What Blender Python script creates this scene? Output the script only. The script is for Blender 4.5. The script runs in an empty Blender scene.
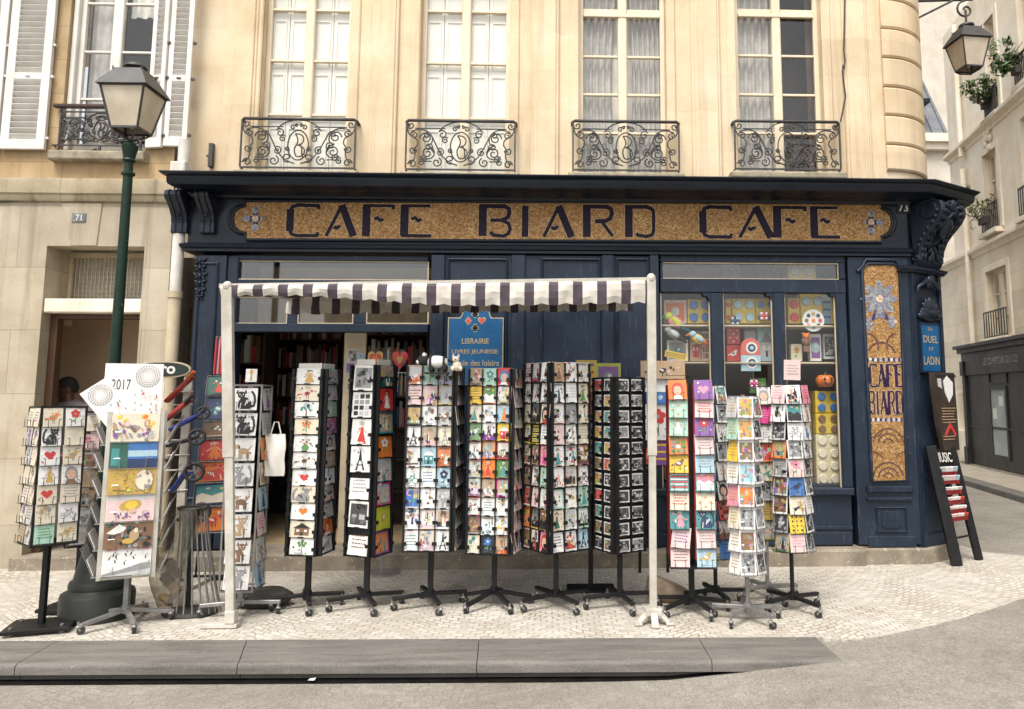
import bpy, bmesh, math, random
from mathutils import Vector, Matrix, noise
R = math.radians
rnd = random.Random(11)
scene = bpy.context.scene
COL = scene.collection

# ------------------------------------------------------------------ camera
IW, IH = 1024, 709
FPX, PPX, PPY = 780.0, 585.0, 305.0
TILT, YAW = math.atan(93 / 780.0), R(2.3)
CAM = Vector((0, 0, 1.6))
fw = Vector((math.sin(YAW) * math.cos(TILT), math.cos(YAW) * math.cos(TILT), math.sin(TILT)))
rt = Vector((math.cos(YAW), -math.sin(YAW), 0))
up = rt.cross(fw)
cd = bpy.data.cameras.new('camera')
cam = bpy.data.objects.new('camera', cd)
COL.objects.link(cam)
cam.matrix_world = Matrix(((rt.x, up.x, -fw.x, CAM.x), (rt.y, up.y, -fw.y, CAM.y), (rt.z, up.z, -fw.z, CAM.z), (0, 0, 0, 1)))
cd.sensor_width = 36
cd.lens = FPX * 36 / IW
cd.shift_x = -(PPX - IW / 2) / IW
cd.shift_y = -(IH / 2 - PPY) / IW
cd.clip_start, cd.clip_end = 0.05, 500
scene.camera = cam


def ray(px, py):
    return fw + rt * ((px - PPX) / FPX) - up * ((py - PPY) / FPX)


def at(px, py, Y):
    """the point of the vertical plane y = Y seen at a photo pixel"""
    d = ray(px, py)
    return CAM + d * ((Y - CAM.y) / d.y)


def gnd(px, py, z=0.0):
    d = ray(px, py)
    return CAM + d * ((z - CAM.z) / d.z)


def onp(px, py, p0, n):
    d = ray(px, py)
    return CAM + d * ((p0 - CAM).dot(n) / d.dot(n))


def rect(px0, py0, px1, py1, Y):
    mx, my = (px0 + px1) / 2, (py0 + py1) / 2
    return at(px0, my, Y).x, at(px1, my, Y).x, at(mx, py1, Y).z, at(mx, py0, Y).z


# ------------------------------------------------------------------ colour
def lin(c):
    return tuple((x / 12.92 if x <= 0.04045 else ((x + 0.055) / 1.055) ** 2.4) for x in c)


def rgb(r, g, b):
    return lin((r / 255, g / 255, b / 255))


# ------------------------------------------------------------------ materials
def newmat(name):
    m = bpy.data.materials.new(name)
    m.use_nodes = True
    nt = m.node_tree
    for n in list(nt.nodes):
        nt.nodes.remove(n)
    out = nt.nodes.new('ShaderNodeOutputMaterial')
    b = nt.nodes.new('ShaderNodeBsdfPrincipled')
    nt.links.new(b.outputs[0], out.inputs[0])
    return m, nt, b, out


def N(nt, typ, **kw):
    n = nt.nodes.new(typ)
    for k, v in kw.items():
        setattr(n, k, v)
    return n


def L(nt, a, b):
    nt.links.new(a, b)


def ramp(nt, fac, stops, interp='LINEAR'):
    r = N(nt, 'ShaderNodeValToRGB')
    r.color_ramp.interpolation = interp
    els = r.color_ramp.elements
    while len(els) < len(stops):
        els.new(0.5)
    for e, (p, c) in zip(els, stops):
        e.position = p
        e.color = (*c, 1) if len(c) == 3 else c
    L(nt, fac, r.inputs[0])
    return r.outputs[0]


def mixc(nt, fac, a, b, mode='MIX'):
    n = N(nt, 'ShaderNodeMix', data_type='RGBA', blend_type=mode)
    n.clamp_factor = True
    for sock, v in ((n.inputs[0], fac), (n.inputs[6], a), (n.inputs[7], b)):
        if hasattr(v, 'is_linked'):
            L(nt, v, sock)
        elif isinstance(v, (int, float)):
            sock.default_value = v
        else:
            sock.default_value = (*v, 1)
    return n.outputs[2]


def math_(nt, op, a, b=0.0, clamp=False):
    n = N(nt, 'ShaderNodeMath', operation=op, use_clamp=clamp)
    for s, v in zip(n.inputs, (a, b)):
        if hasattr(v, 'is_linked'):
            L(nt, v, s)
        else:
            s.default_value = v
    return n.outputs[0]


def pos(nt, sx=1, sy=1, sz=1):
    g = N(nt, 'ShaderNodeNewGeometry')
    mp = N(nt, 'ShaderNodeMapping')
    mp.inputs['Scale'].default_value = (sx, sy, sz)
    L(nt, g.outputs['Position'], mp.inputs['Vector'])
    return mp.outputs[0]


def noi(nt, vec, scale, detail=5, rough=0.55, dist=0.0):
    n = N(nt, 'ShaderNodeTexNoise')
    n.inputs['Scale'].default_value = scale
    n.inputs['Detail'].default_value = detail
    n.inputs['Roughness'].default_value = rough
    n.inputs['Distortion'].default_value = dist
    L(nt, vec, n.inputs['Vector'])
    return n.outputs[0]


def bump(nt, b, h, strength=0.3, dist=0.01):
    n = N(nt, 'ShaderNodeBump')
    n.inputs['Strength'].default_value = strength
    n.inputs['Distance'].default_value = dist
    L(nt, h, n.inputs['Height'])
    L(nt, n.outputs[0], b.inputs['Normal'])


def mat(name, c1, c2=None, scale=4, rough=0.6, bmp=0.0, bscale=80, metal=0.0, speck=None, spec=0.5, sz=1):
    m, nt, b, _ = newmat(name)
    v = pos(nt, 1, 1, sz)
    c2 = c2 or tuple(x * 0.8 for x in c1)
    f = noi(nt, v, scale, 6, 0.6)
    c = ramp(nt, f, [(0.36, c2), (0.64, c1)])
    if speck:
        f2 = noi(nt, v, speck[1], 4, 0.7)
        c = mixc(nt, math_(nt, 'GREATER_THAN', f2, speck[2]), c, speck[0])
    L(nt, c, b.inputs['Base Color'])
    b.inputs['Roughness'].default_value = rough
    b.inputs['Metallic'].default_value = metal
    b.inputs['Specular IOR Level'].default_value = spec
    if bmp:
        bump(nt, b, noi(nt, v, bscale, 4), bmp, 0.004)
    return m


def stone_mat(name, base, dark, light, bw=0.75, bh=0.36, joint=0.004, axis='x', streak=0.5, jointcol=None, off=(0, 0)):
    m, nt, b, _ = newmat(name)
    g = N(nt, 'ShaderNodeNewGeometry')
    sp = N(nt, 'ShaderNodeSeparateXYZ')
    L(nt, g.outputs['Position'], sp.inputs[0])
    cb = N(nt, 'ShaderNodeCombineXYZ')
    L(nt, math_(nt, 'ADD', sp.outputs['X' if axis == 'x' else 'Y'], off[0]), cb.inputs[0])
    L(nt, math_(nt, 'ADD', sp.outputs['Z'], off[1]), cb.inputs[1])
    br = N(nt, 'ShaderNodeTexBrick')
    L(nt, cb.outputs[0], br.inputs['Vector'])
    br.inputs['Scale'].default_value = 1
    br.inputs['Brick Width'].default_value = bw
    br.inputs['Row Height'].default_value = bh
    br.inputs['Mortar Size'].default_value = joint
    br.inputs['Mortar Smooth'].default_value = 0.4
    br.inputs['Color1'].default_value = (1, 1, 1, 1)
    br.inputs['Color2'].default_value = (0.86, 0.87, 0.88, 1)
    br.inputs['Mortar'].default_value = (1, 1, 1, 1)
    v = g.outputs['Position']
    f = noi(nt, v, 1.3, 8, 0.62)
    c = ramp(nt, f, [(0.3, dark), (0.52, base), (0.72, light)])
    c = mixc(nt, 1.0, c, br.outputs['Color'], 'MULTIPLY')
    # fine pitting
    f2 = noi(nt, v, 38, 5, 0.7)
    c = mixc(nt, math_(nt, 'MULTIPLY', math_(nt, 'SUBTRACT', f2, 0.55, True), 1.6, True), c, tuple(x * 0.55 for x in dark))
    # rain streaks
    f3 = noi(nt, pos(nt, 7, 7, 0.35), 1.0, 6, 0.65)
    st = math_(nt, 'MULTIPLY', math_(nt, 'SUBTRACT', f3, 0.52, True), 4.0 * streak, True)
    c = mixc(nt, st, c, tuple(x * 0.55 for x in dark))
    c = mixc(nt, math_(nt, 'MULTIPLY', br.outputs['Fac'], 0.6), c, jointcol or tuple(x * 0.6 for x in dark))
    L(nt, c, b.inputs['Base Color'])
    b.inputs['Roughness'].default_value = 0.88
    b.inputs['Specular IOR Level'].default_value = 0.25
    h = math_(nt, 'SUBTRACT', math_(nt, 'MULTIPLY', noi(nt, v, 30, 6, 0.7), 0.5), math_(nt, 'MULTIPLY', br.outputs['Fac'], 0.7))
    bump(nt, b, h, 0.45, 0.008)
    return m


def paint_mat(name, c, worn, rough=0.32, amount=0.6, bmp=0.12):
    """old gloss paint: faded patches, scuffs, worn arrises (pointiness)"""
    m, nt, b, _ = newmat(name)
    v = pos(nt)
    f = noi(nt, v, 2.3, 7, 0.6)
    cc = ramp(nt, f, [(0.3, tuple(x * 0.75 for x in c)), (0.7, tuple(min(1, x * 1.25) for x in c))])
    f2 = noi(nt, pos(nt, 9, 9, 1.2), 4.0, 7, 0.7)
    cc = mixc(nt, math_(nt, 'MULTIPLY', math_(nt, 'SUBTRACT', f2, 0.56, True), 3.0 * amount, True), cc, worn)
    f3 = noi(nt, v, 45, 3, 0.8)
    cc = mixc(nt, math_(nt, 'MULTIPLY', math_(nt, 'GREATER_THAN', f3, 0.71), 0.6 * amount), cc, worn)
    b.inputs['Specular IOR Level'].default_value = 0.32
    L(nt, cc, b.inputs['Base Color'])
    L(nt, ramp(nt, f, [(0.3, (rough * 0.8,) * 3), (0.7, (min(1, rough * 1.5),) * 3)]), b.inputs['Roughness'])
    bump(nt, b, noi(nt, pos(nt, 1, 1, 0.25), 26, 5), bmp, 0.004)
    return m


def glass_mat(name, tint=(1, 1, 1), rough=0.02, extra=0.0):
    m, nt, b, out = newmat(name)
    nt.nodes.remove(b)
    tr = N(nt, 'ShaderNodeBsdfTransparent')
    tr.inputs[0].default_value = (*tint, 1)
    gl = N(nt, 'ShaderNodeBsdfGlossy')
    gl.inputs['Roughness'].default_value = rough
    lw = N(nt, 'ShaderNodeLayerWeight')
    lw.inputs[0].default_value = 0.5
    mx = N(nt, 'ShaderNodeMixShader')
    fr = math_(nt, 'ADD', math_(nt, 'MULTIPLY', math_(nt, 'POWER', lw.outputs['Facing'], 5), 0.9), 0.045 + extra, True)
    L(nt, fr, mx.inputs[0])
    L(nt, tr.outputs[0], mx.inputs[1])
    L(nt, gl.outputs[0], mx.inputs[2])
    L(nt, mx.outputs[0], out.inputs[0])
    return m


def attr_mat(name, rough=0.45, coat=0.0, fab=0.0):
    m, nt, b, _ = newmat(name)
    a = N(nt, 'ShaderNodeAttribute', attribute_name='Col')
    c = a.outputs['Color']
    f = noi(nt, pos(nt), 24, 4, 0.6)
    c = mixc(nt, 1.0, c, ramp(nt, f, [(0.3, (0.86, 0.85, 0.83)), (0.7, (1, 1, 1))]), 'MULTIPLY')
    if fab:
        f2 = noi(nt, pos(nt), 5, 6, 0.6)
        c = mixc(nt, 1.0, c, ramp(nt, f2, [(0.3, (0.72, 0.7, 0.66)), (0.6, (1, 1, 1))]), 'MULTIPLY')
        bump(nt, b, noi(nt, pos(nt), 14, 4), 0.4, 0.01)
    L(nt, c, b.inputs['Base Color'])
    b.inputs['Roughness'].default_value = rough
    b.inputs['Coat Weight'].default_value = coat
    b.inputs['Coat Roughness'].default_value = 0.15
    return m


# ------------------------------------------------------------------ mesh builder
class MB:
    def __init__(self):
        self.v, self.f, self.c = [], [], []
        self.col = None

    def add(self, vs, fs, col=None):
        o = len(self.v)
        self.v += [Vector(p) for p in vs]
        for f in fs:
            self.f.append([i + o for i in f])
            self.c.append(col or self.col)
        return o

    def box(self, x0, x1, y0, y1, z0, z1, col=None):
        x0, x1 = min(x0, x1), max(x0, x1)
        y0, y1 = min(y0, y1), max(y0, y1)
        z0, z1 = min(z0, z1), max(z0, z1)
        return self.add([(x0, y0, z0), (x1, y0, z0), (x1, y1, z0), (x0, y1, z0), (x0, y0, z1), (x1, y0, z1), (x1, y1, z1), (x0, y1, z1)],
                 [(0, 3, 2, 1), (4, 5, 6, 7), (0, 1, 5, 4), (1, 2, 6, 5), (2, 3, 7, 6), (3, 0, 4, 7)], col)

    def bbox(self, x0, x1, y0, y1, z0, z1, b=0.006, col=None):
        """box with its front (-y) edges chamfered"""
        y1b = y1
        o = self.add([(x0, y0 + b, z0), (x1, y0 + b, z0), (x1, y0 + b, z1), (x0, y0 + b, z1),
                      (x0 + b, y0, z0 + b), (x1 - b, y0, z0 + b), (x1 - b, y0, z1 - b), (x0 + b, y0, z1 - b),
                      (x0, y1b, z0), (x1, y1b, z0), (x1, y1b, z1), (x0, y1b, z1)],
                     [(4, 5, 6, 7), (0, 1, 5, 4), (1, 2, 6, 5), (2, 3, 7, 6), (3, 0, 4, 7),
                      (8, 9, 1, 0), (9, 10, 2, 1), (10, 11, 3, 2), (11, 8, 0, 3), (11, 10, 9, 8)], col)
        return o

    def obox(self, M, sx, sy, sz, col=None):
        vs = []
        for z in (-sz / 2, sz / 2):
            for x, y in ((-sx / 2, -sy / 2), (sx / 2, -sy / 2), (sx / 2, sy / 2), (-sx / 2, sy / 2)):
                vs.append(M @ Vector((x, y, z)))
        return self.add(vs, [(0, 3, 2, 1), (4, 5, 6, 7), (0, 1, 5, 4), (1, 2, 6, 5), (2, 3, 7, 6), (3, 0, 4, 7)], col)

    def bar(self, a, b, w, d, col=None, upv=Vector((0, 0, 1))):
        a, b = Vector(a), Vector(b)
        z = (b - a).normalized()
        if abs(z.dot(upv)) > 0.99:
            upv = Vector((0, 1, 0))
        x = upv.cross(z).normalized()
        y = z.cross(x)
        M = Matrix(((x.x, y.x, z.x, 0), (x.y, y.y, z.y, 0), (x.z, y.z, z.z, 0), (0, 0, 0, 1)))
        return self.obox(Matrix.Translation((a + b) / 2) @ M, w, d, (b - a).length, col)

    def prism(self, pts, y0, y1, col=None):
        """polygon in (x, z), counter-clockwise seen from -y, from y0 (front) to y1"""
        n = len(pts)
        ar = sum(pts[i][0] * pts[(i + 1) % n][1] - pts[(i + 1) % n][0] * pts[i][1] for i in range(n))
        if ar < 0:
            pts = pts[::-1]
        vs = [(x, y0, z) for x, z in pts] + [(x, y1, z) for x, z in pts]
        fs = [list(range(n)), list(range(2 * n - 1, n - 1, -1))]
        for i in range(n):
            j = (i + 1) % n
            fs.append((i, i + n, j + n, j))
        return self.add(vs, fs, col)

    def flat(self, pts, y, col=None):
        n = len(pts)
        ar = sum(pts[i][0] * pts[(i + 1) % n][1] - pts[(i + 1) % n][0] * pts[i][1] for i in range(n))
        if ar < 0:
            pts = pts[::-1]
        return self.add([(x, y, z) for x, z in pts], [list(range(n))], col)

    def tube(self, pts, r, n=8, col=None, closed=False, sq=1.0):
        pts = [Vector(p) for p in pts]
        m = len(pts)
        rr = r if isinstance(r, (list, tuple)) else [r] * m
        vs, fs = [], []
        pu = None
        for i, p in enumerate(pts):
            a = pts[(i - 1) % m] if closed or i > 0 else p
            b = pts[(i + 1) % m] if closed or i < m - 1 else p
            t = (b - a).normalized() if (b - a).length > 1e-9 else Vector((0, 0, 1))
            if pu is None:
                ref = Vector((0, 0, 1)) if abs(t.z) < 0.9 else Vector((1, 0, 0))
                u = ref.cross(t).normalized()
            else:
                u = (pu - t * pu.dot(t))
                u = u.normalized() if u.length > 1e-6 else t.orthogonal().normalized()
            w = t.cross(u)
            pu = u
            for k in range(n):
                ang = 2 * math.pi * k / n
                vs.append(p + (u * math.cos(ang) + w * math.sin(ang) * sq) * rr[i])
        for i in range(m if closed else m - 1):
            j = (i + 1) % m
            for k in range(n):
                k2 = (k + 1) % n
                fs.append((i * n + k, i * n + k2, j * n + k2, j * n + k))
        if not closed:
            fs.append(list(range(n - 1, -1, -1)))
            fs.append([(m - 1) * n + k for k in range(n)])
        return self.add(vs, fs, col)

    def lathe(self, prof, c, n=24, col=None, a0=0.0, sx=1, sy=1):
        c = Vector(c)
        vs, fs = [], []
        for r, z in prof:
            for k in range(n):
                a = a0 + 2 * math.pi * k / n
                vs.append(c + Vector((r * math.cos(a) * sx, r * math.sin(a) * sy, z)))
        for i in range(len(prof) - 1):
            for k in range(n):
                k2 = (k + 1) % n
                fs.append((i * n + k, i * n + k2, (i + 1) * n + k2, (i + 1) * n + k))
        fs.append(list(range(n - 1, -1, -1)))
        fs.append([(len(prof) - 1) * n + k for k in range(n)])
        return self.add(vs, fs, col)

    def ball(self, c, rx, ry=None, rz=None, seg=12, rings=8, M=None, col=None):
        ry = rx if ry is None else ry
        rz = rx if rz is None else rz
        c = Vector(c)
        vs, fs = [Vector((0, 0, -1))], []
        for i in range(1, rings):
            ph = -math.pi / 2 + math.pi * i / rings
            for k in range(seg):
                a = 2 * math.pi * k / seg
                vs.append(Vector((math.cos(ph) * math.cos(a), math.cos(ph) * math.sin(a), math.sin(ph))))
        vs.append(Vector((0, 0, 1)))
        out = []
        for p in vs:
            q = Vector((p.x * rx, p.y * ry, p.z * rz))
            if M is not None:
                q = M @ q
            out.append(c + q)
        for k in range(seg):
            fs.append((0, 1 + (k + 1) % seg, 1 + k))
            fs.append((len(vs) - 1, 1 + (rings - 2) * seg + k, 1 + (rings - 2) * seg + (k + 1) % seg))
        for i in range(rings - 2):
            for k in range(seg):
                k2 = (k + 1) % seg
                fs.append((1 + i * seg + k, 1 + i * seg + k2, 1 + (i + 1) * seg + k2, 1 + (i + 1) * seg + k))
        return self.add(out, fs, col)

    def sweep(self, path, prof, caps=True, col=None):
        """profile [(outward offset, z)] mitred along a plan path [(x, y)]; outward is to the right of travel"""
        P = [Vector((p[0], p[1])) for p in path]
        m, n = len(P), len(prof)
        offs = []
        for i in range(m):
            d0 = (P[i] - P[i - 1]).normalized() if i > 0 else (P[1] - P[0]).normalized()
            d1 = (P[i + 1] - P[i]).normalized() if i < m - 1 else d0
            n0, n1 = Vector((d0.y, -d0.x)), Vector((d1.y, -d1.x))
            b = (n0 + n1).normalized()
            offs.append(b / max(0.2, b.dot(n0)))
        vs, fs = [], []
        for i in range(m):
            for o, z in prof:
                q = P[i] + offs[i] * o
                vs.append((q.x, q.y, z))
        for i in range(m - 1):
            for k in range(n - 1):
                a = i * n + k
                fs.append((a, a + 1, a + n + 1, a + n))
        if caps:
            fs.append(list(range(n)))
            fs.append([(m - 1) * n + k for k in range(n - 1, -1, -1)])
        return self.add(vs, fs, col)

    def wall(self, x0, x1, z0, z1, y, holes, depth):
        xs = sorted({x0, x1, *[h[0] for h in holes], *[h[1] for h in holes]})
        zs = sorted({z0, z1, *[h[2] for h in holes], *[h[3] for h in holes]})
        for a, b in zip(xs, xs[1:]):
            for c, d in zip(zs, zs[1:]):
                mx, mz = (a + b) / 2, (c + d) / 2
                if any(h[0] < mx < h[1] and h[2] < mz < h[3] for h in holes):
                    continue
                self.add([(a, y, c), (b, y, c), (b, y, d), (a, y, d)], [(0, 1, 2, 3)])
        for h in holes:
            a, b, c, d = h[:4]
            e = y + (h[4] if len(h) > 4 else depth)
            self.add([(a, y, c), (a, y, d), (a, e, d), (a, e, c)], [(0, 1, 2, 3)])
            self.add([(b, y, c), (b, e, c), (b, e, d), (b, y, d)], [(0, 1, 2, 3)])
            self.add([(a, y, d), (b, y, d), (b, e, d), (a, e, d)], [(0, 1, 2, 3)])
            self.add([(a, y, c), (a, e, c), (b, e, c), (b, y, c)], [(0, 1, 2, 3)])

    def merge(self):
        """weld equal corners"""
        seen, idx, vs = {}, [], []
        for p in self.v:
            k = (round(p.x, 4), round(p.y, 4), round(p.z, 4))
            if k not in seen:
                seen[k] = len(vs)
                vs.append(p)
            idx.append(seen[k])
        self.v = vs
        self.f = [[idx[i] for i in f] for f in self.f]

    def xf(self, M, start=0):
        for i in range(start, len(self.v)):
            self.v[i] = M @ self.v[i]
        return self

    def build(self, name, material, parent=None, smooth=None, origin=None, local=False):
        """ONE mesh object; vertices are world positions unless local"""
        me = bpy.data.meshes.new(name)
        vs = self.v
        if origin is None:
            if local:
                origin = Vector((0, 0, 0))
            else:
                lo = [min(p[i] for p in vs) for i in range(3)]
                hi = [max(p[i] for p in vs) for i in range(3)]
                origin = Vector(((lo[0] + hi[0]) / 2, (lo[1] + hi[1]) / 2, lo[2]))
        origin = Vector(origin)
        me.from_pydata([p - origin for p in vs], [], self.f)
        if any(c is not None for c in self.c):
            a = me.color_attributes.new('Col', 'FLOAT_COLOR', 'CORNER')
            buf = []
            for f, c in zip(self.f, self.c):
                c = c or (0.5, 0.5, 0.5)
                buf += [c[0], c[1], c[2], 1.0] * len(f)
            a.data.foreach_set('color', buf)
        if smooth is not None:
            me.shade_smooth()
            me.set_sharp_from_angle(angle=R(smooth))
        me.materials.append(material)
        o = bpy.data.objects.new(name, me)
        COL.objects.link(o)
        o.location = origin
        if parent is not None:
            o.parent = parent
            if not local:
                o.location = origin - wloc(parent)
        return o


def wloc(o):
    p = Vector(o.location)
    while o.parent is not None:
        o = o.parent
        p += o.location
    return p


def fixn(o):
    """make the normals consistent"""
    bm = bmesh.new()
    bm.from_mesh(o.data)
    bmesh.ops.recalc_face_normals(bm, faces=bm.faces)
    bm.to_mesh(o.data)
    bm.free()
    return o


def thing(name, label, cat, loc, group=None):
    o = bpy.data.objects.new(name, None)
    COL.objects.link(o)
    o.empty_display_size = 0.1
    o.location = loc
    return tag(o, label, cat, group)


def tag(o, label=None, cat=None, group=None, kind=None):
    if label:
        o['label'] = label
    if cat:
        o['category'] = cat
    if group:
        o['group'] = group
    if kind:
        o['kind'] = kind
    return o


def bevel(o, w=0.004, seg=2):
    m = o.modifiers.new('bevel', 'BEVEL')
    m.width, m.segments, m.limit_method = w, seg, 'ANGLE'
    m.angle_limit = R(40)
    return o


def remesh(o, vox=0.012, sm=4):
    m = o.modifiers.new('remesh', 'REMESH')
    m.mode, m.voxel_size, m.use_smooth_shade = 'VOXEL', vox, True
    if sm:
        s = o.modifiers.new('smooth', 'SMOOTH')
        s.iterations, s.factor = sm, 0.5
    return o


def text(s, width, height, M, material, name, parent, extrude=0.002, bold=0.0, sx=None):
    """flat lettering centred on M's origin, lying in M's xz plane, facing M's -y"""
    cu = bpy.data.curves.new('lettering', 'FONT')
    cu.body = s
    cu.size = 1.0
    cu.align_x = 'CENTER'
    cu.extrude = 0.0
    cu.offset = bold
    cu.resolution_u = 3
    t = bpy.data.objects.new('lettering', cu)
    COL.objects.link(t)
    dg = bpy.context.evaluated_depsgraph_get()
    me = bpy.data.meshes.new_from_object(t.evaluated_get(dg))
    bpy.data.objects.remove(t)
    vs = [v.co.copy() for v in me.vertices]
    lo = [min(v[i] for v in vs) for i in range(2)]
    hi = [max(v[i] for v in vs) for i in range(2)]
    kx = width / (hi[0] - lo[0])
    ky = height / (hi[1] - lo[1])
    mb = MB()
    front = [M @ Vector(((v.x - (lo[0] + hi[0]) / 2) * kx, -extrude, (v.y - (lo[1] + hi[1]) / 2) * ky)) for v in vs]
    mb.add(front, [list(p.vertices) for p in me.polygons])
    bpy.data.meshes.remove(me)
    return mb.build(name, material, parent)
# ================================================================== MATERIALS
Mt = {}
Mt['wall'] = stone_mat('upper limestone', (0.70, 0.56, 0.38), (0.575, 0.43, 0.265), (0.76, 0.645, 0.48), 1.15, 0.42, 0.0022, streak=0.6, jointcol=(0.60, 0.47, 0.31))
Mt['wall_old'] = stone_mat('old limestone', (0.46, 0.33, 0.185), (0.30, 0.20, 0.10), (0.56, 0.44, 0.28), 0.9, 0.36, 0.004, streak=0.8)
Mt['ashlar'] = stone_mat('ground floor ashlar', (0.45, 0.385, 0.285), (0.33, 0.27, 0.185), (0.52, 0.46, 0.36), 1.25, 0.62, 0.004, streak=0.75, off=(0.3, 0.22))
Mt['string'] = stone_mat('string course stone', (0.36, 0.30, 0.20), (0.20, 0.16, 0.10), (0.46, 0.40, 0.29), 0.7, 2.0, 0.004, streak=1.3)
Mt['far_stone'] = stone_mat('far cream render', (0.76, 0.67, 0.52), (0.66, 0.56, 0.41), (0.82, 0.75, 0.62), 3.0, 0.37, 0.006, axis='y', streak=0.35)
Mt['far_plain'] = stone_mat('far smooth render', (0.79, 0.71, 0.575), (0.70, 0.60, 0.455), (0.84, 0.78, 0.66), 60, 60, 0.0, axis='y', streak=0.45)
Mt['white_render'] = stone_mat('white render', (0.62, 0.56, 0.47), (0.52, 0.45, 0.36), (0.68, 0.63, 0.545), 50, 50, 0, streak=0.4)
Mt['sill'] = mat('sill stone', (0.36, 0.31, 0.22), (0.20, 0.17, 0.12), 9, 0.9, 0.4, 50)
Mt['plinth'] = mat('plinth stone', (0.30, 0.255, 0.19), (0.17, 0.14, 0.105), 4, 0.85, 0.5, 40, speck=((0.42, 0.37, 0.29), 20, 0.62))
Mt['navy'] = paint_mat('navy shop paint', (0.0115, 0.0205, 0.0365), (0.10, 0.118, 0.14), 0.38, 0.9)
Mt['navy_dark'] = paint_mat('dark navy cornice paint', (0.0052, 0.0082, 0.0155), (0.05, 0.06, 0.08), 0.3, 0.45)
Mt['carve'] = paint_mat('carved navy', (0.011, 0.016, 0.028), (0.09, 0.11, 0.14), 0.28, 0.5)
Mt['white_paint'] = mat('white joinery paint', (0.70, 0.67, 0.61), (0.60, 0.57, 0.51), 3, 0.45, 0.05, 60)
Mt['cream_paint'] = mat('cream window paint', (0.72, 0.62, 0.46), (0.64, 0.54, 0.39), 3, 0.45, 0.05, 60)
Mt['shutter'] = mat('shutter paint', (0.70, 0.68, 0.64), (0.6, 0.57, 0.52), 5, 0.55, 0.08, 60)
Mt['inner_shutter'] = mat('indoor shutter paint', (0.82, 0.79, 0.72), (0.76, 0.73, 0.65), 4, 0.6)
Mt['curtain_grey'] = mat('grey curtain', (0.52, 0.49, 0.45), (0.38, 0.36, 0.33), 8, 0.9)
Mt['curtain_white'] = mat('white curtain', (0.75, 0.73, 0.68), (0.6, 0.58, 0.53), 8, 0.9)
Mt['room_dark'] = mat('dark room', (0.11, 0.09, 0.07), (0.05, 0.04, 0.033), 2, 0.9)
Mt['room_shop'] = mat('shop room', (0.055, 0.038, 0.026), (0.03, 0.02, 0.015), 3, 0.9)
Mt['room_beige'] = mat('beige lobby', (0.72, 0.58, 0.42), (0.64, 0.50, 0.36), 2, 0.85)
Mt['iron'] = mat('black ironwork', (0.028, 0.026, 0.024), (0.05, 0.045, 0.04), 14, 0.5, 0.2, 90, metal=0.0)
Mt['black'] = mat('black metal', (0.0065, 0.0065, 0.007), (0.013, 0.013, 0.0135), 9, 0.45, spec=0.3)
Mt['grey_metal'] = mat('grey metal', (0.30, 0.29, 0.275), (0.20, 0.195, 0.185), 14, 0.38, 0.05, 80, metal=0.55)
Mt['wire'] = mat('chrome wire', (0.50, 0.49, 0.47), (0.36, 0.35, 0.34), 20, 0.3, metal=0.8)
Mt['dark_wire'] = mat('dark wire', (0.045, 0.045, 0.046), (0.03, 0.03, 0.03), 20, 0.4)
Mt['white_metal'] = mat('white post paint', (0.52, 0.49, 0.43), (0.38, 0.35, 0.29), 6, 0.45, 0.1, 40)
Mt['rubber'] = mat('rubber', (0.02, 0.02, 0.02), (0.035, 0.035, 0.033), 12, 0.7)
Mt['lamp_green'] = mat('lamp post green', (0.0045, 0.023, 0.0125), (0.003, 0.014, 0.008), 8, 0.45, 0.25, 40, speck=((0.30, 0.33, 0.30), 26, 0.69), spec=0.3)
Mt['lamp_base'] = mat('lamp base dark green', (0.012, 0.016, 0.012), (0.022, 0.024, 0.019), 6, 0.55, 0.3, 40)
Mt['lamp_metal'] = mat('lantern metal', (0.032, 0.030, 0.028), (0.055, 0.052, 0.047), 8, 0.5, 0.15, 60)
Mt['brown_wood'] = mat('brown door wood', (0.085, 0.042, 0.018), (0.055, 0.026, 0.012), 6, 0.5, 0.1, 40, sz=0.2)
Mt['dark_wood'] = mat('shelf wood', (0.06, 0.035, 0.02), (0.03, 0.018, 0.01), 6, 0.6)
Mt['pale_wood'] = mat('pale boards', (0.42, 0.31, 0.18), (0.33, 0.23, 0.13), 6, 0.6, sz=6)
Mt['far_black'] = paint_mat('charcoal shop paint', (0.026, 0.024, 0.021), (0.07, 0.065, 0.06), 0.4, 0.4)
Mt['slate'] = mat('zinc roof', (0.16, 0.17, 0.18), (0.11, 0.115, 0.125), 5, 0.5, 0.1, 40)
Mt['pipe_white'] = mat('white pipe', (0.70, 0.67, 0.61), (0.52, 0.48, 0.42), 4, 0.5, 0.1, 40)
Mt['pipe_cream'] = mat('cream pipe', (0.56, 0.47, 0.32), (0.42, 0.34, 0.23), 4, 0.55, 0.1, 40)
Mt['boulder'] = mat('dark boulder', (0.05, 0.043, 0.035), (0.028, 0.024, 0.02), 12, 0.8, 0.6, 40)
Mt['brown_stone'] = mat('brown stone', (0.27, 0.21, 0.14), (0.15, 0.11, 0.075), 10, 0.85, 0.6, 40)
Mt['glass'] = glass_mat('window glass', (0.95, 0.96, 0.95), 0.015, 0.03)
Mt['shop_glass'] = glass_mat('shop glass', (0.96, 0.97, 0.96), 0.015, 0.03)
Mt['transom_glass'] = glass_mat('transom glass', (0.85, 0.85, 0.8), 0.04, 0.10)
Mt['bag_plastic'] = glass_mat('clear bin bag', (0.72, 0.70, 0.64), 0.18, 0.12)
Mt['print'] = attr_mat('printed card', 0.42, 0.15)
Mt['flatprint'] = attr_mat('painted print', 0.5)
Mt['fabric'] = attr_mat('awning canvas', 0.85, 0, 1)
Mt['plush'] = attr_mat('plush cloth', 0.95)
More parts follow.
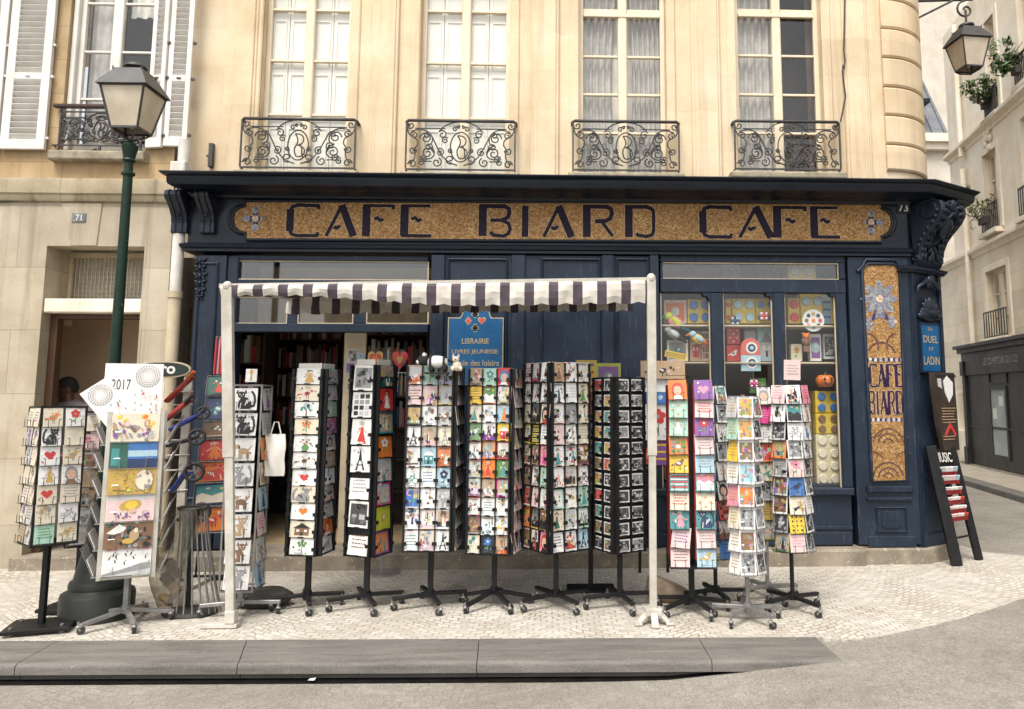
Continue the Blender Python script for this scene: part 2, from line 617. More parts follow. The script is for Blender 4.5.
Mt['plastic'] = attr_mat('toy plastic', 0.3, 0.2)
m, nt, b, _ = newmat('lantern glass')
b.inputs['Base Color'].default_value = (0.62, 0.52, 0.38, 1)
b.inputs['Roughness'].default_value = 0.3
b.inputs['Transmission Weight'].default_value = 0.0
L(nt, ramp(nt, noi(nt, pos(nt, 1, 1, 1), 4, 5), [(0.3, (0.42, 0.35, 0.255)), (0.7, (0.60, 0.525, 0.41))]), b.inputs['Base Color'])
Mt['lantern_glass'] = m


def mosaic(name, seeds=None):
    m, nt, b, _ = newmat(name)
    v = pos(nt)
    vo = N(nt, 'ShaderNodeTexVoronoi')
    vo.inputs['Scale'].default_value = 78
    L(nt, v, vo.inputs['Vector'])
    sp = N(nt, 'ShaderNodeSeparateColor')
    L(nt, vo.outputs['Color'], sp.inputs[0])
    c = ramp(nt, sp.outputs[0], [(0.0, (0.20, 0.095, 0.022)), (0.25, (0.31, 0.155, 0.045)), (0.5, (0.40, 0.215, 0.07)), (0.8, (0.49, 0.29, 0.115)), (1.0, (0.56, 0.40, 0.215))])
    f = noi(nt, v, 2.2, 5)
    c = mixc(nt, 1.0, c, ramp(nt, f, [(0.3, (0.72, 0.68, 0.6)), (0.7, (1.0, 1.0, 1.0))]), 'MULTIPLY')
    ve = N(nt, 'ShaderNodeTexVoronoi', feature='DISTANCE_TO_EDGE')
    ve.inputs['Scale'].default_value = 78
    L(nt, v, ve.inputs['Vector'])
    e = math_(nt, 'LESS_THAN', ve.outputs['Distance'], 0.06)
    c = mixc(nt, math_(nt, 'MULTIPLY', e, 0.55), c, (0.12, 0.08, 0.05))
    L(nt, c, b.inputs['Base Color'])
    b.inputs['Roughness'].default_value = 0.55
    b.inputs['Specular IOR Level'].default_value = 0.25
    bump(nt, b, ve.outputs['Distance'], 0.25, 0.004)
    return m


def mosaic_attr(name):
    """mosaic tesserae whose colour family comes from the mesh"""
    m, nt, b, _ = newmat(name)
    a = N(nt, 'ShaderNodeAttribute', attribute_name='Col')
    vo = N(nt, 'ShaderNodeTexVoronoi')
    vo.inputs['Scale'].default_value = 62
    L(nt, pos(nt), vo.inputs['Vector'])
    sp = N(nt, 'ShaderNodeSeparateColor')
    L(nt, vo.outputs['Color'], sp.inputs[0])
    c = mixc(nt, 1.0, a.outputs['Color'], ramp(nt, sp.outputs[0], [(0, (0.5, 0.5, 0.5)), (1, (1.25, 1.22, 1.15))]), 'MULTIPLY')
    L(nt, c, b.inputs['Base Color'])
    b.inputs['Roughness'].default_value = 0.6
    b.inputs['Specular IOR Level'].default_value = 0.2
    return m


Mt['mosaic'] = mosaic('gold mosaic')
Mt['mosaic_motif'] = mosaic_attr('mosaic motif')


def sett_mat(name, stops, bw, bh, joint, jc, amp, wave, wear=0.5, c2v=(0.80, 0.79, 0.775), jk=0.95, fade=None, bs=0.7):
    m, nt, b, _ = newmat(name)
    g = N(nt, 'ShaderNodeNewGeometry')
    sp = N(nt, 'ShaderNodeSeparateXYZ')
    L(nt, g.outputs['Position'], sp.inputs[0])
    x, y = sp.outputs['X'], sp.outputs['Y']
    nz = math_(nt, 'MULTIPLY', math_(nt, 'SUBTRACT', noi(nt, g.outputs['Position'], 0.9, 3), 0.5), 0.28)
    s = math_(nt, 'ABSOLUTE', math_(nt, 'SINE', math_(nt, 'MULTIPLY', math_(nt, 'ADD', x, nz), math.pi / wave)))
    yy = math_(nt, 'ADD', math_(nt, 'ADD', y, math_(nt, 'MULTIPLY', s, amp)), math_(nt, 'MULTIPLY', nz, 0.5))
    nz2 = math_(nt, 'MULTIPLY', math_(nt, 'SUBTRACT', noi(nt, g.outputs['Position'], 9, 2), 0.5), 0.05)
    cb = N(nt, 'ShaderNodeCombineXYZ')
    L(nt, math_(nt, 'ADD', x, nz2), cb.inputs[0])
    L(nt, math_(nt, 'ADD', yy, nz2), cb.inputs[1])
    br = N(nt, 'ShaderNodeTexBrick')
    L(nt, cb.outputs[0], br.inputs['Vector'])
    br.inputs['Scale'].default_value = 1
    br.inputs['Brick Width'].default_value = bw
    br.inputs['Row Height'].default_value = bh
    br.inputs['Mortar Size'].default_value = joint
    br.inputs['Mortar Smooth'].default_value = 0.6
    br.inputs['Bias'].default_value = 0.0
    br.inputs['Color1'].default_value = (1, 1, 1, 1)
    br.inputs['Color2'].default_value = (*c2v, 1)
    br.inputs['Mortar'].default_value = (0.9, 0.9, 0.9, 1)
    c = ramp(nt, noi(nt, g.outputs['Position'], 1.1, 8, 0.65), stops)
    c = mixc(nt, 1.0, c, br.outputs['Color'], 'MULTIPLY')
    # grime patches fill the joints or hide them
    f = noi(nt, g.outputs['Position'], 2.6, 5, 0.6)
    jf = math_(nt, 'MULTIPLY', br.outputs['Fac'], ramp(nt, f, [(0.35, (0.15,) * 3), (0.65, (jk,) * 3)]))
    if fade is not None:
        mr = N(nt, 'ShaderNodeMapRange')
        mr.inputs[1].default_value, mr.inputs[2].default_value, mr.inputs[3].default_value, mr.inputs[4].default_value = fade - 1.6, fade + .3, 1, .3
        L(nt, math_(nt, 'ADD', x, math_(nt, 'MULTIPLY', noi(nt, g.outputs['Position'], 0.6, 4), 1.6)), mr.inputs[0])
        jf = math_(nt, 'MULTIPLY', jf, mr.outputs[0])
        c = mixc(nt, 1.0, c, ramp(nt, noi(nt, g.outputs['Position'], 85, 3, 0.6), [(.36, (.72, .71, .70)), (.5, (1, 1, 1)), (.64, (1.27, 1.26, 1.24))]), 'MULTIPLY')
        c = mixc(nt, 1.0, c, ramp(nt, noi(nt, g.outputs['Position'], 22, 4, 0.7), [(.36, (.9, .895, .89)), (.62, (1.06, 1.06, 1.06))]), 'MULTIPLY')
        f6 = noi(nt, g.outputs['Position'], 34, 6, 0.8)
        c = mixc(nt, math_(nt, 'MULTIPLY', math_(nt, 'SUBTRACT', f6, 0.52, True), 2.2, True), c, (0.15, 0.135, 0.115))
        c = mixc(nt, math_(nt, 'MULTIPLY', math_(nt, 'GREATER_THAN', f6, 0.66), 0.3), c, (0.5, 0.47, 0.41))
    c = mixc(nt, jf, c, jc)
    f4 = noi(nt, g.outputs['Position'], 110, 4, 0.75)
    c = mixc(nt, math_(nt, 'MULTIPLY', math_(nt, 'SUBTRACT', f4, 0.5, True), 1.6 * wear, True), c, tuple(q * 0.45 for q in stops[0][1]))
    f5 = noi(nt, g.outputs['Position'], 0.7, 6, 0.7)
    c = mixc(nt, math_(nt, 'MULTIPLY', math_(nt, 'SUBTRACT', f5, 0.56, True), 1.2 if fade is not None else 2.2, True), c, tuple(q * 0.6 for q in stops[0][1]))
    L(nt, c, b.inputs['Base Color'])
    b.inputs['Roughness'].default_value = 0.82
    b.inputs['Specular IOR Level'].default_value = 0.3
    h = math_(nt, 'SUBTRACT', math_(nt, 'MULTIPLY', f4, 0.35), math_(nt, 'MULTIPLY', jf if fade is not None else br.outputs['Fac'], 0.9))
    bump(nt, b, h, bs, 0.008)
    return m


Mt['setts'] = sett_mat('pale pavement setts', [(0.3, (0.455, 0.41, 0.345)), (0.5, (0.53, 0.49, 0.425)), (0.72, (0.60, 0.565, 0.505))], 0.086, 0.060, 0.0065, (0.20, 0.16, 0.11), 0.30, 1.05, 0.8, (0.76, 0.745, 0.72), 0.9)
Mt['road'] = sett_mat('worn road setts', [(0.3, (0.215, 0.193, 0.163)), (0.5, (0.262, 0.24, 0.206)), (0.72, (0.315, 0.292, 0.255))], 0.105, 0.075, 0.006, (0.225, 0.198, 0.16), 0.26, 1.5, 0.9, (0.86, 0.855, 0.845), 0.85, 2.2, 0.75)
m, nt, b, _ = newmat('granite kerb')
c = ramp(nt, noi(nt, pos(nt, .7, 5, 5), 2.2, 8, .7), [(.34, (.082, .073, .063)), (.5, (.128, .115, .100)), (.68, (.18, .164, .143))])
f = noi(nt, pos(nt), 130, 4, .75)
c = mixc(nt, math_(nt, 'MULTIPLY', math_(nt, 'SUBTRACT', f, .5, True), 2.6, True), c, (.26, .25, .23))
c = mixc(nt, math_(nt, 'MULTIPLY', math_(nt, 'SUBTRACT', noi(nt, pos(nt), 60, 4, .75), .55, True), 3.0, True), c, (.035, .032, .029))
c = mixc(nt, math_(nt, 'MULTIPLY', math_(nt, 'GREATER_THAN', noi(nt, pos(nt), 7, 6, .7), .66), .5), c, (.24, .225, .2))
L(nt, c, b.inputs['Base Color'])
b.inputs['Roughness'].default_value = .75
bump(nt, b, noi(nt, pos(nt, .6, 1, 1), 42, 6, .7), .5, .006)
Mt['kerb'] = m
Mt['gutter'] = mat('gutter black', (0.006, 0.0055, 0.005), (0.012, 0.011, 0.009), 9, 0.95, spec=0.05)  # near-black colour of the strip along the kerb foot

# ================================================================== PLANES
D0 = gnd(600, 568.5).y                # front of the stone plinth
SF = D0 + 0.11                        # face of the timber shopfront
UW = SF + 0.24                        # face of the upper wall
LW = SF + 0.10                        # face of the neighbour's ground floor
ULW = SF + 0.13                       # face of the neighbour's upper wall

# ================================================================== GROUND
kb = [gnd(-400, 645), gnd(0, 641.5), gnd(400, 639.5), gnd(818, 637)]
kf = [gnd(-400, 675), gnd(0, 663.5), gnd(400, 661.5), gnd(843, 660)]
kfy = lambda x: kf[1].y + (kf[2].y - kf[1].y) * (x - kf[1].x) / (kf[2].x - kf[1].x)
kby = lambda x: kb[1].y + (kb[2].y - kb[1].y) * (x - kb[1].x) / (kb[2].x - kb[1].x)


def ss(a, b, x):
    t = max(0, min(1, (x - a) / (b - a)))
    return t * t * (3 - 2 * t)


xe = gnd(835, 660).x
mb = MB()
xs = [-70, -30, -12, -6, -4, -3, -2, -1, -0.5, 0, 0.4, 0.7, 1.0, 1.3, 1.6, 1.9, 2.2, 2.6, 3, 4, 6, 9, 14, 30, 70]
ys = [-40, -10, -2, 0, 1, 2, 3, 3.5, 4, 4.4, 4.7, 4.9, 5.2, 5.6, 6.2, 7, 9, 14, 30, 80]
for y in ys:
    for x in xs:
        low = -0.10 * (1 - ss(xe - 1.1, xe + 0.05, x))
        if y > 4.9:
            low = min(low, -0.06) if x < xe - 0.3 else low - 0.05 * (1 - ss(xe - 0.3, xe + 0.3, x))
        mb.v.append(Vector((x, y, low - 0.006)))
nx = len(xs)
for j in range(len(ys) - 1):
    for i in range(nx - 1):
        mb.f.append([j * nx + i, j * nx + i + 1, (j + 1) * nx + i + 1, (j + 1) * nx + i])
        mb.c.append(None)
tag(mb.build('street', Mt['road'], smooth=60, origin=(0, 0, 0)), kind='structure')

# pale sett pavement, wrapping the corner on the window side
edge = [gnd(p, q) for p, q in [(818, 637), (845, 640.5), (880, 636), (930, 626), (980, 613), (1024, 598), (1075, 578), (1085, 566), (1060, 559), (1024, 555.5), (984, 552)]]
pts = [(-40, kb[0].y + 0.0)] + [(p.x, p.y) for p in kb[1:3]] + [(p.x, p.y) for p in edge]
pts += [(edge[-1].x - 0.2, SF + 2.0), (edge[-1].x - 0.6, SF + 3.5), (-40, SF + 3.5)]
mb = MB()
mb.add([(x, y, 0.0) for x, y in pts], [list(range(len(pts)))])
mb.add([(x, y, -0.2) for x, y in pts] + [(x, y, 0.0) for x, y in pts], [(i, (i + 1) % len(pts), (i + 1) % len(pts) + len(pts), i + len(pts)) for i in range(len(pts))])
tag(mb.build('pavement', Mt['setts'], origin=(0, 0, 0)), kind='structure')

# granite kerb stones
jx = [(-260, -300), (62, 22), (248, 240), (479, 477), (699, 712), (818, 843)]
kerb = bpy.data.objects.new('kerb', None)
COL.objects.link(kerb)
tag(kerb, kind='structure')
pv = gnd(-900, 645), gnd(-1000, 675)
for i, (a, b_) in enumerate(jx):
    q0, q1 = gnd(a, 639.5), gnd(b_, 661.5)
    q0.y, q1.y = kby(q0.x), kfy(q1.x)
    last = i == len(jx) - 1
    mb = MB()
    g = 0.0025
    A, B, C_, D_ = (pv[1].x + g, kfy(pv[1].x)), (q1.x - g, q1.y), (q0.x - g, q0.y - 0.004), (pv[0].x + g, kby(pv[0].x) - 0.004)
    zt = 0.004
    zb = -0.13
    r = 0.028
    # top sheet, rounded nose, face
    nose = []
    for k in range(5):
        an = k / 4 * math.pi / 2
        nose.append((r * math.sin(an) - r + 0.0, zt - r + r * math.cos(an)))
    vs, fs = [], []
    ends = []
    for (fx, fy), (bx, by) in ((A, D_), (B, C_)):
        row = [(bx, by, zb), (bx, by, zt)]
        for dy, z in nose:
            row.append((fx, fy - dy - r - 0.0, z))
        row.append((fx, fy - r, -0.060))
        row.append((fx, fy + 0.03, -0.066))
        row.append((fx, fy + 0.03, zb))
        ends.append(row)
    n = len(ends[0])
    mb.add(ends[0] + ends[1], [(k, k + 1, n + k + 1, n + k) for k in range(n - 1)] + [list(range(n))[::-1], list(range(n, 2 * n))])
    ks = fixn(mb.build('kerb_stone', Mt['kerb'], kerb, smooth=35))
    pv = q0, q1
# near-black gutter strip along the kerb, narrowing towards its end
mb = MB()
x0, x1 = kf[0].x - 3, xe - 0.75


def street_z(x):
    for a, b in zip(xs, xs[1:]):
        if a <= x <= b:
            f = lambda q: -0.10 * (1 - ss(xe - 1.1, xe + 0.05, q)) - 0.006
            return f(a) + (f(b) - f(a)) * (x - a) / (b - a)


gx = [x0, -4, -3, -2, -1, -0.5, 0, 0.4, 0.7, 1.0, 1.3, 1.6, xe - .35]
for a, b in zip(gx, gx[1:]):
    wa, wb = [.066 * min(1, max(0.05, (xe - .3 - q) / 1.3)) for q in (a, b)]
    mb.add([(a, kfy(a) - wa, street_z(a) + .004), (b, kfy(b) - wb, street_z(b) + .004), (b, kfy(b) + .025, street_z(b) + .004), (a, kfy(a) + .025, street_z(a) + .004)], [(0, 1, 2, 3)])
tag(mb.build('gutter', Mt['gutter']), kind='structure')

# ================================================================== CORNER BUILDING, UPPER STOREY
xL = at(186, 100, UW).x
xC = at(885, 100, UW).x
ZB = at(500, 185, UW).z - 0.15
ZT = 8.6
xW0 = at(182, 120, UW).x
bld = thing('corner_building', 'peach limestone corner building with wrought iron balconies above the navy shopfront', 'building', ((xL + xC) / 2, UW, 0))
RC = 0.62                                                        # rounded corner radius
wins = []
for g in ((262, 350, 'shut'), (420, 510, 'shut'), (579, 666, 'curt'), (736, 822, 'curt')):
    x0, x1 = at(g[0], 60, UW).x, at(g[1], 60, UW).x
    z0 = at((g[0] + g[1]) / 2, 172, UW).z - 0.1
    wins.append((x0, x1, z0, z0 + 2.35, g))
mb = MB()
holes = [(w[0], w[1], w[2], w[3], 0.24) for w in wins]
ZG = at(545, 256, SF).z
mb.wall(xW0, xC, ZG, ZT, UW, holes, 0.24)
# rounded corner and the flank along the side street
n = 14
flank = []
for i in range(n + 1):
    a = -math.pi / 2 + (math.pi / 2 + R(-8)) * i / n
    flank.append((xC + RC * math.cos(a), UW + RC + RC * math.sin(a)))
flank.append((flank[-1][0] + 1.1, flank[-1][1] + 8))
for (a, b), (c, d) in zip(flank, flank[1:]):
    mb.add([(a, b, ZG), (c, d, ZG), (c, d, ZT), (a, b, ZT)], [(0, 1, 2, 3)])
mb.add([(xW0, UW, ZT), (xC, UW, ZT)] + [(a, b, ZT) for a, b in flank[1:]] + [(xW0, flank[-1][1], ZT)], [list(range(len(flank) + 2))])
mb.add([(xW0, UW, 0.05), (xW0, UW, ZT), (xW0, UW + 8, ZT), (xW0, UW + 8, 0.05)], [(0, 1, 2, 3)])
mb.build('wall', Mt['wall'], bld, smooth=30)
# flat pilaster strips with fillets
for a, b in ((234, 257), (371, 398), (531, 559), (691, 720), (843, 868)):
    mb = MB()
    xa, xb = at(a, 80, UW).x, at(b, 80, UW).x
    mb.bbox(xa, xb, UW - 0.035, UW + 0.01, ZB, ZT - 0.3, 0.01)
    mb.bbox(xa + 0.03, xb - 0.03, UW - 0.05, UW - 0.034, ZB, ZT - 0.3, 0.008)
    mb.build('pilaster_strip', Mt['wall'], bld)
# window surrounds: a shallow moulded band either side
for w in wins:
    mb = MB()
    for s, x in ((-1, w[0]), (1, w[1])):
        xa, xb = (x - 0.10, x) if s < 0 else (x, x + 0.10)
        mb.bbox(xa, xb, UW - 0.022, UW + 0.01, w[2] - 0.02, w[3] + 0.1, 0.012)
    mb.bbox(w[0], w[1], UW - 0.022, UW + 0.01, w[3], w[3] + 0.1, 0.012)
    mb.build('window_surround', Mt['wall'], bld)
# rusticated quoins round the corner
zq = [at(900, y, UW).z for y in (172, 145.5, 116.5, 88, 59, 30, 1)]
dz = zq[1] - zq[0]
zz = zq + [zq[-1] + (zq[-1] - zq[-2]) * k for k in range(1, 6)]
for a, b in zip(zz, zz[1:]):
    mb = MB()
    path = [(xC - 0.02, UW)] + flank[:-1] + [(flank[-2][0] + 0.03, flank[-2][1] + 0.22)]
    mb.sweep(path, [(0.0, a + 0.012), (0.022, a + 0.012), (0.036, a + 0.03), (0.036, b - 0.022), (0.022, b - 0.006), (0.0, b - 0.006)])
    mb.build('quoin', Mt['wall'], bld, smooth=35)


def win_bars(mb, x0, x1, z0, z1, y, ws, bars, t=0.045, d=0.05, mull=0.075):
    """outer frame, mullion and glazing bars, butted"""
    mb.box(x0, x0 + t, y, y + d, z0, z1)
    mb.box(x1 - t, x1, y, y + d, z0, z1)
    mb.box(x0 + t, x1 - t, y, y + d, z1 - t, z1)
    mb.box(x0 + t, x1 - t, y, y + d, z0, z0 + 0.09)
    if mull:
        c = ws
        mb.bbox(c - mull / 2, c + mull / 2, y - 0.012, y + d, z0 + 0.09, z1 - t, 0.012)
    for zb, h in bars:
        for a, b in (((x0 + t, ws - mull / 2), (ws + mull / 2, x1 - t)) if mull else ((x0 + t, x1 - t),)):
            mb.box(a, b, y + 0.006, y + d - 0.006, zb - h / 2, zb + h / 2)


def scroll(cx, cz, r0, turns, a0, dirn=1, n=26):
    out = []
    for i in range(n + 1):
        t = i / n
        a = a0 + dirn * turns * 2 * math.pi * t
        r = r0 * (1 - 0.8 * t)
        out.append((cx + r * math.cos(a), cz + r * math.sin(a)))
    return out


def sbez(p0, p1, p2, p3, n=14):
    out = []
    for i in range(n + 1):
        t = i / n
        u = 1 - t
        out.append((u**3 * p0[0] + 3 * u*u*t * p1[0] + 3 * u*t*t * p2[0] + t**3 * p3[0], u**3 * p0[1] + 3 * u*u*t * p1[1] + 3 * u*t*t * p2[1] + t**3 * p3[1]))
    return out


def scrollwork(w, h):
    """flat wrought scroll pattern for a railing w x h, origin at bottom centre"""
    P = []
    P.append([(0.155 * h * 1.35 * math.cos(a) * 0.95, h * 0.47 + 0.30 * h * math.sin(a)) for a in [2 * math.pi * i / 28 for i in range(29)]])
    P.append(sbez((-0.03 * h, h * .24), (-.16 * h, h * .5), (.10 * h, h * .45), (-.06 * h, h * .70)))
    P.append(sbez((-0.06 * h, h * .70), (.16 * h, h * .72), (.14 * h, h * .47), (-.02 * h, h * .47)))
    P.append(sbez((-0.02 * h, h * .47), (.19 * h, h * .45), (.16 * h, h * .22), (-.02 * h, h * .24)))
    P.append(sbez((0.10 * h, h * .22), (.05 * h, h * .35), (.12 * h, h * .38), (.02 * h, h * .5)))
    for s in (-1, 1):
        m = lambda pts: P.append([(s * x, z) for x, z in pts])
        # arc over the oval
        m(sbez((0, h * .98), (.22 * h, h * .98), (.36 * h, h * .88), (.42 * h, h * .78)))
        m(scroll(.36 * h, h * .72, .09 * h, 1.3, 0.6, 1))
        m(scroll(.11 * h, h * .83, .055 * h, 1.2, 2.6, -1))
        m(scroll(.045 * h, h * .87, .035 * h, 1.1, 2.6, -1))
        # long S from the oval foot up to the shoulder
        m(sbez((.06 * h, h * .10), (.42 * h, h * .20), (.42 * h, h * .45), (.60 * h, h * .74)))
        m(scroll(.655 * h, h * .70, .065 * h, 1.25, 2.5, -1))
        m(scroll(.20 * h, h * .22, .10 * h, 1.2, -2.2, 1))
        m(scroll(.46 * h, h * .16, .10 * h, 1.3, 2.0, 1))
        # three-lobed flower of C scrolls near the end
        e = w / 2
        m(sbez((e - .10 * h, h * .78), (e - .50 * h, h * .95), (e - .62 * h, h * .50), (e - .40 * h, h * .50)))
        m(sbez((e - .40 * h, h * .50), (e - .66 * h, h * .44), (e - .56 * h, h * .12), (e - .30 * h, h * .26)))
        m(sbez((e - .02 * h, h * .86), (e - .02 * h, h * .6), (e - .26 * h, h * .72), (e - .22 * h, h * .50)))
        m(sbez((e - .22 * h, h * .50), (e - .10 * h, h * .40), (e - .30 * h, h * .22), (e - .03 * h, h * .12)))
        m(scroll(e - .15 * h, h * .70, .075 * h, 1.3, 0.2, 1))
        m(scroll(e - .13 * h, h * .40, .075 * h, 1.3, 3.0, 1))
        m(scroll(e - .13 * h, h * .12, .085 * h, 1.2, 0.3, 1))
        m(scroll(e - .085 * h, h * .90, .075 * h, 1.2, 0.2, -1))
        m([(e - .26 * h, h * .18), (.56 * h, h * .18)])
        m([(e - .17 * h, h * .84), (.30 * h, h * .84)])
        for u, v, rr, t0, dd in ((e - .38 * h, .64, .12, 0.0, 1), (e - .42 * h, .34, .12, 3.1, -1), (.40 * h, .36, .085, 1.2, 1), (.62 * h, .46, .085, 4.0, -1), (.30 * h, .60, .07, 2.4, -1), (e - .30 * h, .16, .07, 1.0, 1), (.72 * h, .22, .075, .5, 1), (.20 * h, .40, .05, 3.6, 1)):
            m(scroll(u, h * v, rr * h, 1.4, t0, dd, 20))
    return P


def railing(parent, name, x0, x1, z0, z1, y, ret=0.16, r=0.0072):
    root = thing_part(parent, name, ((x0 + x1) / 2, y, z0))
    mb = MB()
    mb.tube([(x0 - 0.005, y + ret, z1 - 0.012), (x0 - 0.005, y + 0.03, z1 - 0.008), (x0 + 0.02, y, z1), (x1 - 0.02, y, z1), (x1 + 0.005, y + 0.03, z1 - 0.008), (x1 + 0.005, y + ret, z1 - 0.012)], 0.017, 8)
    mb.build('handrail', Mt['iron'], root, smooth=50)
    mb = MB()
    mb.box(x0, x1, y - 0.008, y + 0.008, z0, z0 + 0.016)
    for x in (x0, x1):
        mb.box(x - 0.008, x + 0.008, y - 0.008, y + 0.008, z0 + 0.016, z1 - 0.012)
        mb.box(x - 0.006, x + 0.006, y + 0.008, y + ret, z0, z0 + 0.012)
    mb.build('rail_frame', Mt['iron'], root)
    mb = MB()
    cx = (x0 + x1) / 2
    for p in scrollwork(x1 - x0, z1 - z0):
        mb.tube([(cx + a, y + 0.001 * math.sin(i * 1.7), z0 + b) for i, (a, b) in enumerate(p)], r, 5)
    mb.build('scroll_pattern', Mt['iron'], root, smooth=60)
    return root


def thing_part(parent, name, loc):
    o = bpy.data.objects.new(name, None)
    COL.objects.link(o)
    o.empty_display_size = 0.05
    o.parent = parent
    o.location = Vector(loc) - wloc(parent)
    return o


def curtain(mb, x0, x1, z0, z1, y, folds=7, amp=0.025, pinch=0.0):
    n = folds * 8
    rows = 10
    vs, fs = [], []
    for j in range(rows + 1):
        t = j / rows
        z = z1 + (z0 - z1) * t
        for i in range(n + 1):
            u = i / n
            xx = x0 + (x1 - x0) * u * (1 - pinch * math.sin(t * math.pi * 0.9))
            vs.append((xx, y + amp * math.sin(u * folds * 2 * math.pi + math.sin(t * 3) * .6), z))
    for j in range(rows):
        for i in range(n):
            a = j * (n + 1) + i
            fs.append((a, a + 1, a + n + 2, a + n + 1))
    mb.add(vs, fs)


RAILS = [(241, 355, 119, 168.5), (406, 515, 121, 170.5), (573, 679, 121.5, 171), (735, 840, 121.5, 170)]
for k, w in enumerate(wins):
    x0, x1, z0, z1, g = w
    fy = UW + 0.10
    cx = (at(309, 60, fy).x, at(466, 60, fy).x, at(622.5, 60, fy).x, at(777, 60, fy).x)[k]
    wn = thing_part(bld, 'window', (cx, fy, z0))
    mb = MB()
    zz_ = lambda py: at(g[0] + 40, py, fy).z
    if k < 2:
        zbars = [(zz_(y), 0.026) for y in ((9.5, 60.5, 114.5), (11, 63, 118))[k]]
        zbars.append((zbars[0][0] + 0.46, 0.026))
        win_bars(mb, x0, x1, z0, z1, fy, cx, zbars, 0.05, 0.05, 0.10)
    else:
        zbars = [(zz_(y), 0.026) for y in ((56.5, 94.5, 133), (55.5, 94.5, 133))[k - 2]] + [(zz_(13), 0.09)]
        win_bars(mb, x0, x1, z0, z1, fy, cx, zbars, 0.05, 0.05, 0.10)
        zt = zz_(17)
        mb.box(x0 + 0.05, x1 - 0.05, fy - 0.02, fy + 0.004, zt - 0.01, zt + 0.03)
    bevel(mb.build('window_frame', Mt['cream_paint'], wn), 0.004, 1)
    mb = MB()
    mb.add([(x0, fy + 0.03, z0), (x1, fy + 0.03, z0), (x1, fy + 0.03, z1), (x0, fy + 0.03, z1)], [(0, 1, 2, 3)])
    mb.build('pane', Mt['glass'], wn)
    mb = MB()
    if k < 2:
        # closed indoor shutters: four panelled leaves
        ys = fy + 0.065
        xs_ = [x0 + 0.02, cx - 0.04 - (cx - x0 - .06) / 2, cx - 0.005, cx + (x1 - cx) / 2, x1 - 0.02]
        for a, b in zip(xs_, xs_[1:]):
            mb.bbox(a + 0.003, b - 0.003, ys, ys + 0.03, z0, z1, 0.004)
            hz = [(z0 + 0.08, zbars[2][0] - 0.13), (zbars[2][0] - 0.06, zbars[1][0] - 0.13), (zbars[1][0] - 0.06, zbars[0][0] - 0.10), (zbars[0][0] + 0.0, z1 - 0.08)]
            for c, d in hz:
                for xa, xb, za, zb in ((a + .03, b - .03, d - .012, d), (a + .03, b - .03, c, c + .012), (a + .03, a + .042, c + .012, d - .012), (b - .042, b - .03, c + .012, d - .012)):
                    mb.box(xa, xb, ys - 0.012, ys + 0.002, za, zb)
        mb.build('indoor_shutter', Mt['inner_shutter'], wn)
    else:
        ys = fy + 0.10
        if k == 2:
            curtain(mb, x0 + 0.02, cx - 0.04, z0, z1, ys, 5, 0.022, 0.18)
            curtain(mb, x1 - 0.02, cx + 0.06, z0, z1, ys, 6, 0.022, 0.15)
        else:
            curtain(mb, x0 + 0.02, cx + 0.03, z0, z1, ys, 6, 0.022)
        mb.build('curtain', Mt['curtain_grey'], wn, smooth=80)
        mb = MB()
        if k == 2:
            mb.bbox(cx - 0.12, cx + 0.13, ys + 0.07, ys + 0.09, z0, z1, 0.004)
            mb.build('indoor_shutter', Mt['inner_shutter'], wn)
            mb = MB()
        else:
            mb.box(x1 - 0.10, x1 - 0.03, ys + 0.02, ys + 0.05, z0, z1)
            mb.build('shutter_leaf', Mt['brown_wood'], wn)
            mb = MB()
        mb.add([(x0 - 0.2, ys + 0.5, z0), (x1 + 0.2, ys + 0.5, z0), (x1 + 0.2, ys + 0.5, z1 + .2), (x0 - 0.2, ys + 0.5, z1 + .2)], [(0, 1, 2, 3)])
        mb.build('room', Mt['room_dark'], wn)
    r = RAILS[k]
    ry = UW - 0.12
    a, b, c, d = rect(r[0], r[2], r[1], r[3], ry)
    railing(bld, 'balcony_railing', a, b, c, d, ry, 0.12)
    mb = MB()
    mb.bbox(a - 0.05, b + 0.05, UW - 0.17, UW + 0.06, c - 0.10, c - 0.025, 0.012)
    bevel(mb.build('window_sill', Mt['sill'], bld), 0.01, 2)
mb = MB()
mb.sweep([(xW0, UW), (xC, UW)] + flank[1:], [(0, ZT - 0.35), (0.08, ZT - 0.3), (0.10, ZT - 0.2), (0.25, ZT - 0.1), (0.25, ZT), (0, ZT)])
mb.build('roof_cornice', Mt['wall'], bld, smooth=30)
# ================================================================== SHOPFRONT
XB = at(184, 300, SF).x
XCn = at(917, 420, SF).x
CHX, CHY = 0.445, 0.285
XD, YD = XCn + CHX, SF + CHY
sidex, sidey = XD + 1.0, YD + 7.0
z_ = lambda py, Y=SF: at(545, py, Y).z
shop = thing('cafe_shopfront', 'navy timber cafe shopfront with long gold mosaic name band', 'shopfront', ((XB + XCn) / 2, SF, 0))
plan = [(XB, UW), (XB, SF), (XCn, SF), (XD, YD), (sidex, sidey)]

# stone plinth (door step) under the front
mb = MB()
zp = z_(551, D0)
xr = at(866, 556, D0).x
mb.sweep([(XB + 0.02, UW), (XB + 0.02, SF), (xr, SF)], [(-0.35, -0.05), (SF - D0, -0.05), (SF - D0, zp - 0.03), (SF - D0 - 0.02, zp - 0.006), (SF - D0 - 0.05, zp), (-0.35, zp)])
fixn(mb.build('stone_step', Mt['plinth'], shop, smooth=35))
mb = MB()
mb.sweep([(xr + 0.004, SF), (XCn, SF), (XD, YD), (sidex, sidey)], [(-0.2, -0.05), (0.05, -0.05), (0.05, zp * 0.82), (0.03, zp * 0.9), (-0.2, zp * 0.9)])
fixn(mb.build('corner_plinth', Mt['plinth'], shop, smooth=35))

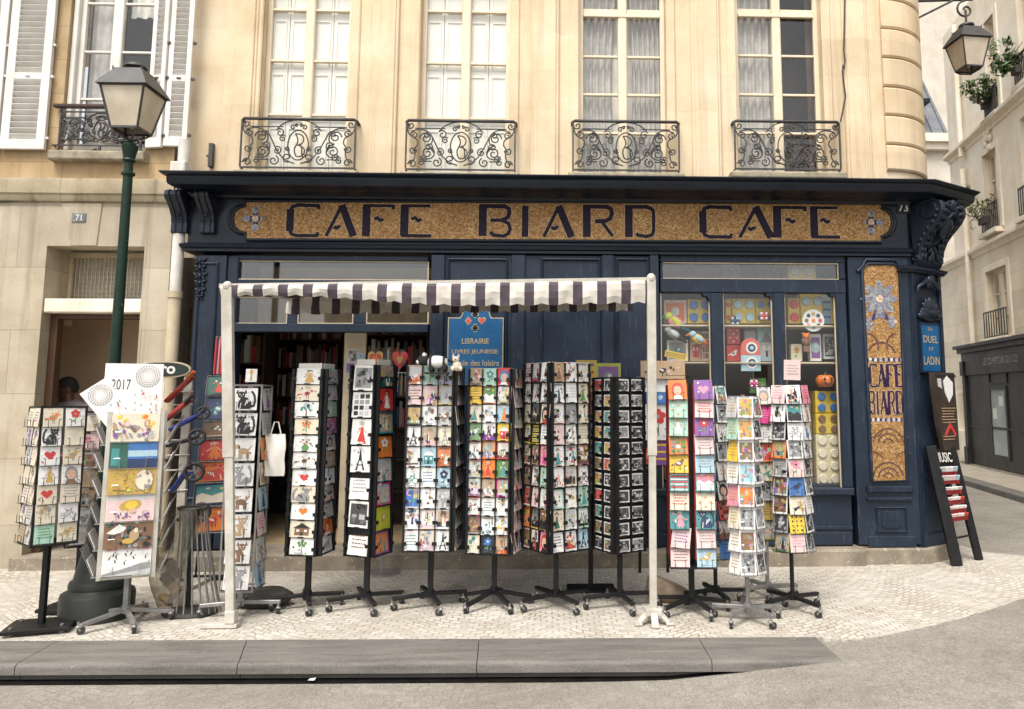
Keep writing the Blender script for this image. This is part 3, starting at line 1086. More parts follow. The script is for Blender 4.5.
# entablature: architrave and frieze, then the crown
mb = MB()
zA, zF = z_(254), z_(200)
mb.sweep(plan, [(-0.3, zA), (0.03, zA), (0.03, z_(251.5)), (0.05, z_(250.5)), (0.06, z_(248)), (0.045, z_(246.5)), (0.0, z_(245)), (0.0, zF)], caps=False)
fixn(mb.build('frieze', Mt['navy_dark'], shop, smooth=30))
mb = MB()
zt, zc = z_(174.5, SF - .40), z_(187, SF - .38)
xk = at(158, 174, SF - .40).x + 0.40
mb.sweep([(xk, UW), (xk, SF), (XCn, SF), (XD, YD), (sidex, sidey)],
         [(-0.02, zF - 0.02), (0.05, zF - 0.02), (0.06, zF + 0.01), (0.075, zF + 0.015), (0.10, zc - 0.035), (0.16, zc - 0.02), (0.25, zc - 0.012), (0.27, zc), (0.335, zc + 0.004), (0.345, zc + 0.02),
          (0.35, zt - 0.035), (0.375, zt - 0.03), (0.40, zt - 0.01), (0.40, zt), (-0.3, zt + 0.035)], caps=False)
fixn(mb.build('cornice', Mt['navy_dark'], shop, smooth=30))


def pb(mb, px0, py0, px1, py1, f, bk, b=0.006, Y=SF):
    x0, x1, z0, z1 = rect(px0, py0, px1, py1, Y)
    mb.bbox(x0, x1, Y - f, Y + bk, z0, z1, b)
    return x0, x1, z0, z1


def panel(name, px0, py0, px1, py1, f=0.012, m=3.0, mtl='navy', par=None):
    """raised moulding frame round a sunk panel"""
    x0, x1, z0, z1 = rect(px0, py0, px1, py1, SF)
    mb = MB()
    t = 0.028
    prof = [(0, 0), (0.007, f), (t * .5, f * 1.3), (t * .75, f * .6), (t, 0)]
    for (a, b, c, d) in ((x0, x1, z0, z1),):
        for i in range(len(prof) - 1):
            (o0, h0), (o1, h1) = prof[i], prof[i + 1]
            q = lambda o, h: [(a + o, SF - h - .002, c + o), (b - o, SF - h - .002, c + o), (b - o, SF - h - .002, d - o), (a + o, SF - h - .002, d - o)]
            A, B = q(o0, h0), q(o1, h1)
            for k in range(4):
                l = (k + 1) % 4
                mb.add([A[k], A[l], B[l], B[k]], [(0, 1, 2, 3)])
    return mb.build(name, Mt[mtl], par or shop, smooth=25)


yb = 549.5
# left pilaster
mb = MB()
pb(mb, 188, 255, 219, yb, 0.0, 0.2)
fixn(mb.build('pilaster', Mt['navy'], shop))
panel('pilaster_moulding', 192, 262, 213, 500)
mb = MB()
pb(mb, 219.3, 255, 230, yb, -0.02, 0.2)
mb.build('door_jamb', Mt['navy'], shop)
# carved drop of husks on the pilaster
mb = MB()
for i, y in enumerate((261, 268, 276, 283, 291, 297)):
    p = at(200.5, y, SF)
    s = (1.1, 1, 1.2, 1, .9, .5)[i]
    for q in (-1, 1):
        mb.ball((p.x + q * .035 * s, SF - .012, p.z + .01), .032 * s, .014, .013, 10, 6, Matrix.Rotation(q * -.7, 3, 'Y'))
        mb.ball((p.x + q * .03 * s, SF - .012, p.z - .022), .022 * s, .012, .010, 10, 6, Matrix.Rotation(q * .6, 3, 'Y'))
    mb.ball((p.x, SF - .014, p.z), .017 * s, .016, .022 * s, 10, 6)
mb.build('carved_ornament', Mt['carve'], shop, smooth=60)


# scrolled corbels under the crown at the left end
def corbel(px0, px1):
    x0, x1, z0, z1 = rect(px0, 187, px1, 234, SF)
    prof = []
    z1 = zc - 0.015
    h = z1 - z0
    prof = [(0.0, z0), (0.045, z0), (0.052, z0 + .03 * h), (0.05, z0 + .25 * h), (0.065, z0 + .42 * h), (0.10, z0 + .55 * h), (0.15, z0 + .68 * h), (0.20, z0 + .78 * h), (0.225, z0 + .86 * h), (0.22, z0 + .95 * h), (0.19, z1), (0, z1)]
    mb = MB()
    vs = [(x0, SF - o, z) for o, z in prof] + [(x1, SF - o, z) for o, z in prof]
    n = len(prof)
    mb.add(vs, [list(range(n)), list(range(2 * n - 1, n - 1, -1))] + [(i, n + i, n + (i + 1) % n, (i + 1) % n) for i in range(n)])
    o = fixn(mb.build('corbel', Mt['carve'], shop))
    mb = MB()
    for s in (0.28, 0.72):
        x = x0 + (x1 - x0) * s
        mb.tube([(x, SF - q - .004, z) for q, z in prof[2:-1]], 0.008, 6)
    mb.ball(((x0 + x1) / 2, SF - .075, z0 + .45 * h), .022, .02, .02)
    mb.tube([(x0 - .004, SF - .17, z1 - .06), (x1 + .004, SF - .17, z1 - .06)], .04, 14)
    mb.build('corbel_ridge', Mt['carve'], o, smooth=50)


corbel(174.5, 190)
corbel(203, 217)

# ------------------------------------------------------------------ name band
poly = [(246, 201), (246, 206), (240, 207.5), (235, 211), (233, 217), (233, 222), (235, 228), (240, 232), (246, 233.5), (247, 240),
        (881, 242.5), (881, 237), (887, 234.5), (891, 229), (892, 222.5), (890.5, 216), (887, 211), (881, 209), (881, 203)]
P3 = [at(x, y, SF) for x, y in poly]
mb = MB()
mb.prism([(p.x, p.z) for p in P3], SF - 0.012, SF + 0.0)
sign = mb.build('name_band', Mt['mosaic'], shop)
mb = MB()
mb.tube([(p.x, SF - 0.012, p.z) for p in P3], 0.017, 8, closed=True)
mb.tube([(p.x + (0.03 if p.x > 0 else -0.03) * 1, SF - 0.004, p.z) for p in P3[1:9]], 0.02, 8)
mb.tube([(p.x + 0.03, SF - 0.004, p.z) for p in P3[11:18]], 0.02, 8)
mb.build('band_frame', Mt['navy_dark'], sign, smooth=60)

STROKE = {
    'C': [[(1.0, .86), (.98, .97), (.30, .985), (.14, .93), (.085, .80)], 0.075, [(.085, .85), (.085, .15)], .17, [[(.085, .2), (.14, .07), (.30, .02), (.97, .02), (1.0, .13)]]],
    'A': [[(.03, .0), (.50, .97)], .07, [(.50, 1.0), (.92, .0)], .17, [[(.27, .30), (.36, .26), (.46, .33)], [(.46, .33), (.50, .30)]]],
    'F': [[(.0, .975), (1.0, .975), (1.0, .86)], .065, [(.12, .98), (.12, .0)], .19, [[(.38, .55), (.48, .60), (.58, .50), (.68, .56)]]],
    'E': [[(.0, .975), (.95, .975)], .065, [(.12, .98), (.12, .02)], .19, [[(.03, .025), (1.0, .025)], [(.34, .55), (.45, .60), (.56, .50), (.67, .56)]]],
    'B': [[(.0, .975), (.80, .975), (.93, .90), (.95, .78), (.90, .62), (.70, .52)], .085, [(.12, .98), (.12, .02)], .18, [[(.36, .53), (.70, .53), (.92, .44), (.98, .26), (.92, .10), (.78, .02), (.45, .06), (.36, .16)]]],
    'I': [[(.5, .97), (.5, .9)], .3, [(.5, 1.0), (.5, .0)], .62, []],
    'R': [[(.0, .975), (.78, .975), (.90, .90), (.93, .76), (.88, .60), (.72, .52), (.38, .50)], .085, [(.12, .98), (.12, .0)], .18, [[(.60, .50), (.95, .03)]]],
    'D': [[(.0, .975), (.70, .975), (.90, .90)], .08, [(.12, .98), (.12, .0)], .18, [[(.90, .92), (.93, .80), (.93, .22), (.88, .08), (.70, .025), (.42, .06), (.36, .13)]]],
}


def stroke_letter(ch, x0, x1, z0, z1, y, dark, pale, wt=1.0):
    W_, H2 = x1 - x0, z1 - z0
    p1, w1, stem, ws, rest = STROKE[ch]
    lay = [0]

    def seg(mb, pts, w, grow, yy, c):
        for i, (a, b) in enumerate(zip(pts, pts[1:])):
            ax, az, bx, bz = x0 + a[0] * W_, z0 + a[1] * H2, x0 + b[0] * W_, z0 + b[1] * H2
            d = Vector((bx - ax, bz - az))
            if d.length < 1e-6:
                continue
            d.normalize()
            n = Vector((-d.y, d.x))
            hw = w / 2 + grow
            ex = grow + (0.35 * w if 0 < i else 0)
            ax, az, bx, bz = ax - d.x * ex, az - d.y * ex, bx + d.x * grow, bz + d.y * grow
            lay[0] += 1
            mb.flat([(ax + n.x * hw, az + n.y * hw), (ax - n.x * hw, az - n.y * hw), (bx - n.x * hw, bz - n.y * hw), (bx + n.x * hw, bz + n.y * hw)], yy - lay[0] * 0.00008, c)
    mb = MB()
    sz = min(W_, H2) * wt
    parts = [(stem, ws * sz * 1.4)] + [(p1, w1 * sz * 1.6)] + [(r_, 0.07 * sz * 1.6) for r_ in rest]
    if ch == 'I':
        parts = [(stem, W_ * .62)]
    for p, w in parts:
        seg(mb, p, w, 0.0075, y, pale)
    lay[0] = 0
    for p, w in parts:
        seg(mb, p, w, 0.0, y - 0.003, dark)
    return mb


DK = (0.013, 0.006, 0.018)
PALE = (0.42, 0.30, 0.17)
for ch, a, b in (('C', 288, 319), ('A', 326, 357), ('F', 363, 393.5), ('E', 401, 432), ('B', 479, 511), ('I', 520, 530.5), ('A', 543, 574), ('R', 583, 614), ('D', 625, 655.5), ('C', 700, 731), ('A', 738, 773), ('F', 773, 805), ('E', 810, 839)):
    y0, y1 = 205 + (a - 288) * .0045, 236.5 + (a - 288) * .003
    x0, x1, z0, z1 = rect(a, y0, b, y1, SF)
    stroke_letter(ch, x0, x1, z0, z1, SF - 0.0135, DK, PALE).build('mosaic_letter', Mt['mosaic_motif'], sign)


def petal(mb, cx, cz, a, l, w, y, col, tip=None):
    pts = [(0, 0), (l * .35, w * .5), (l * .75, w * .42), (l, 0), (l * .75, -w * .42), (l * .35, -w * .5)]
    mb.flat([(cx + x * math.cos(a) - z * math.sin(a), cz + x * math.sin(a) + z * math.cos(a)) for x, z in pts], y, col)


LIL, BLU, DBL, PNK, CRM = (0.23, 0.215, 0.275), (0.27, 0.30, 0.315), (0.05, 0.045, 0.14), (0.55, 0.30, 0.22), (0.60, 0.50, 0.38)
mb = MB()
for cx, s in ((256, 1), (870.5, -1)):
    mb = MB()
    p = at(cx, 219 if s > 0 else 222.5, SF)
    for k, (a, l) in enumerate(((90, .13), (270, .13), (180 if s > 0 else 0, .13), (0 if s > 0 else 180, .05))):
        y = SF - .0145 - k * .0004
        petal(mb, p.x, p.z, R(a), l, .055, y, DBL)
        petal(mb, p.x + math.cos(R(a)) * .05, p.z + math.sin(R(a)) * .05, R(a + 28), l * .55, .035, y - .0012, BLU)
        petal(mb, p.x + math.cos(R(a)) * .05, p.z + math.sin(R(a)) * .05, R(a - 28), l * .55, .035, y - .0014, BLU)
        petal(mb, p.x + math.cos(R(a)) * .06, p.z + math.sin(R(a)) * .06, R(a), l * .6, .035, y - .0016, LIL)
    mb.flat([(p.x + .032 * math.cos(t * .5236), p.z + .032 * math.sin(t * .5236)) for t in range(12)], SF - .018, CRM)
    mb.flat([(p.x + .016 * math.cos(t * .5236), p.z + .016 * math.sin(t * .5236)) for t in range(12)], SF - .0184, PNK)
    mb.build('mosaic_flower', Mt['mosaic_motif'], sign)

# ------------------------------------------------------------------ doorway and its transoms
mb = MB()
pb(mb, 230.3, 255, 428, 260, -0.03, 0.12)
pb(mb, 230.3, 279.5, 428, 296, -0.03, 0.12)
pb(mb, 230.3, 323.5, 428, 332, -0.01, 0.12)
for a, b in ((286, 296), (352.5, 365)):
    pb(mb, a, 296.2, b, 323.3, -0.035, 0.12)
fixn(mb.build('transom_frame', Mt['navy'], shop))
for a, b, c, d in ((230.3, 260, 428, 279.5), (230.3, 296, 286, 323.5), (296, 296, 352.5, 323.5), (365, 296, 428, 323.5)):
    x0, x1, z0, z1 = rect(a, c, b if b > a else a, d, SF) if False else rect(a, b, c, d, SF)
    mb = MB()
    mb.add([(x0, SF + .07, z0), (x1, SF + .07, z0), (x1, SF + .07, z1), (x0, SF + .07, z1)], [(0, 1, 2, 3)])
    mb.build('transom_pane', Mt['transom_glass'], shop)
    mb = MB()
    for u0, u1, v0, v1 in ((x0, x1, z0, z0 + .012), (x0, x1, z1 - .012, z1), (x0, x0 + .012, z0 + .012, z1 - .012), (x1 - .012, x1, z0 + .012, z1 - .012)):
        mb.box(u0, u1, SF + .05, SF + .066, v0, v1)
    mb.build('pane_bead', Mt['pipe_cream'], shop)

# timber wall between doorway and window
mb = MB()
pb(mb, 428, 255, 653, yb, -0.012, 0.15)
mb.build('panel_wall', Mt['navy'], shop)
for a, b in ((428.3, 442), (510, 524), (602.5, 614), (651, 660)):
    mb = MB()
    pb(mb, a, 255, b, yb, 0.02, 0.012)
    mb.build('pilaster', Mt['navy'], shop)
for a, b in ((445, 507), (540, 601), (616, 650)):
    panel('upper_panel', a, 258, b, 470)
    panel('lower_panel', a, 484, b, 542)

# ------------------------------------------------------------------ shop window
mb = MB()
pb(mb, 660.3, 255, 846, 262, -0.02, 0.1)
pb(mb, 660.3, 279, 846, 292.5, 0.0, 0.1)
pb(mb, 660.3, 262.2, 663, 278.8, -0.02, 0.1)
pb(mb, 839.5, 262.2, 846, 278.8, -0.02, 0.1)
for a, b, c, d in ((655, 661.5, 658, 663.5), (712, 725, 712, 725.5), (775.5, 787.5, 776, 788), (839.5, 850, 842.5, 853)):
    x0, x1, z0, z1 = rect(a, 292.7, b, 488, SF)
    mb.bbox(x0, x1, SF - 0.0, SF + 0.1, z0, z1, 0.01)
fixn(mb.build('window_frame', Mt['navy'], shop))
LI = [(661.8, 712), (725.2, 775.4), (787.6, 839.4)]
mb = MB()
for a, b in LI:
    for s in (1,):
        x1_, z1_ = at(b, 292.5, SF).x, at(b, 292.5, SF).z
        mb.prism([(x1_ + .01, z1_ + .01), (x1_ - .10, z1_ + .01), (x1_ - .085, z1_ - .03), (x1_ - .04, z1_ - .04), (x1_ - .03, z1_ - .085), (x1_ + .01, z1_ - .10)], SF + .012, SF + .09)
mb.build('corner_bracket', Mt['navy'], shop)
for a, b in LI:
    x0, x1, z0, z1 = rect(a, 292.5, b, 488, SF)
    mb = MB()
    mb.add([(x0, SF + .06, z0), (x1, SF + .06, z0), (x1, SF + .06, z1), (x0, SF + .06, z1)], [(0, 1, 2, 3)])
    mb.build('window_pane', Mt['shop_glass'], shop)
    mb = MB()
    mb.box(x0, x0 + .011, SF + .035, SF + .056, z0, z1)
    mb.box(x1 - .011, x1, SF + .035, SF + .056, z0, z1)
    mb.build('pane_bead', Mt['pipe_cream'], shop)
x0, x1, z0, z1 = rect(663, 262, 840, 279, SF)
mb = MB()
mb.add([(x0, SF + .06, z0), (x1, SF + .06, z0), (x1, SF + .06, z1), (x0, SF + .06, z1)], [(0, 1, 2, 3)])
mb.build('transom_pane', Mt['transom_glass'], shop)
mb = MB()
for u0, u1, v0, v1 in ((x0, x1, z0, z0 + .012), (x0, x1, z1 - .012, z1), (x1 - .012, x1, z0 + .012, z1 - .012)):
    mb.box(u0, u1, SF + .035, SF + .056, v0, v1)
mb.build('pane_bead', Mt['pipe_cream'], shop)
mb = MB()
pb(mb, 655, 488, 853, 495.5, 0.05, 0.1, 0.012)
mb.build('window_ledge', Mt['navy'], shop)
mb = MB()
pb(mb, 655, 495.7, 853, 546, -0.012, 0.1)
mb.build('stall_riser', Mt['navy'], shop)
mb = MB()
pb(mb, 655, 526.5, 853, 530, 0.006, 0.02, 0.004)
mb.build('riser_moulding', Mt['navy'], shop)
mb = MB()
pb(mb, 655, 533, 853, 546, 0.004, 0.02, 0.006)
mb.build('riser_moulding', Mt['navy'], shop)

# ------------------------------------------------------------------ mosaic pier
mb = MB()
x0, x1, z0, z1 = rect(850, 255, 916, 547, SF)
x0, x1 = at(853, 400, SF).x, XCn
mb.box(x0, x1, SF - .004, SF + .2, z_(547), z_(255))
mb.build('corner_pier', Mt['navy'], shop)
poly = [(861.5, 270), (867, 264), (893, 264), (899, 270), (906.5, 480), (871.5, 481)]
MP = [at(x, y, SF) for x, y in poly]
mb = MB()
mb.prism([(p.x, p.z) for p in MP], SF - .012, SF)
mos = mb.build('mosaic_panel', Mt['mosaic'], shop)
mb = MB()
mb.tube([(p.x, SF - .014, p.z) for p in MP], .017, 8, closed=True)
mb.tube([(at(x, y, SF).x, SF - .014, at(x, y, SF).z) for x, y in ((857, 272), (862, 266.5), (865, 260), (895, 260), (898, 266), (902.5, 271))], .02, 8)
mb.build('panel_frame', Mt['navy'], mos, smooth=60)
mb = MB()
pt = lambda x, y: (at(x, y, SF).x, at(x, y, SF).z)
lay = 0
for cx, cy, s in ((879, 299, 1.0), (864.5, 324, .5), (895, 322, .5)):
    mb = MB()
    px_, pz_ = pt(cx, cy)
    for k, a in enumerate((90, 45, 135, 0, 180, 225, 315, 270)):
        lay += 1
        y = SF - .0135 - lay * .00015
        aa = R(a)
        if s < 1 and (px_ + .2 * s * math.cos(aa) < MP[0].x + .05 or px_ + .2 * s * math.cos(aa) > MP[4].x - .05):
            continue
        petal(mb, px_, pz_, aa, .20 * s, .085 * s, y, LIL if k % 2 else BLU)
        petal(mb, px_ + .05 * s * math.cos(aa), pz_ + .05 * s * math.sin(aa), aa, .12 * s, .04 * s, y - .002, BLU if k % 2 else LIL)
    mb.flat([(px_ + .036 * s * math.cos(t * .5236), pz_ + .036 * s * math.sin(t * .5236)) for t in range(12)], SF - .0185, CRM)
    mb.flat([(px_ + .018 * s * math.cos(t * .5236), pz_ + .018 * s * math.sin(t * .5236)) for t in range(12)], SF - .019, PNK)
    mb.build('mosaic_flower', Mt['mosaic_motif'], mos)
# leaves below the flower
for sx in (-1, 1):
    mb = MB()
    px_, pz_ = pt(879, 308)
    for a, l, c in ((-60, .13, DBL), (-80, .10, LIL)):
        lay += 1
        petal(mb, px_ + sx * .02, pz_ - .02, R(a) if sx > 0 else math.pi - R(a), l, .04, SF - .0135 - lay * .00015, c)
    mb.build('mosaic_leaf', Mt['mosaic_motif'], mos)


def arc(mb, cx, cy, r, a0, a1, w, y, col, n=14):
    c = pt(cx, cy)
    mb = MB()
    for i in range(n):
        t0, t1 = R(a0 + (a1 - a0) * i / n), R(a0 + (a1 - a0) * (i + 1) / n)
        q = [(c[0] + (r + s) * math.cos(t), c[1] + (r + s) * math.sin(t)) for s, t in ((-w / 2, t0), (w / 2, t0), (w / 2, t1), (-w / 2, t1))]
        if min(x for x, z in q) < MP[0].x + .012 or max(x for x, z in q) > MP[3].x + .03:
            continue
        mb.flat(q, y, col)
    mb.build('mosaic_arc', Mt['mosaic_motif'], mos)


TER = (0.12, 0.06, 0.045)
arc(mb, 881, 357, .145, 15, 165, .02, SF - .0130, TER)
arc(mb, 865, 346, .13, -20, 75, .02, SF - .0131, TER)
arc(mb, 899, 346, .13, 105, 200, .02, SF - .0132, TER)
for cy, i in ((444, 0), (478, 1)):
    for r in (.15, .10, .05):
        arc(mb, 888, cy, r, 8, 172, .016, SF - .0130 - .0001 * i, TER)
for cx in (873, 905):
    arc(mb, cx, 462, .10, 20, 160, .012, SF - .0133, TER)
    arc(mb, cx, 428, .09, 200, 340, .010, SF - .0134, TER)
for cy, x0_, x1_ in ((358, 865, 902), (418, 868, 904)):
    mb = MB()
    for i in range(7):
        a = x0_ + (x1_ - x0_) * i / 7 + .8
        w_ = (x1_ - x0_) / 14
        for j in (0, 1):
            q = [pt(a + j * w_, cy), pt(a + j * w_ + w_, cy), pt(a + j * w_ + w_, cy + 3.4), pt(a + j * w_, cy + 3.4)]
            mb.flat(q, SF - .0138, (.55, .50, .42) if j else DBL)
    mb.merge()
    mb.build('chequer_tiles', Mt['mosaic_motif'], mos)
for word, y0, y1, xa, xb in (('CAFE', 364, 387, 868.5, 903), ('BIARD', 391, 414.5, 867.5, 903)):
    wid = [(.55 if c == 'I' else 1) for c in word]
    x = xa
    for c, w in zip(word, wid):
        ww = (xb - xa) / sum(wid) * w
        a0, a1, b0, b1 = rect(x + .3, y0, x + ww - 1.2, y1, SF)
        stroke_letter(c, a0, a1, b0, b1, SF - .0135, (0.030, 0.012, 0.05), PALE, 1.7).build('mosaic_letter', Mt['mosaic_motif'], mos)
        x += ww
mb = MB()
for q in ((866, 486, 912, 492, 0.035, 0.0, 0.008), (866, 497, 911, 500.5, 0.03, 0.0, 0.006), (868, 536, 916, 547, 0.012, 0.0, 0.006)):
    mb = MB()
    pb(mb, *q)
    mb.build('pier_moulding', Mt['navy'], shop)
panel('pier_panel', 875, 506, 907, 533, 0.016)
mb = MB()
a0, a1, b0, b1 = rect(881, 511, 901, 528, SF)
mb.prism([(a0 + .03, b0), (a1 - .03, b0), (a1, b0 + .03), (a1, b1 - .03), (a1 - .03, b1), (a0 + .03, b1), (a0, b1 - .03), (a0, b0 + .03)], SF - .014, SF - .004)
bevel(mb.build('panel_boss', Mt['navy'], shop), .008)

# ------------------------------------------------------------------ canted corner with its carved console
CL = math.hypot(CHX, CHY)
ux, uy = CHX / CL, CHY / CL
CM = Matrix(((ux, -uy, 0, XCn), (uy, ux, 0, SF), (0, 0, 1, 0), (0, 0, 0, 1)))   # local x along the cant, -y outwards
mb = MB()
mb.box(-0.02, CL + 0.02, 0.0, 0.2, zp * .9, z_(254))
mb.box(0.0, .05, -.02, 0.01, zp * .9, z_(262))
mb.box(CL - .05, CL, -.02, 0.01, zp * .9, z_(262))
mb.box(0.05, CL - .05, -.015, 0.01, zp * .9, zp * .9 + .12)
mb.box(0.05, CL - .05, -.02, 0.01, z_(480), z_(475))
mb.xf(CM)
cant = mb.build('canted_corner', Mt['navy'], shop)
zk0, zk1 = z_(263), zc - .005
hk = zk1 - zk0
prof = [(.02, 0), (.05, 0), (.075, .05), (.07, .14), (.085, .26), (.13, .40), (.20, .52), (.285, .63), (.335, .74), (.345, .85), (.31, .95), (.25, 1.0), (0, 1.0)]
mb = MB()
n = len(prof)
vs = [(.05, -o, zk0 + t * hk) for o, t in prof] + [(CL - .05, -o, zk0 + t * hk) for o, t in prof]
mb.add(vs, [list(range(n)), list(range(2 * n - 1, n - 1, -1))] + [(i, n + i, n + (i + 1) % n, (i + 1) % n) for i in range(n)])


def pf(t):
    for (o0, t0), (o1, t1) in zip(prof, prof[1:]):
        if t0 <= t <= t1 and t1 > t0:
            return o0 + (o1 - o0) * (t - t0) / (t1 - t0)
    return 0.2


for x in (.06, .09, CL - .09, CL - .06):
    mb.tube([(x, -pf(t / 12) - .006, zk0 + t / 12 * hk) for t in range(1, 12)], .016, 8)
# volutes at the top and beads on both cheeks
for x, s in ((.045, -1), (CL - .045, 1)):
    mb.tube([(x, -.20 + .12 * (1 - .85 * t) * math.cos(t * 9), zk0 + .80 * hk + .12 * (1 - .85 * t) * math.sin(t * 9)) for t in [i / 30 for i in range(31)]], .018, 6)
    mb.tube([(x, -.05 + .05 * (1 - .8 * t) * math.cos(-t * 8 + 2), zk0 + .12 * hk + .05 * (1 - .8 * t) * math.sin(-t * 8 + 2)) for t in [i / 24 for i in range(25)]], .012, 6)
    for k in range(7):
        t = .3 + k * .08
        mb.ball((x, -pf(t) * .9, zk0 + t * hk), .022)
# acanthus leaves round an oval cartouche
cxk = CL / 2
rk = random.Random(4)
mb.ball((cxk, -pf(.58) - .01, zk0 + .55 * hk), .085, .05, .115, 16, 10, Matrix.Rotation(.6, 3, 'X'))
mb.tube([(cxk + .105 * math.cos(a), -pf(max(.05, min(.95, .55 + .28 * math.sin(a)))) - .012, zk0 + .55 * hk + .135 * math.sin(a)) for a in [2 * math.pi * i / 24 for i in range(24)]], .017, 6, closed=True)
for s in (-1, 1):
    for k in range(9):
        t = .16 + k * .088
        a = 2.0 - k * .22
        for j in range(2):
            x = cxk + s * (.115 + .05 * j + .02 * math.sin(k * 2.1))
            mb.ball((x, -pf(min(t, .95)) - .012, zk0 + t * hk), .046 - .006 * j, .024, .020, 10, 6, Matrix.Rotation(-s * a, 3, 'Y') @ Matrix.Rotation(.5, 3, 'X'))
    mb.tube([(cxk + s * (.03 + .10 * (1 - .8 * q) * math.cos(q * 8)), -pf(.88) - .01, zk0 + .86 * hk + .055 * (1 - .8 * q) * math.sin(q * 8)) for q in [i / 20 for i in range(21)]], .015, 6)
    mb.ball((cxk + s * .045, -pf(.28) - .012, zk0 + .26 * hk), .05, .02, .02, 10, 6, Matrix.Rotation(s * .9, 3, 'Y'))
    mb.ball((cxk + s * .03, -pf(.15) - .012, zk0 + .13 * hk), .045, .02, .018, 10, 6, Matrix.Rotation(s * 1.2, 3, 'Y'))
mb.ball((cxk, -pf(.9) - .015, zk0 + .9 * hk), .045, .035, .05)
mb.ball((cxk, -pf(.2) - .015, zk0 + .18 * hk), .03, .025, .07)
mb.xf(CM)
fixn(mb.build('carved_console', Mt['carve'], cant, smooth=50))
mb = MB()
mb.sweep([(XCn - .14, SF), (XCn, SF), (XD, YD), (XD + .02, YD + .2)], [(0, zk0 - .07), (.05, zk0 - .07), (.06, zk0 - .05), (.075, zk0 - .045), (.08, zk0 - .02), (.05, zk0 - .005), (0, zk0 - .003)])
fixn(mb.build('cap_moulding', Mt['carve'], cant, smooth=35))
# palm shell and lion-knot below
zs0, zs1 = z_(318), z_(275)
mb = MB()
for k in range(7):
    a = R(90 + (k - 3) * 24)
    l = .20 * (1 - .05 * abs(k - 3))
    c = (cxk + l * .45 * math.cos(a), -.04, zs0 + .06 + l * .45 * math.sin(a))
    mb.ball(c, l * .52, .03, .042, 12, 8, Matrix.Rotation(-a, 3, 'Y'))
mb.ball((cxk, -.03, zs0 + .07), .17, .045, .08, 16, 8)
for s in (-1, 1):
    mb.ball((cxk + s * .15, -.03, zs0 + .045), .06, .035, .035)
    mb.tube([(cxk + s * .04, -.04, zs1), (cxk + s * .10, -.05, zs1 - .05), (cxk + s * .19, -.04, zs1 - .10), (cxk + s * .20, -.03, zs1 - .16)], [.02, .026, .022, .012], 8)
for q in range(6):
    mb.ball((cxk + rk.uniform(-.06, .06), -.05, zs1 - .03 + rk.uniform(-.05, .06)), .03, .025, .035)
mb.ball((cxk, -.05, zs1 - .02), .05, .04, .06)
mb.xf(CM)
mb.build('carved_shell', Mt['carve'], cant, smooth=60)

# ------------------------------------------------------------------ shop interior
mb = MB()
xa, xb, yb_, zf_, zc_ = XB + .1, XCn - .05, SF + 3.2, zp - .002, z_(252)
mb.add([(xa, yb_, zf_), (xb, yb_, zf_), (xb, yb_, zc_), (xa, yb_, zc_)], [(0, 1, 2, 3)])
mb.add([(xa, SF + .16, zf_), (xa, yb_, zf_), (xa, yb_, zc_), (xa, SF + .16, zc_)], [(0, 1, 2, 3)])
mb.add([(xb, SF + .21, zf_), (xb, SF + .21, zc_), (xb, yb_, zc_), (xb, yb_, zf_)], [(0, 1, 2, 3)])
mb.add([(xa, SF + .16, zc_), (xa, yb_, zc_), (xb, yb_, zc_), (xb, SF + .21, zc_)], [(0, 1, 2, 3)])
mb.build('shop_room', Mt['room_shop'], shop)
mb = MB()
mb.box(xa, xb, SF + .02, yb_, zf_ - .05, zf_)
mb.build('shop_floor', Mt['pale_wood'], shop)
# plain beige backing, added behind the transoms to stand in for their reflections
mb = MB()
x0, x1, z0, z1 = rect(230, 255, 428, 325, SF)
mb.box(x0, x1, SF + .75, SF + .80, z0 + .04, z1)
x0, x1, z0, z1 = rect(660, 255, 846, 280, SF)
mb.box(x0, x1, SF + .75, SF + .80, z0, z1)
mb.build('transom_backing', Mt['room_beige'], shop)
# back of the display window
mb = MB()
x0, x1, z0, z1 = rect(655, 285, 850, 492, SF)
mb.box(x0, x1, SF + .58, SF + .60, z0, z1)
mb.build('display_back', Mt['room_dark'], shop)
for y in (324, 361.5):
    mb = MB()
    pb(mb, 658, y, 846, y + 1.6, -.10, .5, .002)
    mb.build('display_shelf', Mt['pipe_cream'], shop)
mb = MB()
pb(mb, 655, 485.5, 848, 488, -.10, .57, .002)
mb.build('display_base', Mt['navy'], shop)

# house number and blue plaques: signs of their own
p = at(903, 208, SF)
s = thing('house_number_sign', 'small black house number plate reading 73 beside the mosaic name band', 'sign', (p.x, SF, p.z - .06))
mb = MB()
mb.bbox(p.x - .075, p.x + .075, SF - .006, SF + .0, p.z - .06, p.z + .06, .003)
mb.build('plate', Mt['black'], s)
text('73', .10, .075, Matrix.Translation((p.x, SF - .006, p.z)), Mt['white_paint'], 'digits', s, .001, .012)

BLUE = mat('plaque blue', (0.010, 0.10, 0.24), (0.007, 0.075, 0.19), 5, 0.4, 0.05, 60)
GOLD = mat('plaque gilt', (0.46, 0.36, 0.21), (0.36, 0.27, 0.15), 30, 0.45)
RED = mat('plaque red', (0.62, 0.10, 0.075), (0.5, 0.08, 0.06), 20, 0.45)
YP = SF - .022
x0, x1, z0, z1 = rect(448, 318, 503, 372, YP)
z0 -= .12
zt_ = at(475, 305, YP).z
cx = (x0 + x1) / 2
s = thing('shop_plaque', 'blue plaque with playing card suits and gilt lettering between doorway and window', 'sign', (cx, YP, z0))


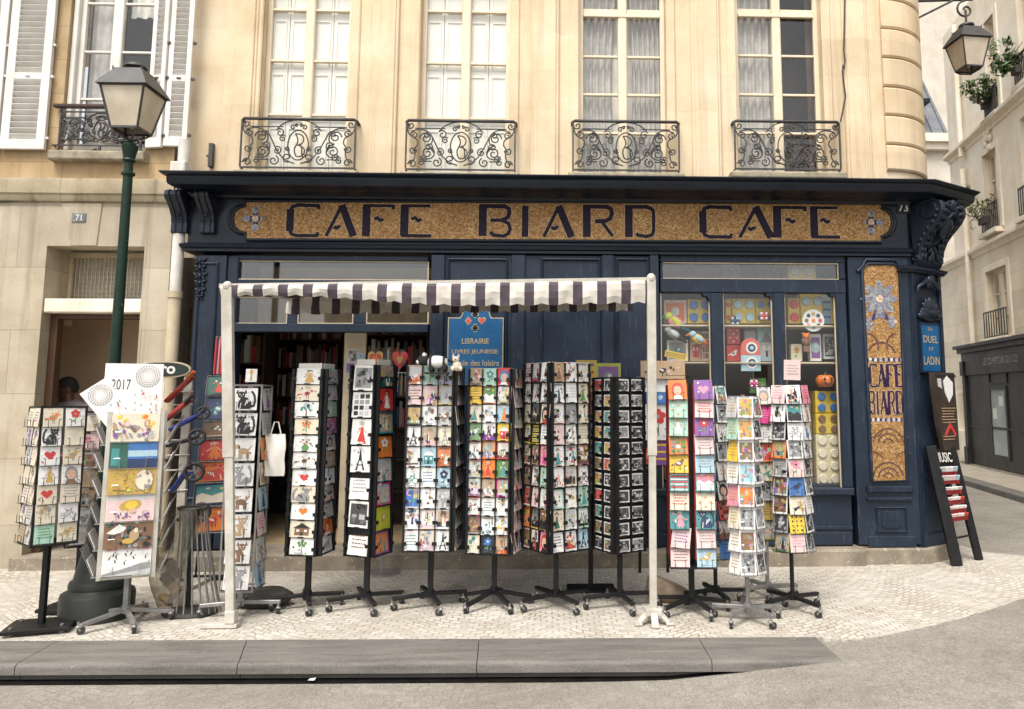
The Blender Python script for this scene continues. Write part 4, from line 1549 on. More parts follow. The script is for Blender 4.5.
def shield(g):
    pts = [(x0 - g, z0 - g), (x1 + g, z0 - g), (x1 + g, z1 + g), (cx + .155 + g, z1 + g)]
    rr = zt_ - z1 - .03
    for i in range(13):
        a = math.pi * i / 12
        pts.append((cx + (.135 + g) * math.cos(a), z1 + .03 + (rr + g) * math.sin(a)))
    return pts + [(cx - .155 - g, z1 + g), (x0 - g, z1 + g)]


mb = MB()
mb.prism(shield(.004), YP - .012, SF + .012)
mb.build('gilt_edge', GOLD, s)
mb = MB()
mb.prism(shield(-.006), YP - .016, YP - .010)
mb.build('board', BLUE, s)
yq = YP - .016
heart = [(0, -.9), (.55, -.3), (.85, .15), (.8, .6), (.45, .8), (.1, .6), (0, .35), (-.1, .6), (-.45, .8), (-.8, .6), (-.85, .15), (-.55, -.3)]
dia = [(0, 1), (.75, 0), (0, -1), (-.75, 0)]
spade = [(0, 1), (.3, .55), (.75, .1), (.8, -.3), (.5, -.5), (.15, -.35), (.3, -.9), (-.3, -.9), (-.15, -.35), (-.5, -.5), (-.8, -.3), (-.75, .1), (-.3, .55)]
club = [(.1, -.2), (.35, -.9), (-.35, -.9), (-.1, -.2), (-.35, -.4), (-.7, -.35), (-.85, 0), (-.65, .3), (-.3, .25), (-.38, .6), (-.2, .9), (.2, .9), (.38, .6), (.3, .25), (.65, .3), (.85, 0), (.7, -.35), (.35, -.4)]
for shp, px_, py_, m_ in ((spade, 475.3, 314.2, 'black'), (club, 475.3, 328, 'black'), (dia, 468.5, 321, 'r'), (heart, 482, 320.8, 'r')):
    p = at(px_, py_, YP)
    sc = .034
    mb = MB()
    mb.flat([(p.x + a * sc * 1.35, p.z + b * sc * 1.3) for a, b in shp], yq - .001)
    mb.build('suit_outline', GOLD, s)
    mb = MB()
    mb.flat([(p.x + a * sc, p.z + b * sc) for a, b in shp], yq - .003)
    mb.build('suit', RED if m_ == 'r' else Mt['black'], s)
for t, y0, y1, xa_, xb_ in (('LIBRAIRIE', 338.5, 344, 462, 489), ('LIVRES JEUNESSE', 349.5, 355, 452, 498), ('école des loisirs', 360, 366, 453, 499)):
    a0, a1, b0, b1 = rect(xa_, y0, xb_, y1, YP)
    text(t, a1 - a0, b1 - b0, Matrix.Translation(((a0 + a1) / 2, yq - .001, (b0 + b1) / 2)), GOLD, 'gilt_lettering', s, .0015, .012)

s = thing('corner_plaque', 'narrow blue plaque with gilt words on the canted corner', 'sign', CM @ Vector((cxk, -.02, z_(375))))
zq0, zq1 = z_(370), z_(322)
mb = MB()
mb.box(.10, CL - .11, -.03, 0.0, zq0, zq1)
mb.xf(CM)
mb.build('board', BLUE, s)
mb = MB()
for a, b, c, d in ((.085, CL - .095, zq1, zq1 + .018), (.085, CL - .095, zq0 - .018, zq0), (.085, .10, zq0, zq1), (CL - .11, CL - .095, zq0, zq1)):
    mb.box(a, b, -.036, 0, c, d)
mb.xf(CM)
mb.build('plaque_frame', Mt['navy'], s)
hq = zq1 - zq0
for t, c, h, w in (('DU', .90, .08, .08), ('DUEL', .68, .19, .26), ('ET', .47, .08, .08), ('LADIN', .22, .22, .28)):
    text(t, w, h * hq * .8, CM @ Matrix.Translation((cxk, -.031, zq0 + c * hq)), GOLD, 'gilt_lettering', s, .0015, .012)
# ================================================================== NEIGHBOUR BUILDING (number 71)
x171 = at(171, 250, LW).x
nb = thing('stone_house', 'old stone neighbour house with white slatted shutters and deep doorway', 'building', (x171 - 2, LW, 0))
dx0, dx1, dz0, dz1 = rect(34, 246, 134, 560, LW)
dz0 = 0.05
zs1, zs0 = at(90, 178, LW - .06).z, at(90, 202, LW).z
mb = MB()
mb.wall(-13, x171, 0.0, zs0, LW, [(dx0, dx1, dz0, dz1, 0.22)], 0.22)
mb.box(dx0 - .3, dx0, LW + .221, LW + .5, zs0 - 1.2, zs0)
mb.add([(x171, LW, 0), (x171, LW + .5, 0), (x171, LW + .5, zs0), (x171, LW, zs0)], [(0, 1, 2, 3)])
mb.build('ground_floor_wall', Mt['ashlar'], nb)
# pale keystone over the doorway
k0, k1 = at(66, 225, LW), at(100, 225, LW)
mb = MB()
q = [at(x, y, LW) for x, y in ((72, 246), (97, 246), (103, 203), (62, 203))]
mb.prism([(p.x, p.z) for p in q], LW - .012, LW - .001)
bevel(mb.build('keystone', Mt['ashlar'], nb), .006, 1)
mb = MB()
mb.sweep([(-13, LW), (x171 + .02, LW)], [(0, zs0), (.03, zs0), (.045, zs0 + .03), (.05, zs0 + .06), (.065, zs0 + .075), (.065, zs1 - .03), (.05, zs1), (-.1, zs1 + .02)])
fixn(mb.build('string_course', Mt['string'], nb, smooth=30))
wx0, wx1, wz0, wz1 = rect(64, 40, 150, 150, ULW)
wz1 = wz0 + 2.3
mb = MB()
w2 = wx0 - 3.1
mb.wall(-13, xW0, zs1 - .05, 8.4, ULW, [(wx0, wx1, wz0, wz1, .18)], .18)
mb.add([(-13, ULW, 8.4), (xW0, ULW, 8.4), (xW0, ULW + 8, 8.4), (-13, ULW + 8, 8.4)], [(0, 1, 2, 3)])
mb.build('upper_wall', Mt['wall_old'], nb)
# door recess
yr = LW + .40
mb = MB()
zl0, zl1 = at(85, 313, LW + .05).z, at(85, 299, LW + .05).z
mb.bbox(dx0 - .003, dx1 + .003, LW + .02, LW + .30, zl0, zl1, .012)
mb.build('door_lintel', Mt['far_plain'], nb)
mb = MB()
mb.box(dx0, dx1, yr - .02, yr + .02, zl1, zl1 + .05)
mb.box(dx0, dx1, yr - .02, yr + .02, dz1 - .05, dz1)
mb.box(dx0, dx0 + .03, yr - .02, yr + .02, zl1 + .05, dz1 - .05)
for i in range(22):
    x = dx0 + .06 + i * (dx1 - dx0 - .1) / 21
    mb.box(x - .004, x + .004, yr - .004, yr + .004, zl1 + .05, dz1 - .05)
for i in range(9):
    z = zl1 + .08 + i * (dz1 - zl1 - .14) / 8
    mb.box(dx0 + .03, dx1, yr + .005, yr + .011, z - .003, z + .003)
mb.build('transom_grille', Mt['pipe_cream'], nb)
mb = MB()
mb.add([(dx0 - .2, yr + .05, zl0), (dx1 + .2, yr + .05, zl0), (dx1 + .2, yr + .05, dz1 + .1), (dx0 - .2, yr + .05, dz1 + .1)], [(0, 1, 2, 3)])
mb.build('transom_board', Mt['curtain_grey'], nb)
mb = MB()
yd = LW + .20
mb.box(dx0 + .0, dx0 + .075, yd - .06, yd + .04, .12, zl0 - .002)
mb.box(dx0 + .075, dx1, yd - .06, yd + .04, zl0 - .05, zl0 - .002)
mb.box(dx1 - .07, dx1, yd - .06, yd + .04, .12, zl0 - .05)
bevel(mb.build('door_frame', Mt['brown_wood'], nb), .006)
mb = MB()
mb.wall(dx0 - 1.2, dx1 + .3, .12, zl0 + .1, yr + .85, [], 0)
mb.add([(dx0 - 1.2, yr + .04, .12), (dx0 - 1.2, yr + .85, .12), (dx0 - 1.2, yr + .85, zl0 + .1), (dx0 - 1.2, yr + .04, zl0 + .1)], [(0, 1, 2, 3)])
mb.add([(dx1 + .3, yr + .04, .12), (dx1 + .3, yr + .04, zl0 + .1), (dx1 + .3, yr + .85, zl0 + .1), (dx1 + .3, yr + .85, .12)], [(0, 1, 2, 3)])
mb.add([(dx0 - 1.2, yr + .05, zl0 + .1), (dx0 - 1.2, yr + .85, zl0 + .1), (dx1 + .3, yr + .85, zl0 + .1), (dx1 + .3, yr + .05, zl0 + .1)], [(0, 1, 2, 3)])
mb.build('lobby', Mt['room_beige'], nb)
mb = MB()
mb.box(dx0 - .05, dx1 + .03, LW - .10, LW + .4, -.02, .12)
mb.box(dx0 - 1.2, dx1 + .3, LW + .401, yr + .85, -.02, .119)
bevel(mb.build('door_step', Mt['plinth'], nb), .012)

# window over the door
fy = ULW + .09
wn = thing_part(nb, 'window', ((wx0 + wx1) / 2, fy, wz0))
cx = at(116.5, 50, fy).x
g0, g1 = at(79, 50, fy).x, wx1
mb = MB()
mb.bbox(wx0 + .002, g0, fy - .05, fy + .05, wz0, wz1, .008)
z4 = [at(100, y, fy).z for y in (3, 51.5, 99)]
win_bars(mb, g0, g1, wz0, wz1, fy, cx, [(z, .024) for z in z4] + [(z4[0] + .46, .024), (z4[2] - .42, .024)], .05, .05, .11)
bevel(mb.build('window_frame', Mt['white_paint'], wn), .004, 1)
mb = MB()
mb.add([(g0, fy + .03, wz0), (g1, fy + .03, wz0), (g1, fy + .03, wz1), (g0, fy + .03, wz1)], [(0, 1, 2, 3)])
mb.build('pane', Mt['glass'], wn)
mb = MB()
curtain(mb, g0 + .05, cx - .02, wz0 + .0, wz1, fy + .12, 3, .012)
mb.build('curtain', Mt['curtain_grey'], wn, smooth=80)
mb = MB()
curtain(mb, cx + .06, g1 - .02, z4[0] - .10, wz1, fy + .12, 3, .02)
mb.build('curtain', Mt['curtain_white'], wn, smooth=80)
mb = MB()
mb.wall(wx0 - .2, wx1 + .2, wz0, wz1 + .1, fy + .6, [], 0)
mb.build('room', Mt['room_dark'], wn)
a, b, c, d = rect(50, 151.5, 146, 161, ULW - .06)
mb = MB()
mb.bbox(a, b, ULW - .11, ULW + .05, c, d, .012)
bevel(mb.build('window_sill', Mt['sill'], nb), .01)
yy = ULW - .05
a, b, c, d = rect(59, 107, 143, 149, yy)
rl = thing_part(nb, 'balcony_railing', ((a + b) / 2, yy, c))
mb = MB()
mb.bbox(a - .06, b + .04, yy - .03, yy + .03, d - .012, d + .022, .008)
mb.build('handrail', mat('dark red handrail', (.055, .02, .016), (.035, .013, .011), 6, .4), rl)
mb = MB()
mb.box(a, b, yy - .008, yy + .008, d - .06, d - .048)
mb.box(a - .05, b, yy - .008, yy + .008, c + .03, c + .042)
for x in (a + .01, b - .01):
    mb.box(x - .008, x + .008, yy - .008, yy + .008, c - .03, d - .012)
for x in (a - .05, b + .02):
    mb.box(x - .008, x + .008, yy, yy + .1, c + .03, c + .042)
mb.build('rail_frame', Mt['iron'], rl)
mb = MB()
cx_, h_ = (a + b) / 2, d - c - .10
for p in scrollwork(b - a, h_):
    mb.tube([(cx_ + u, yy + .012 * math.sin(i * 1.3) * .3, c + .04 + v) for i, (u, v) in enumerate(p)], .009, 5)
for q in range(3):
    for s_ in (-1, 1):
        mb.tube([(cx_ + s_ * (.13 + q * .10) + u, yy, c + .04 + h_ * (.28 + .3 * (q % 2)) + v) for u, v in scroll(0, 0, .075, 1.5, q + 1.0, s_)], .0085, 5)
mb.tube([(cx_ - .10, yy, c - .03), (cx_ - .03, yy, c), (cx_ + .03, yy, c - .05), (cx_ + .10, yy, c - .02)], .012, 6)
mb.tube([(cx_, yy, c + .03), (cx_, yy, c - .05)], .014, 6)
mb.build('scroll_pattern', Mt['iron'], rl, smooth=60)


def shutter(parent, x0, x1, z0, z1, y, midz, rz=0.0, hinge=None):
    o = thing_part(parent, 'shutter', ((x0 + x1) / 2, y, z0))
    f = .085 if x1 - x0 > .3 else .05
    mb = MB()
    mb.bbox(x0, x0 + f, y - .02, y + .02, z0, z1, .004)
    mb.bbox(x1 - f, x1, y - .02, y + .02, z0, z1, .004)
    rails = [(z0, z0 + .10), (midz - .035, midz + .035), (z1 - .1, z1)]
    for c, d in rails:
        mb.bbox(x0 + f, x1 - f, y - .02, y + .02, c, d, .004)
    ob = mb.build('shutter_frame', Mt['shutter'], o)
    for c, d in ((z0 + .10, midz - .035), (midz + .035, z1 - .1)):
        mb = MB()
        n = max(1, round((d - c) / .062))
        for i in range(n):
            z = c + (d - c) * (i + .5) / n
            mb.obox(Matrix.Translation(((x0 + x1) / 2, y, z)) @ Matrix.Rotation(R(38), 4, 'X'), x1 - x0 - 2 * f, .008, .062)
        mb.build('slats', Mt['shutter'], o)
    mb = MB()
    for z in (z0 + .12, midz, z0 + 1.1):
        mb.box(x1 + .002, x1 + .03, y - .012, y + .012, z - .012, z + .012)
    mb.tube([((x0 + x1) / 2 - .02, y - .025, midz), ((x0 + x1) / 2 + .02, y - .025, midz)], .008, 6)
    mb.build('shutter_catch', Mt['iron'] if hinge else Mt['pipe_white'], o)
    if rz:
        o.rotation_euler.z = rz


ys = ULW - .045
zm = at(30, 76.5, ys).z
for a, b, yb in ((-46, 1, 151), (3, 47.5, 149.5)):
    q0, q1 = at(a + 4, 76, ys).x, at(b + 3.5, 76, ys).x
    shutter(nb, q0, q1, at(25, yb, ys).z, wz1 - .02, ys, zm, 0)
for a, b, yb, rz in ((149.5, 167.5, 148, R(-14)), (168.5, 191, 146.5, R(4))):
    q0, q1 = at(a, 76, ys).x, at(b, 76, ys).x
    shutter(nb, q0, q1, at(170, yb, ys).z, wz1 - .02, ys, zm, rz, 1)

p = at(80, 218, LW)
s = thing('house_number_sign', 'weathered grey house number plate reading 71 above the stone doorway', 'sign', (p.x, LW, p.z - .05))
mb = MB()
mb.bbox(p.x - .068, p.x + .068, LW - .022, LW - .0125, p.z - .045, p.z + .045, .003)
mb.build('plate', mat('worn enamel', (.075, .095, .11), (.2, .2, .19), 20, .5), s)
text('71', .06, .058, Matrix.Translation((p.x, LW - .0225, p.z)), Mt['white_paint'], 'digits', s, .001, .01)

# down pipe between the houses
px0 = at(178, 250, LW - .09)
pp = thing('drain_pipe', 'white and cream rain pipe between stone house and navy shopfront', 'drain pipe', (at(172, 540, LW - .09).x, LW - .09, 0.05))
tx = (at(178, 250, LW - .09).x + .0)
zj = at(177, 293, LW - .09).z
mb = MB()
mb.tube([(tx, LW - .09, zj), (tx, LW - .09, at(177, 140, LW - .09).z)], .055, 16)
mb.build('upper_pipe', Mt['pipe_white'], pp, smooth=40)
mb = MB()
mb.tube([(tx, LW - .09, .05), (tx, LW - .09, zj - .02)], .060, 16)
mb.tube([(tx, LW - .09, zj - .05), (tx, LW - .09, zj + .015)], .070, 16)
mb.build('lower_pipe', Mt['pipe_cream'], pp, smooth=40)
mb = MB()
for z in (zj + .70, 1.0):
    mb.tube([(tx, LW - .09, z), (tx, LW - .09, z + .03)], .066, 16)
    mb.box(tx - .01, tx + .01, LW - .04, LW + .01, z, z + .03)
mb.build('pipe_bracket', Mt['lamp_metal'], pp, smooth=40)
mb = MB()
a, b, c, d = rect(173, 163, 188, 171, LW - .1)
mb.bbox(a, b, LW - .17, LW - .0, c - .05, d, .012)
mb.build('pipe_collar', Mt['pipe_white'], pp)
# cables
mb = MB()
c1 = [at(x, y, LW - .02) for x, y in ((-60, 206), (0, 201.5), (30, 200), (50, 198), (90, 197.5), (120, 199), (150, 198), (172, 196))]
mb.tube(c1, .007, 6)
tag(mb.build('cable', Mt['iron'], smooth=60), 'thin black cable along the string course of the stone house', 'cable')
mb = MB()
pts = [(845.5, -60), (845, -10), (844.5, 20), (843.8, 50), (845, 62), (842.5, 70), (843.8, 85), (845.5, 96), (843, 110), (840.5, 122)]
mb.tube([at(x, y, UW - .06) for x, y in pts], .009, 6)
mb.ball(at(843.5, 67, UW - .06), .016, .016, .03)
tag(mb.build('cable', Mt['iron'], smooth=60), 'thin black cable hanging down the peach wall beside the balcony', 'cable')
p = at(211.5, 155, UW - .02)
mb = MB()
mb.box(p.x - .022, p.x + .022, UW - .05, UW + .0, p.z - .13, p.z + .12)
mb.box(p.x - .05, p.x - .022, UW - .03, UW - .01, p.z - .02, p.z + .0)
tag(bevel(mb.build('wall_bracket', Mt['lamp_metal'])), 'grey metal stub fixed on the peach wall above the cornice end', 'bracket')

# ================================================================== SIDE STREET, RIGHT-HAND HOUSE
hd = R(9.2)
dv = Vector((math.sin(hd), math.cos(hd), 0))
nv = Vector((-math.cos(hd), math.sin(hd), 0))
p0 = gnd(1024, 481)
RMx = Matrix(((-dv.x, -nv.x, 0, p0.x), (-dv.y, -nv.y, 0, p0.y), (0, 0, 1, 0), (0, 0, 0, 1)))
RMi = RMx.inverted()


def rb(px, py, off=0.0):
    q = RMi @ onp(px, py, p0 + nv * off, nv)
    return q.x, q.z


rh = thing('side_street_house', 'cream stone house along the side street with charcoal shop at its foot', 'building', p0)


def RB(mb, name, m_, parent=None, smooth=None):
    mb.xf(RMx)
    return mb.build(name, m_, parent or rh, smooth)


xl = rb(949, 150)[0]
xl2 = rb(944, 400)[0]
xrr = 9.0
ztop = 10.5
zc1, zc2, zsf = rb(1000, 114)[1], rb(1000, 239)[1], rb(1000, 343)[1]
wl = []
for (a, b, t, bt, kind) in ((987, 997, 15, 118, 'w'), (1017, 1032, -40, 84, 'w'), (985, 999, 150, 232, 'w'), (1022, 1040, 110, 215, 'w'), (988, 1009, 268, 338, 'w')):
    xa, xb_ = rb(a, (t + bt) / 2)[0], rb(b, (t + bt) / 2)[0]
    zt_, zb_ = rb((a + b) / 2, t)[1], rb((a + b) / 2, bt)[1]
    wl.append((xa, xb_, zb_, zt_))
mb = MB()
mb.wall(xl, xrr, zc2, ztop, 0, [w + (.25,) for w in wl[:4]], .25)
mb.add([(xl, 0, 0), (xl, 0, ztop), (xl, 7, ztop), (xl, 7, 0)], [(0, 1, 2, 3)])
mb.add([(xl, 0, ztop), (xrr, 0, ztop), (xrr, 7, ztop), (xl, 7, ztop)], [(0, 1, 2, 3)])
RB(mb, 'upper_wall', Mt['far_plain'])
mb = MB()
mb.add([(xl2, 0, 0), (xl2, 0, zc2), (xl2, 7, zc2), (xl2, 7, 0)], [(0, 1, 2, 3)])
mb.wall(xl2, xrr, 0, zc2, 0, [wl[4] + (.25,)], .25)
RB(mb, 'lower_wall', Mt['far_stone'])
for zc_, o in ((zc1, .16), (zc2, .12)):
    mb = MB()
    mb.sweep([(xl if o > .13 else xl2, 0), (xrr, 0)], [(0, zc_ - .16), (.03, zc_ - .15), (.05, zc_ - .08), (o * .7, zc_ - .06), (o, zc_ - .03), (o, zc_ + .04), (0, zc_ + .07)])
    fixn(RB(mb, 'string_course', Mt['far_plain'], smooth=30))
# channelled joints on the lower wall are in the stone; the drain pipes
for pxx, py0, py1 in ((972, 165, 345), (962, 20, 160)):
    xx = rb(pxx, (py0 + py1) / 2)[0]
    mb = MB()
    mb.tube([(xx, -.10, rb(pxx, py1)[1]), (xx, -.10, rb(pxx, py0)[1])], .06, 10)
    RB(mb, 'wall_pipe', Mt['far_plain'], smooth=40)
for i, w in enumerate(wl):
    wq = thing_part(rh, 'window', RMx @ Vector(((w[0] + w[1]) / 2, .1, w[2])))
    mb = MB()
    win_bars(mb, w[0], w[1], w[2], w[3], .12, (w[0] + w[1]) / 2, [(w[2] + (w[3] - w[2]) * t, .03) for t in (.33, .66)], .07, .05, .1)
    RB(mb, 'window_frame', Mt['cream_paint'], wq)
    mb = MB()
    mb.wall(w[0], w[1], w[2], w[3], .15, [], 0)
    RB(mb, 'pane', Mt['glass'], wq)
    mb = MB()
    mb.wall(w[0] - .1, w[1] + .1, w[2], w[3] + .1, .5, [], 0)
    RB(mb, 'curtain', Mt['curtain_grey'], wq)
    mb = MB()
    h = .55
    mb.box(w[0] - .05, w[1] + .05, -.10, -.07, w[2] + h, w[2] + h + .03)
    mb.box(w[0] - .05, w[1] + .05, -.10, -.07, w[2] + .03, w[2] + .05)
    n = 9
    for k in range(n + 1):
        x = w[0] - .05 + (w[1] - w[0] + .1) * k / n
        mb.box(x - .009, x + .009, -.094, -.076, w[2] + .05, w[2] + h)
    RB(mb, 'rail_lattice', Mt['iron'], wq)
    mb = MB()
    mb.bbox(w[0] - .12, w[1] + .12, -.16, .1, w[2] - .1, w[2], .01)
    RB(mb, 'window_sill', Mt['far_plain'], wq)
    if i in (0, 2, 4):
        mb = MB()
        mb.bbox(w[0] - .16, w[0] - .01, -.03, .02, w[2], w[3] + .14, .01)
        mb.bbox(w[1] + .01, w[1] + .16, -.03, .02, w[2], w[3] + .14, .01)
        mb.bbox(w[0] - .01, w[1] + .01, -.03, .02, w[3], w[3] + .14, .01)
        RB(mb, 'window_surround', Mt['far_plain'], wq)
# carved keystone ornament above the middle window
q = rb(989, 140)
mb = MB()
for k in range(9):
    mb.ball((q[0] + rnd.uniform(-.16, .16), -.03, q[1] + rnd.uniform(-.2, .25)), .08, .05, .08, 8, 6)
RB(mb, 'carved_keystone', Mt['far_plain'], smooth=60)
# charcoal shop
xs0 = rb(970, 420)[0]
mb = MB()
mb.box(xs0, xrr, -.12, .1, zsf - .62, zsf - .02)
mb.box(xs0 - .03, xrr, -.20, -.121, zsf - .12, zsf - .02)
mb.box(xs0 - .06, xrr, -.28, -.05, zsf - .02, zsf + .05)
RB(mb, 'shop_fascia', Mt['far_black'])
mb = MB()
mb.box(xs0 + .16, xrr, -.06, .1, .12, zsf - .622)
mb.box(xs0, xs0 + .16, -.12, .1, .12, zsf - .622)
mb.box(xs0 - .02, xs0 + .18, -.16, -.121, zsf - .622, zsf - .30)
mb.box(xs0 - .02, xs0 + .18, -.16, -.121, .12, .5)
mb.box(xs0 + .16, xrr, -.08, -.061, .95, 1.0)
RB(mb, 'shop_front', Mt['far_black'])
mb = MB()
mb.box(xs0 - .1, xrr, -.14, .05, 0, .12)
RB(mb, 'shop_plinth', Mt['plinth'])
a0, b1 = rb(994, 390)
a1, b0 = rb(1013, 457)
mb = MB()
for u0, u1, v0, v1 in ((a0 - .08, a1 + .08, b1, b1 + .08), (a0 - .08, a0, b0, b1), (a1, a1 + .08, b0, b1), (a0 - .08, a1 + .08, b0 - .08, b0)):
    mb.box(u0, u1, -.09, -.061, v0, v1)
c0, d1 = rb(992, 371)
c1_, d0 = rb(1011, 383)
for u0, u1, v0, v1 in ((c0, c1_, d1 - .03, d1), (c0, c1_, d0, d0 + .03), (c0, c0 + .03, d0 + .03, d1 - .03), (c1_ - .03, c1_, d0 + .03, d1 - .03)):
    mb.box(u0, u1, -.085, -.061, v0, v1)
RB(mb, 'shop_window_frame', Mt['far_black'])
mb = MB()
mb.box(a0, a1, -.07, -.062, b0, b1)
RB(mb, 'frosted_pane', mat('frosted glass', (.36, .40, .36), (.24, .28, .26), 2, .25), None)
for u, v, w_, h_ in ((.1, .55, .2, .22), (.55, .75, .2, .2)):
    mb = MB()
    X_, Z_ = a0 + (a1 - a0) * u, b0 + (b1 - b0) * v
    mb.box(X_, X_ + w_, -.075, -.0705, Z_, Z_ + h_)
    RB(mb, 'paper_notice', Mt['white_paint'])
t0, t1 = rb(989.5, 366)[0], rb(1024, 361)[0]
zz = zsf - .36
text('LE COMPTOIR DU CO', (t1 - t0) * 1.02, .15, RMx @ Matrix.Translation(((t0 + t1) / 2, -.121, zz)), Mt['curtain_grey'], 'shop_lettering', rh, .002, .0)
# meter boxes on the bare end of the wall
for nm, a, b, t, bt, lab in (('meter_box', 953, 964, 393, 436, 'large cream meter box on the wall beside the charcoal shop'), ('meter_box', 965, 970, 430, 460, 'small narrow cream meter box low beside the charcoal shop')):
    xa, xb_ = rb(a, (t + bt) / 2)[0], rb(b, (t + bt) / 2)[0]
    mb = MB()
    mb.bbox(xa, xb_, -.14, -.0, rb(a, bt)[1], rb(a, t)[1], .015)
    mb.bbox(xa + .05, xb_ - .05, -.146, -.139, rb(a, bt)[1] + .06, rb(a, t)[1] - .06, .003)
    mb.xf(RMx)
    tag(mb.build(nm, Mt['far_plain']), lab, 'meter box')
# pavement strip and kerb in front of it
mb = MB()
mb.box(xl - 14, xrr + 2, -1.15, 0.05, -.05, .10)
mb.xf(RMx)
tag(mb.build('far_pavement', mat('far pavement', (.34, .30, .235), (.28, .245, .19), 3, .85, .3, 60)), kind='structure')
mb = MB()
mb.box(xl - 14, xrr + 2, -1.40, -1.152, -.05, .098)
mb.xf(RMx)
tag(bevel(mb.build('far_kerb', Mt['kerb']), .02), kind='structure')


def leaves(mb, c, r, n, cols, sz=.05, rg=rnd):
    for _ in range(n):
        v = Vector((rg.gauss(0, 1), rg.gauss(0, 1), rg.gauss(0, 1))).normalized() * (rg.random() ** .4)
        p = Vector(c) + Vector((v.x * r[0], v.y * r[1], v.z * r[2]))
        a = Vector((rg.gauss(0, 1), rg.gauss(0, 1), rg.gauss(0, 1))).normalized()
        b = a.orthogonal().normalized()
        d = a.cross(b)
        l, w = sz * rg.uniform(.7, 1.4), sz * rg.uniform(.35, .6)
        mb.add([p - a * l, p + b * w, p + a * l, p - b * w + d * w * .4], [(0, 1, 2, 3)], rg.choice(cols))


LEAF = attr_mat('leaves', 0.55)
GR = [(.035, .075, .015), (.05, .10, .02), (.075, .14, .03), (.10, .17, .045), (.03, .055, .012)]
GY = [(.10, .12, .03), (.15, .16, .05), (.08, .10, .03), (.20, .19, .08)]
# boxes of greenery on the sills (each hangs on the railing: a thing of its own)
for i, (wi, r, cols, lab, n, dx, dzz) in enumerate(((0, (.38, .26, .27), GR, 'green trailing plant in a box on the upper iron window rail', 420, .0, .50), (1, (.34, .26, .30), GR, 'large dark green plant on the top right window rail', 420, -.2, .55),
                                          (2, (.36, .26, .42), GY, 'straggly yellow-green plant on the middle window sill', 150, -.15, .55),)):
    w = wl[wi]
    c = RMx @ Vector(((w[0] + w[1]) / 2 + dx, -.25, w[2]))
    t = thing('window_plant', lab, 'plant', c)
    mb = MB()
    mb.box(w[0] + .15, w[1] - .25, -.24, -.12, w[2] + .16, w[2] + .3)
    mb.xf(RMx)
    mb.build('planter', Mt['boulder'], t)
    mb = MB()
    leaves(mb, c + Vector((0, 0, dzz - .05)), (r[0] * .8, r[1] * .8, r[2] * .7), n // 2, cols, .06)
    for k in range(10):
        a = rnd.random() * 6.28
        q = c + Vector((math.cos(a) * r[0] * .8, math.sin(a) * r[1] * .8, dzz + rnd.uniform(-1.1, .9) * r[2]))
        leaves(mb, q, (r[0] * rnd.uniform(.15, .4), r[1] * .4, r[2] * rnd.uniform(.2, .5)), n // 12, cols, rnd.uniform(.04, .075))
    mb.build('foliage', LEAF, t)
    mb = MB()
    for k in range(8):
        mb.tube([c + Vector((rnd.uniform(-.2, .2), 0, .25)), c + Vector((rnd.uniform(-.4, .4), rnd.uniform(-.2, .2), dzz + rnd.uniform(-.1, r[2])))], .008, 4)
    mb.build('stem', Mt['brown_stone'], t)

# tall white house and low slate-roofed house closing the side street
YB = 30.0
a, b = at(900, 100, YB).x, at(990, 100, YB).x
t = thing('white_house', 'tall white rendered house closing the far end of the side street', 'building', ((a + b) / 2, YB, 0))
mb = MB()
mb.wall(a, b, 0, 25.0, YB, [], 0)
mb.add([(a, YB, 0), (a, YB, 25.0), (a, YB + 6, 25.0), (a, YB + 6, 0)], [(0, 1, 2, 3)])
mb.add([(a, YB, 25.0), (b, YB, 25.0), (b, YB + 6, 25.0), (a, YB + 6, 25.0)], [(0, 1, 2, 3)])
mb.add([(b, YB, 0), (b, YB + 6, 0), (b, YB + 6, 25.0), (b, YB, 25.0)], [(0, 1, 2, 3)])
mb.build('wall', Mt['white_render'], t)
p = at(927, 0, YB)
mb = MB()
mb.sweep([(a, YB), (b, YB)], [(0, 24.5), (.2, 24.7), (.3, 25.0), (0, 25.1)])
fixn(mb.build('roof_cornice', Mt['white_render'], t))
YB = 25.0
q = [at(x, y, YB) for x, y in ((905, 138), (950, 137))]
t = thing('slate_roofed_house', 'low cream house with steep grey zinc roof behind the cafe corner', 'building', (q[0].x, YB, 0))
mb = MB()
mb.box(q[0].x - 2, q[1].x, YB, YB + 5, 0, q[1].z - .5)
mb.build('wall', Mt['white_render'], t)
mb = MB()
mb.box(q[0].x - 2, q[1].x + .15, YB - .25, YB + 5, q[1].z - .5, q[1].z - .28)
mb.box(q[0].x - 2, q[1].x + .25, YB - .4, YB + 5, q[1].z - .278, q[1].z)
mb.build('eaves_cornice', Mt['far_plain'], t)
zt_ = at(944, 80, YB + 1.2).z
x1_ = at(946, 100, YB).x
mb = MB()
mb.add([(q[0].x - 2, YB - .1, q[1].z), (x1_, YB - .1, q[1].z), (x1_ - .1, YB + 1.3, zt_), (q[0].x - 2, YB + 1.3, zt_), (x1_, YB + 5, q[1].z), (q[0].x - 2, YB + 5, q[1].z)],
       [(0, 1, 2, 3), (1, 4, 2), (3, 2, 4, 5)])
for k in range(6):
    xk_ = x1_ - .12 - k * .42
    mb.bar((xk_, YB - .12, q[1].z), (xk_ - .05, YB + 1.28, zt_), .06, .06)
mb.build('roof', Mt['slate'], t)
p = at(926, 101, YB - .3)
mb = MB()
mb.box(p.x - .15, p.x + .1, YB - .4, YB + .3, p.z - .08, p.z + .06)
tag(bevel(mb.build('roof_lamp', Mt['black'])), 'small black floodlight on the grey roof behind the corner', 'lamp')


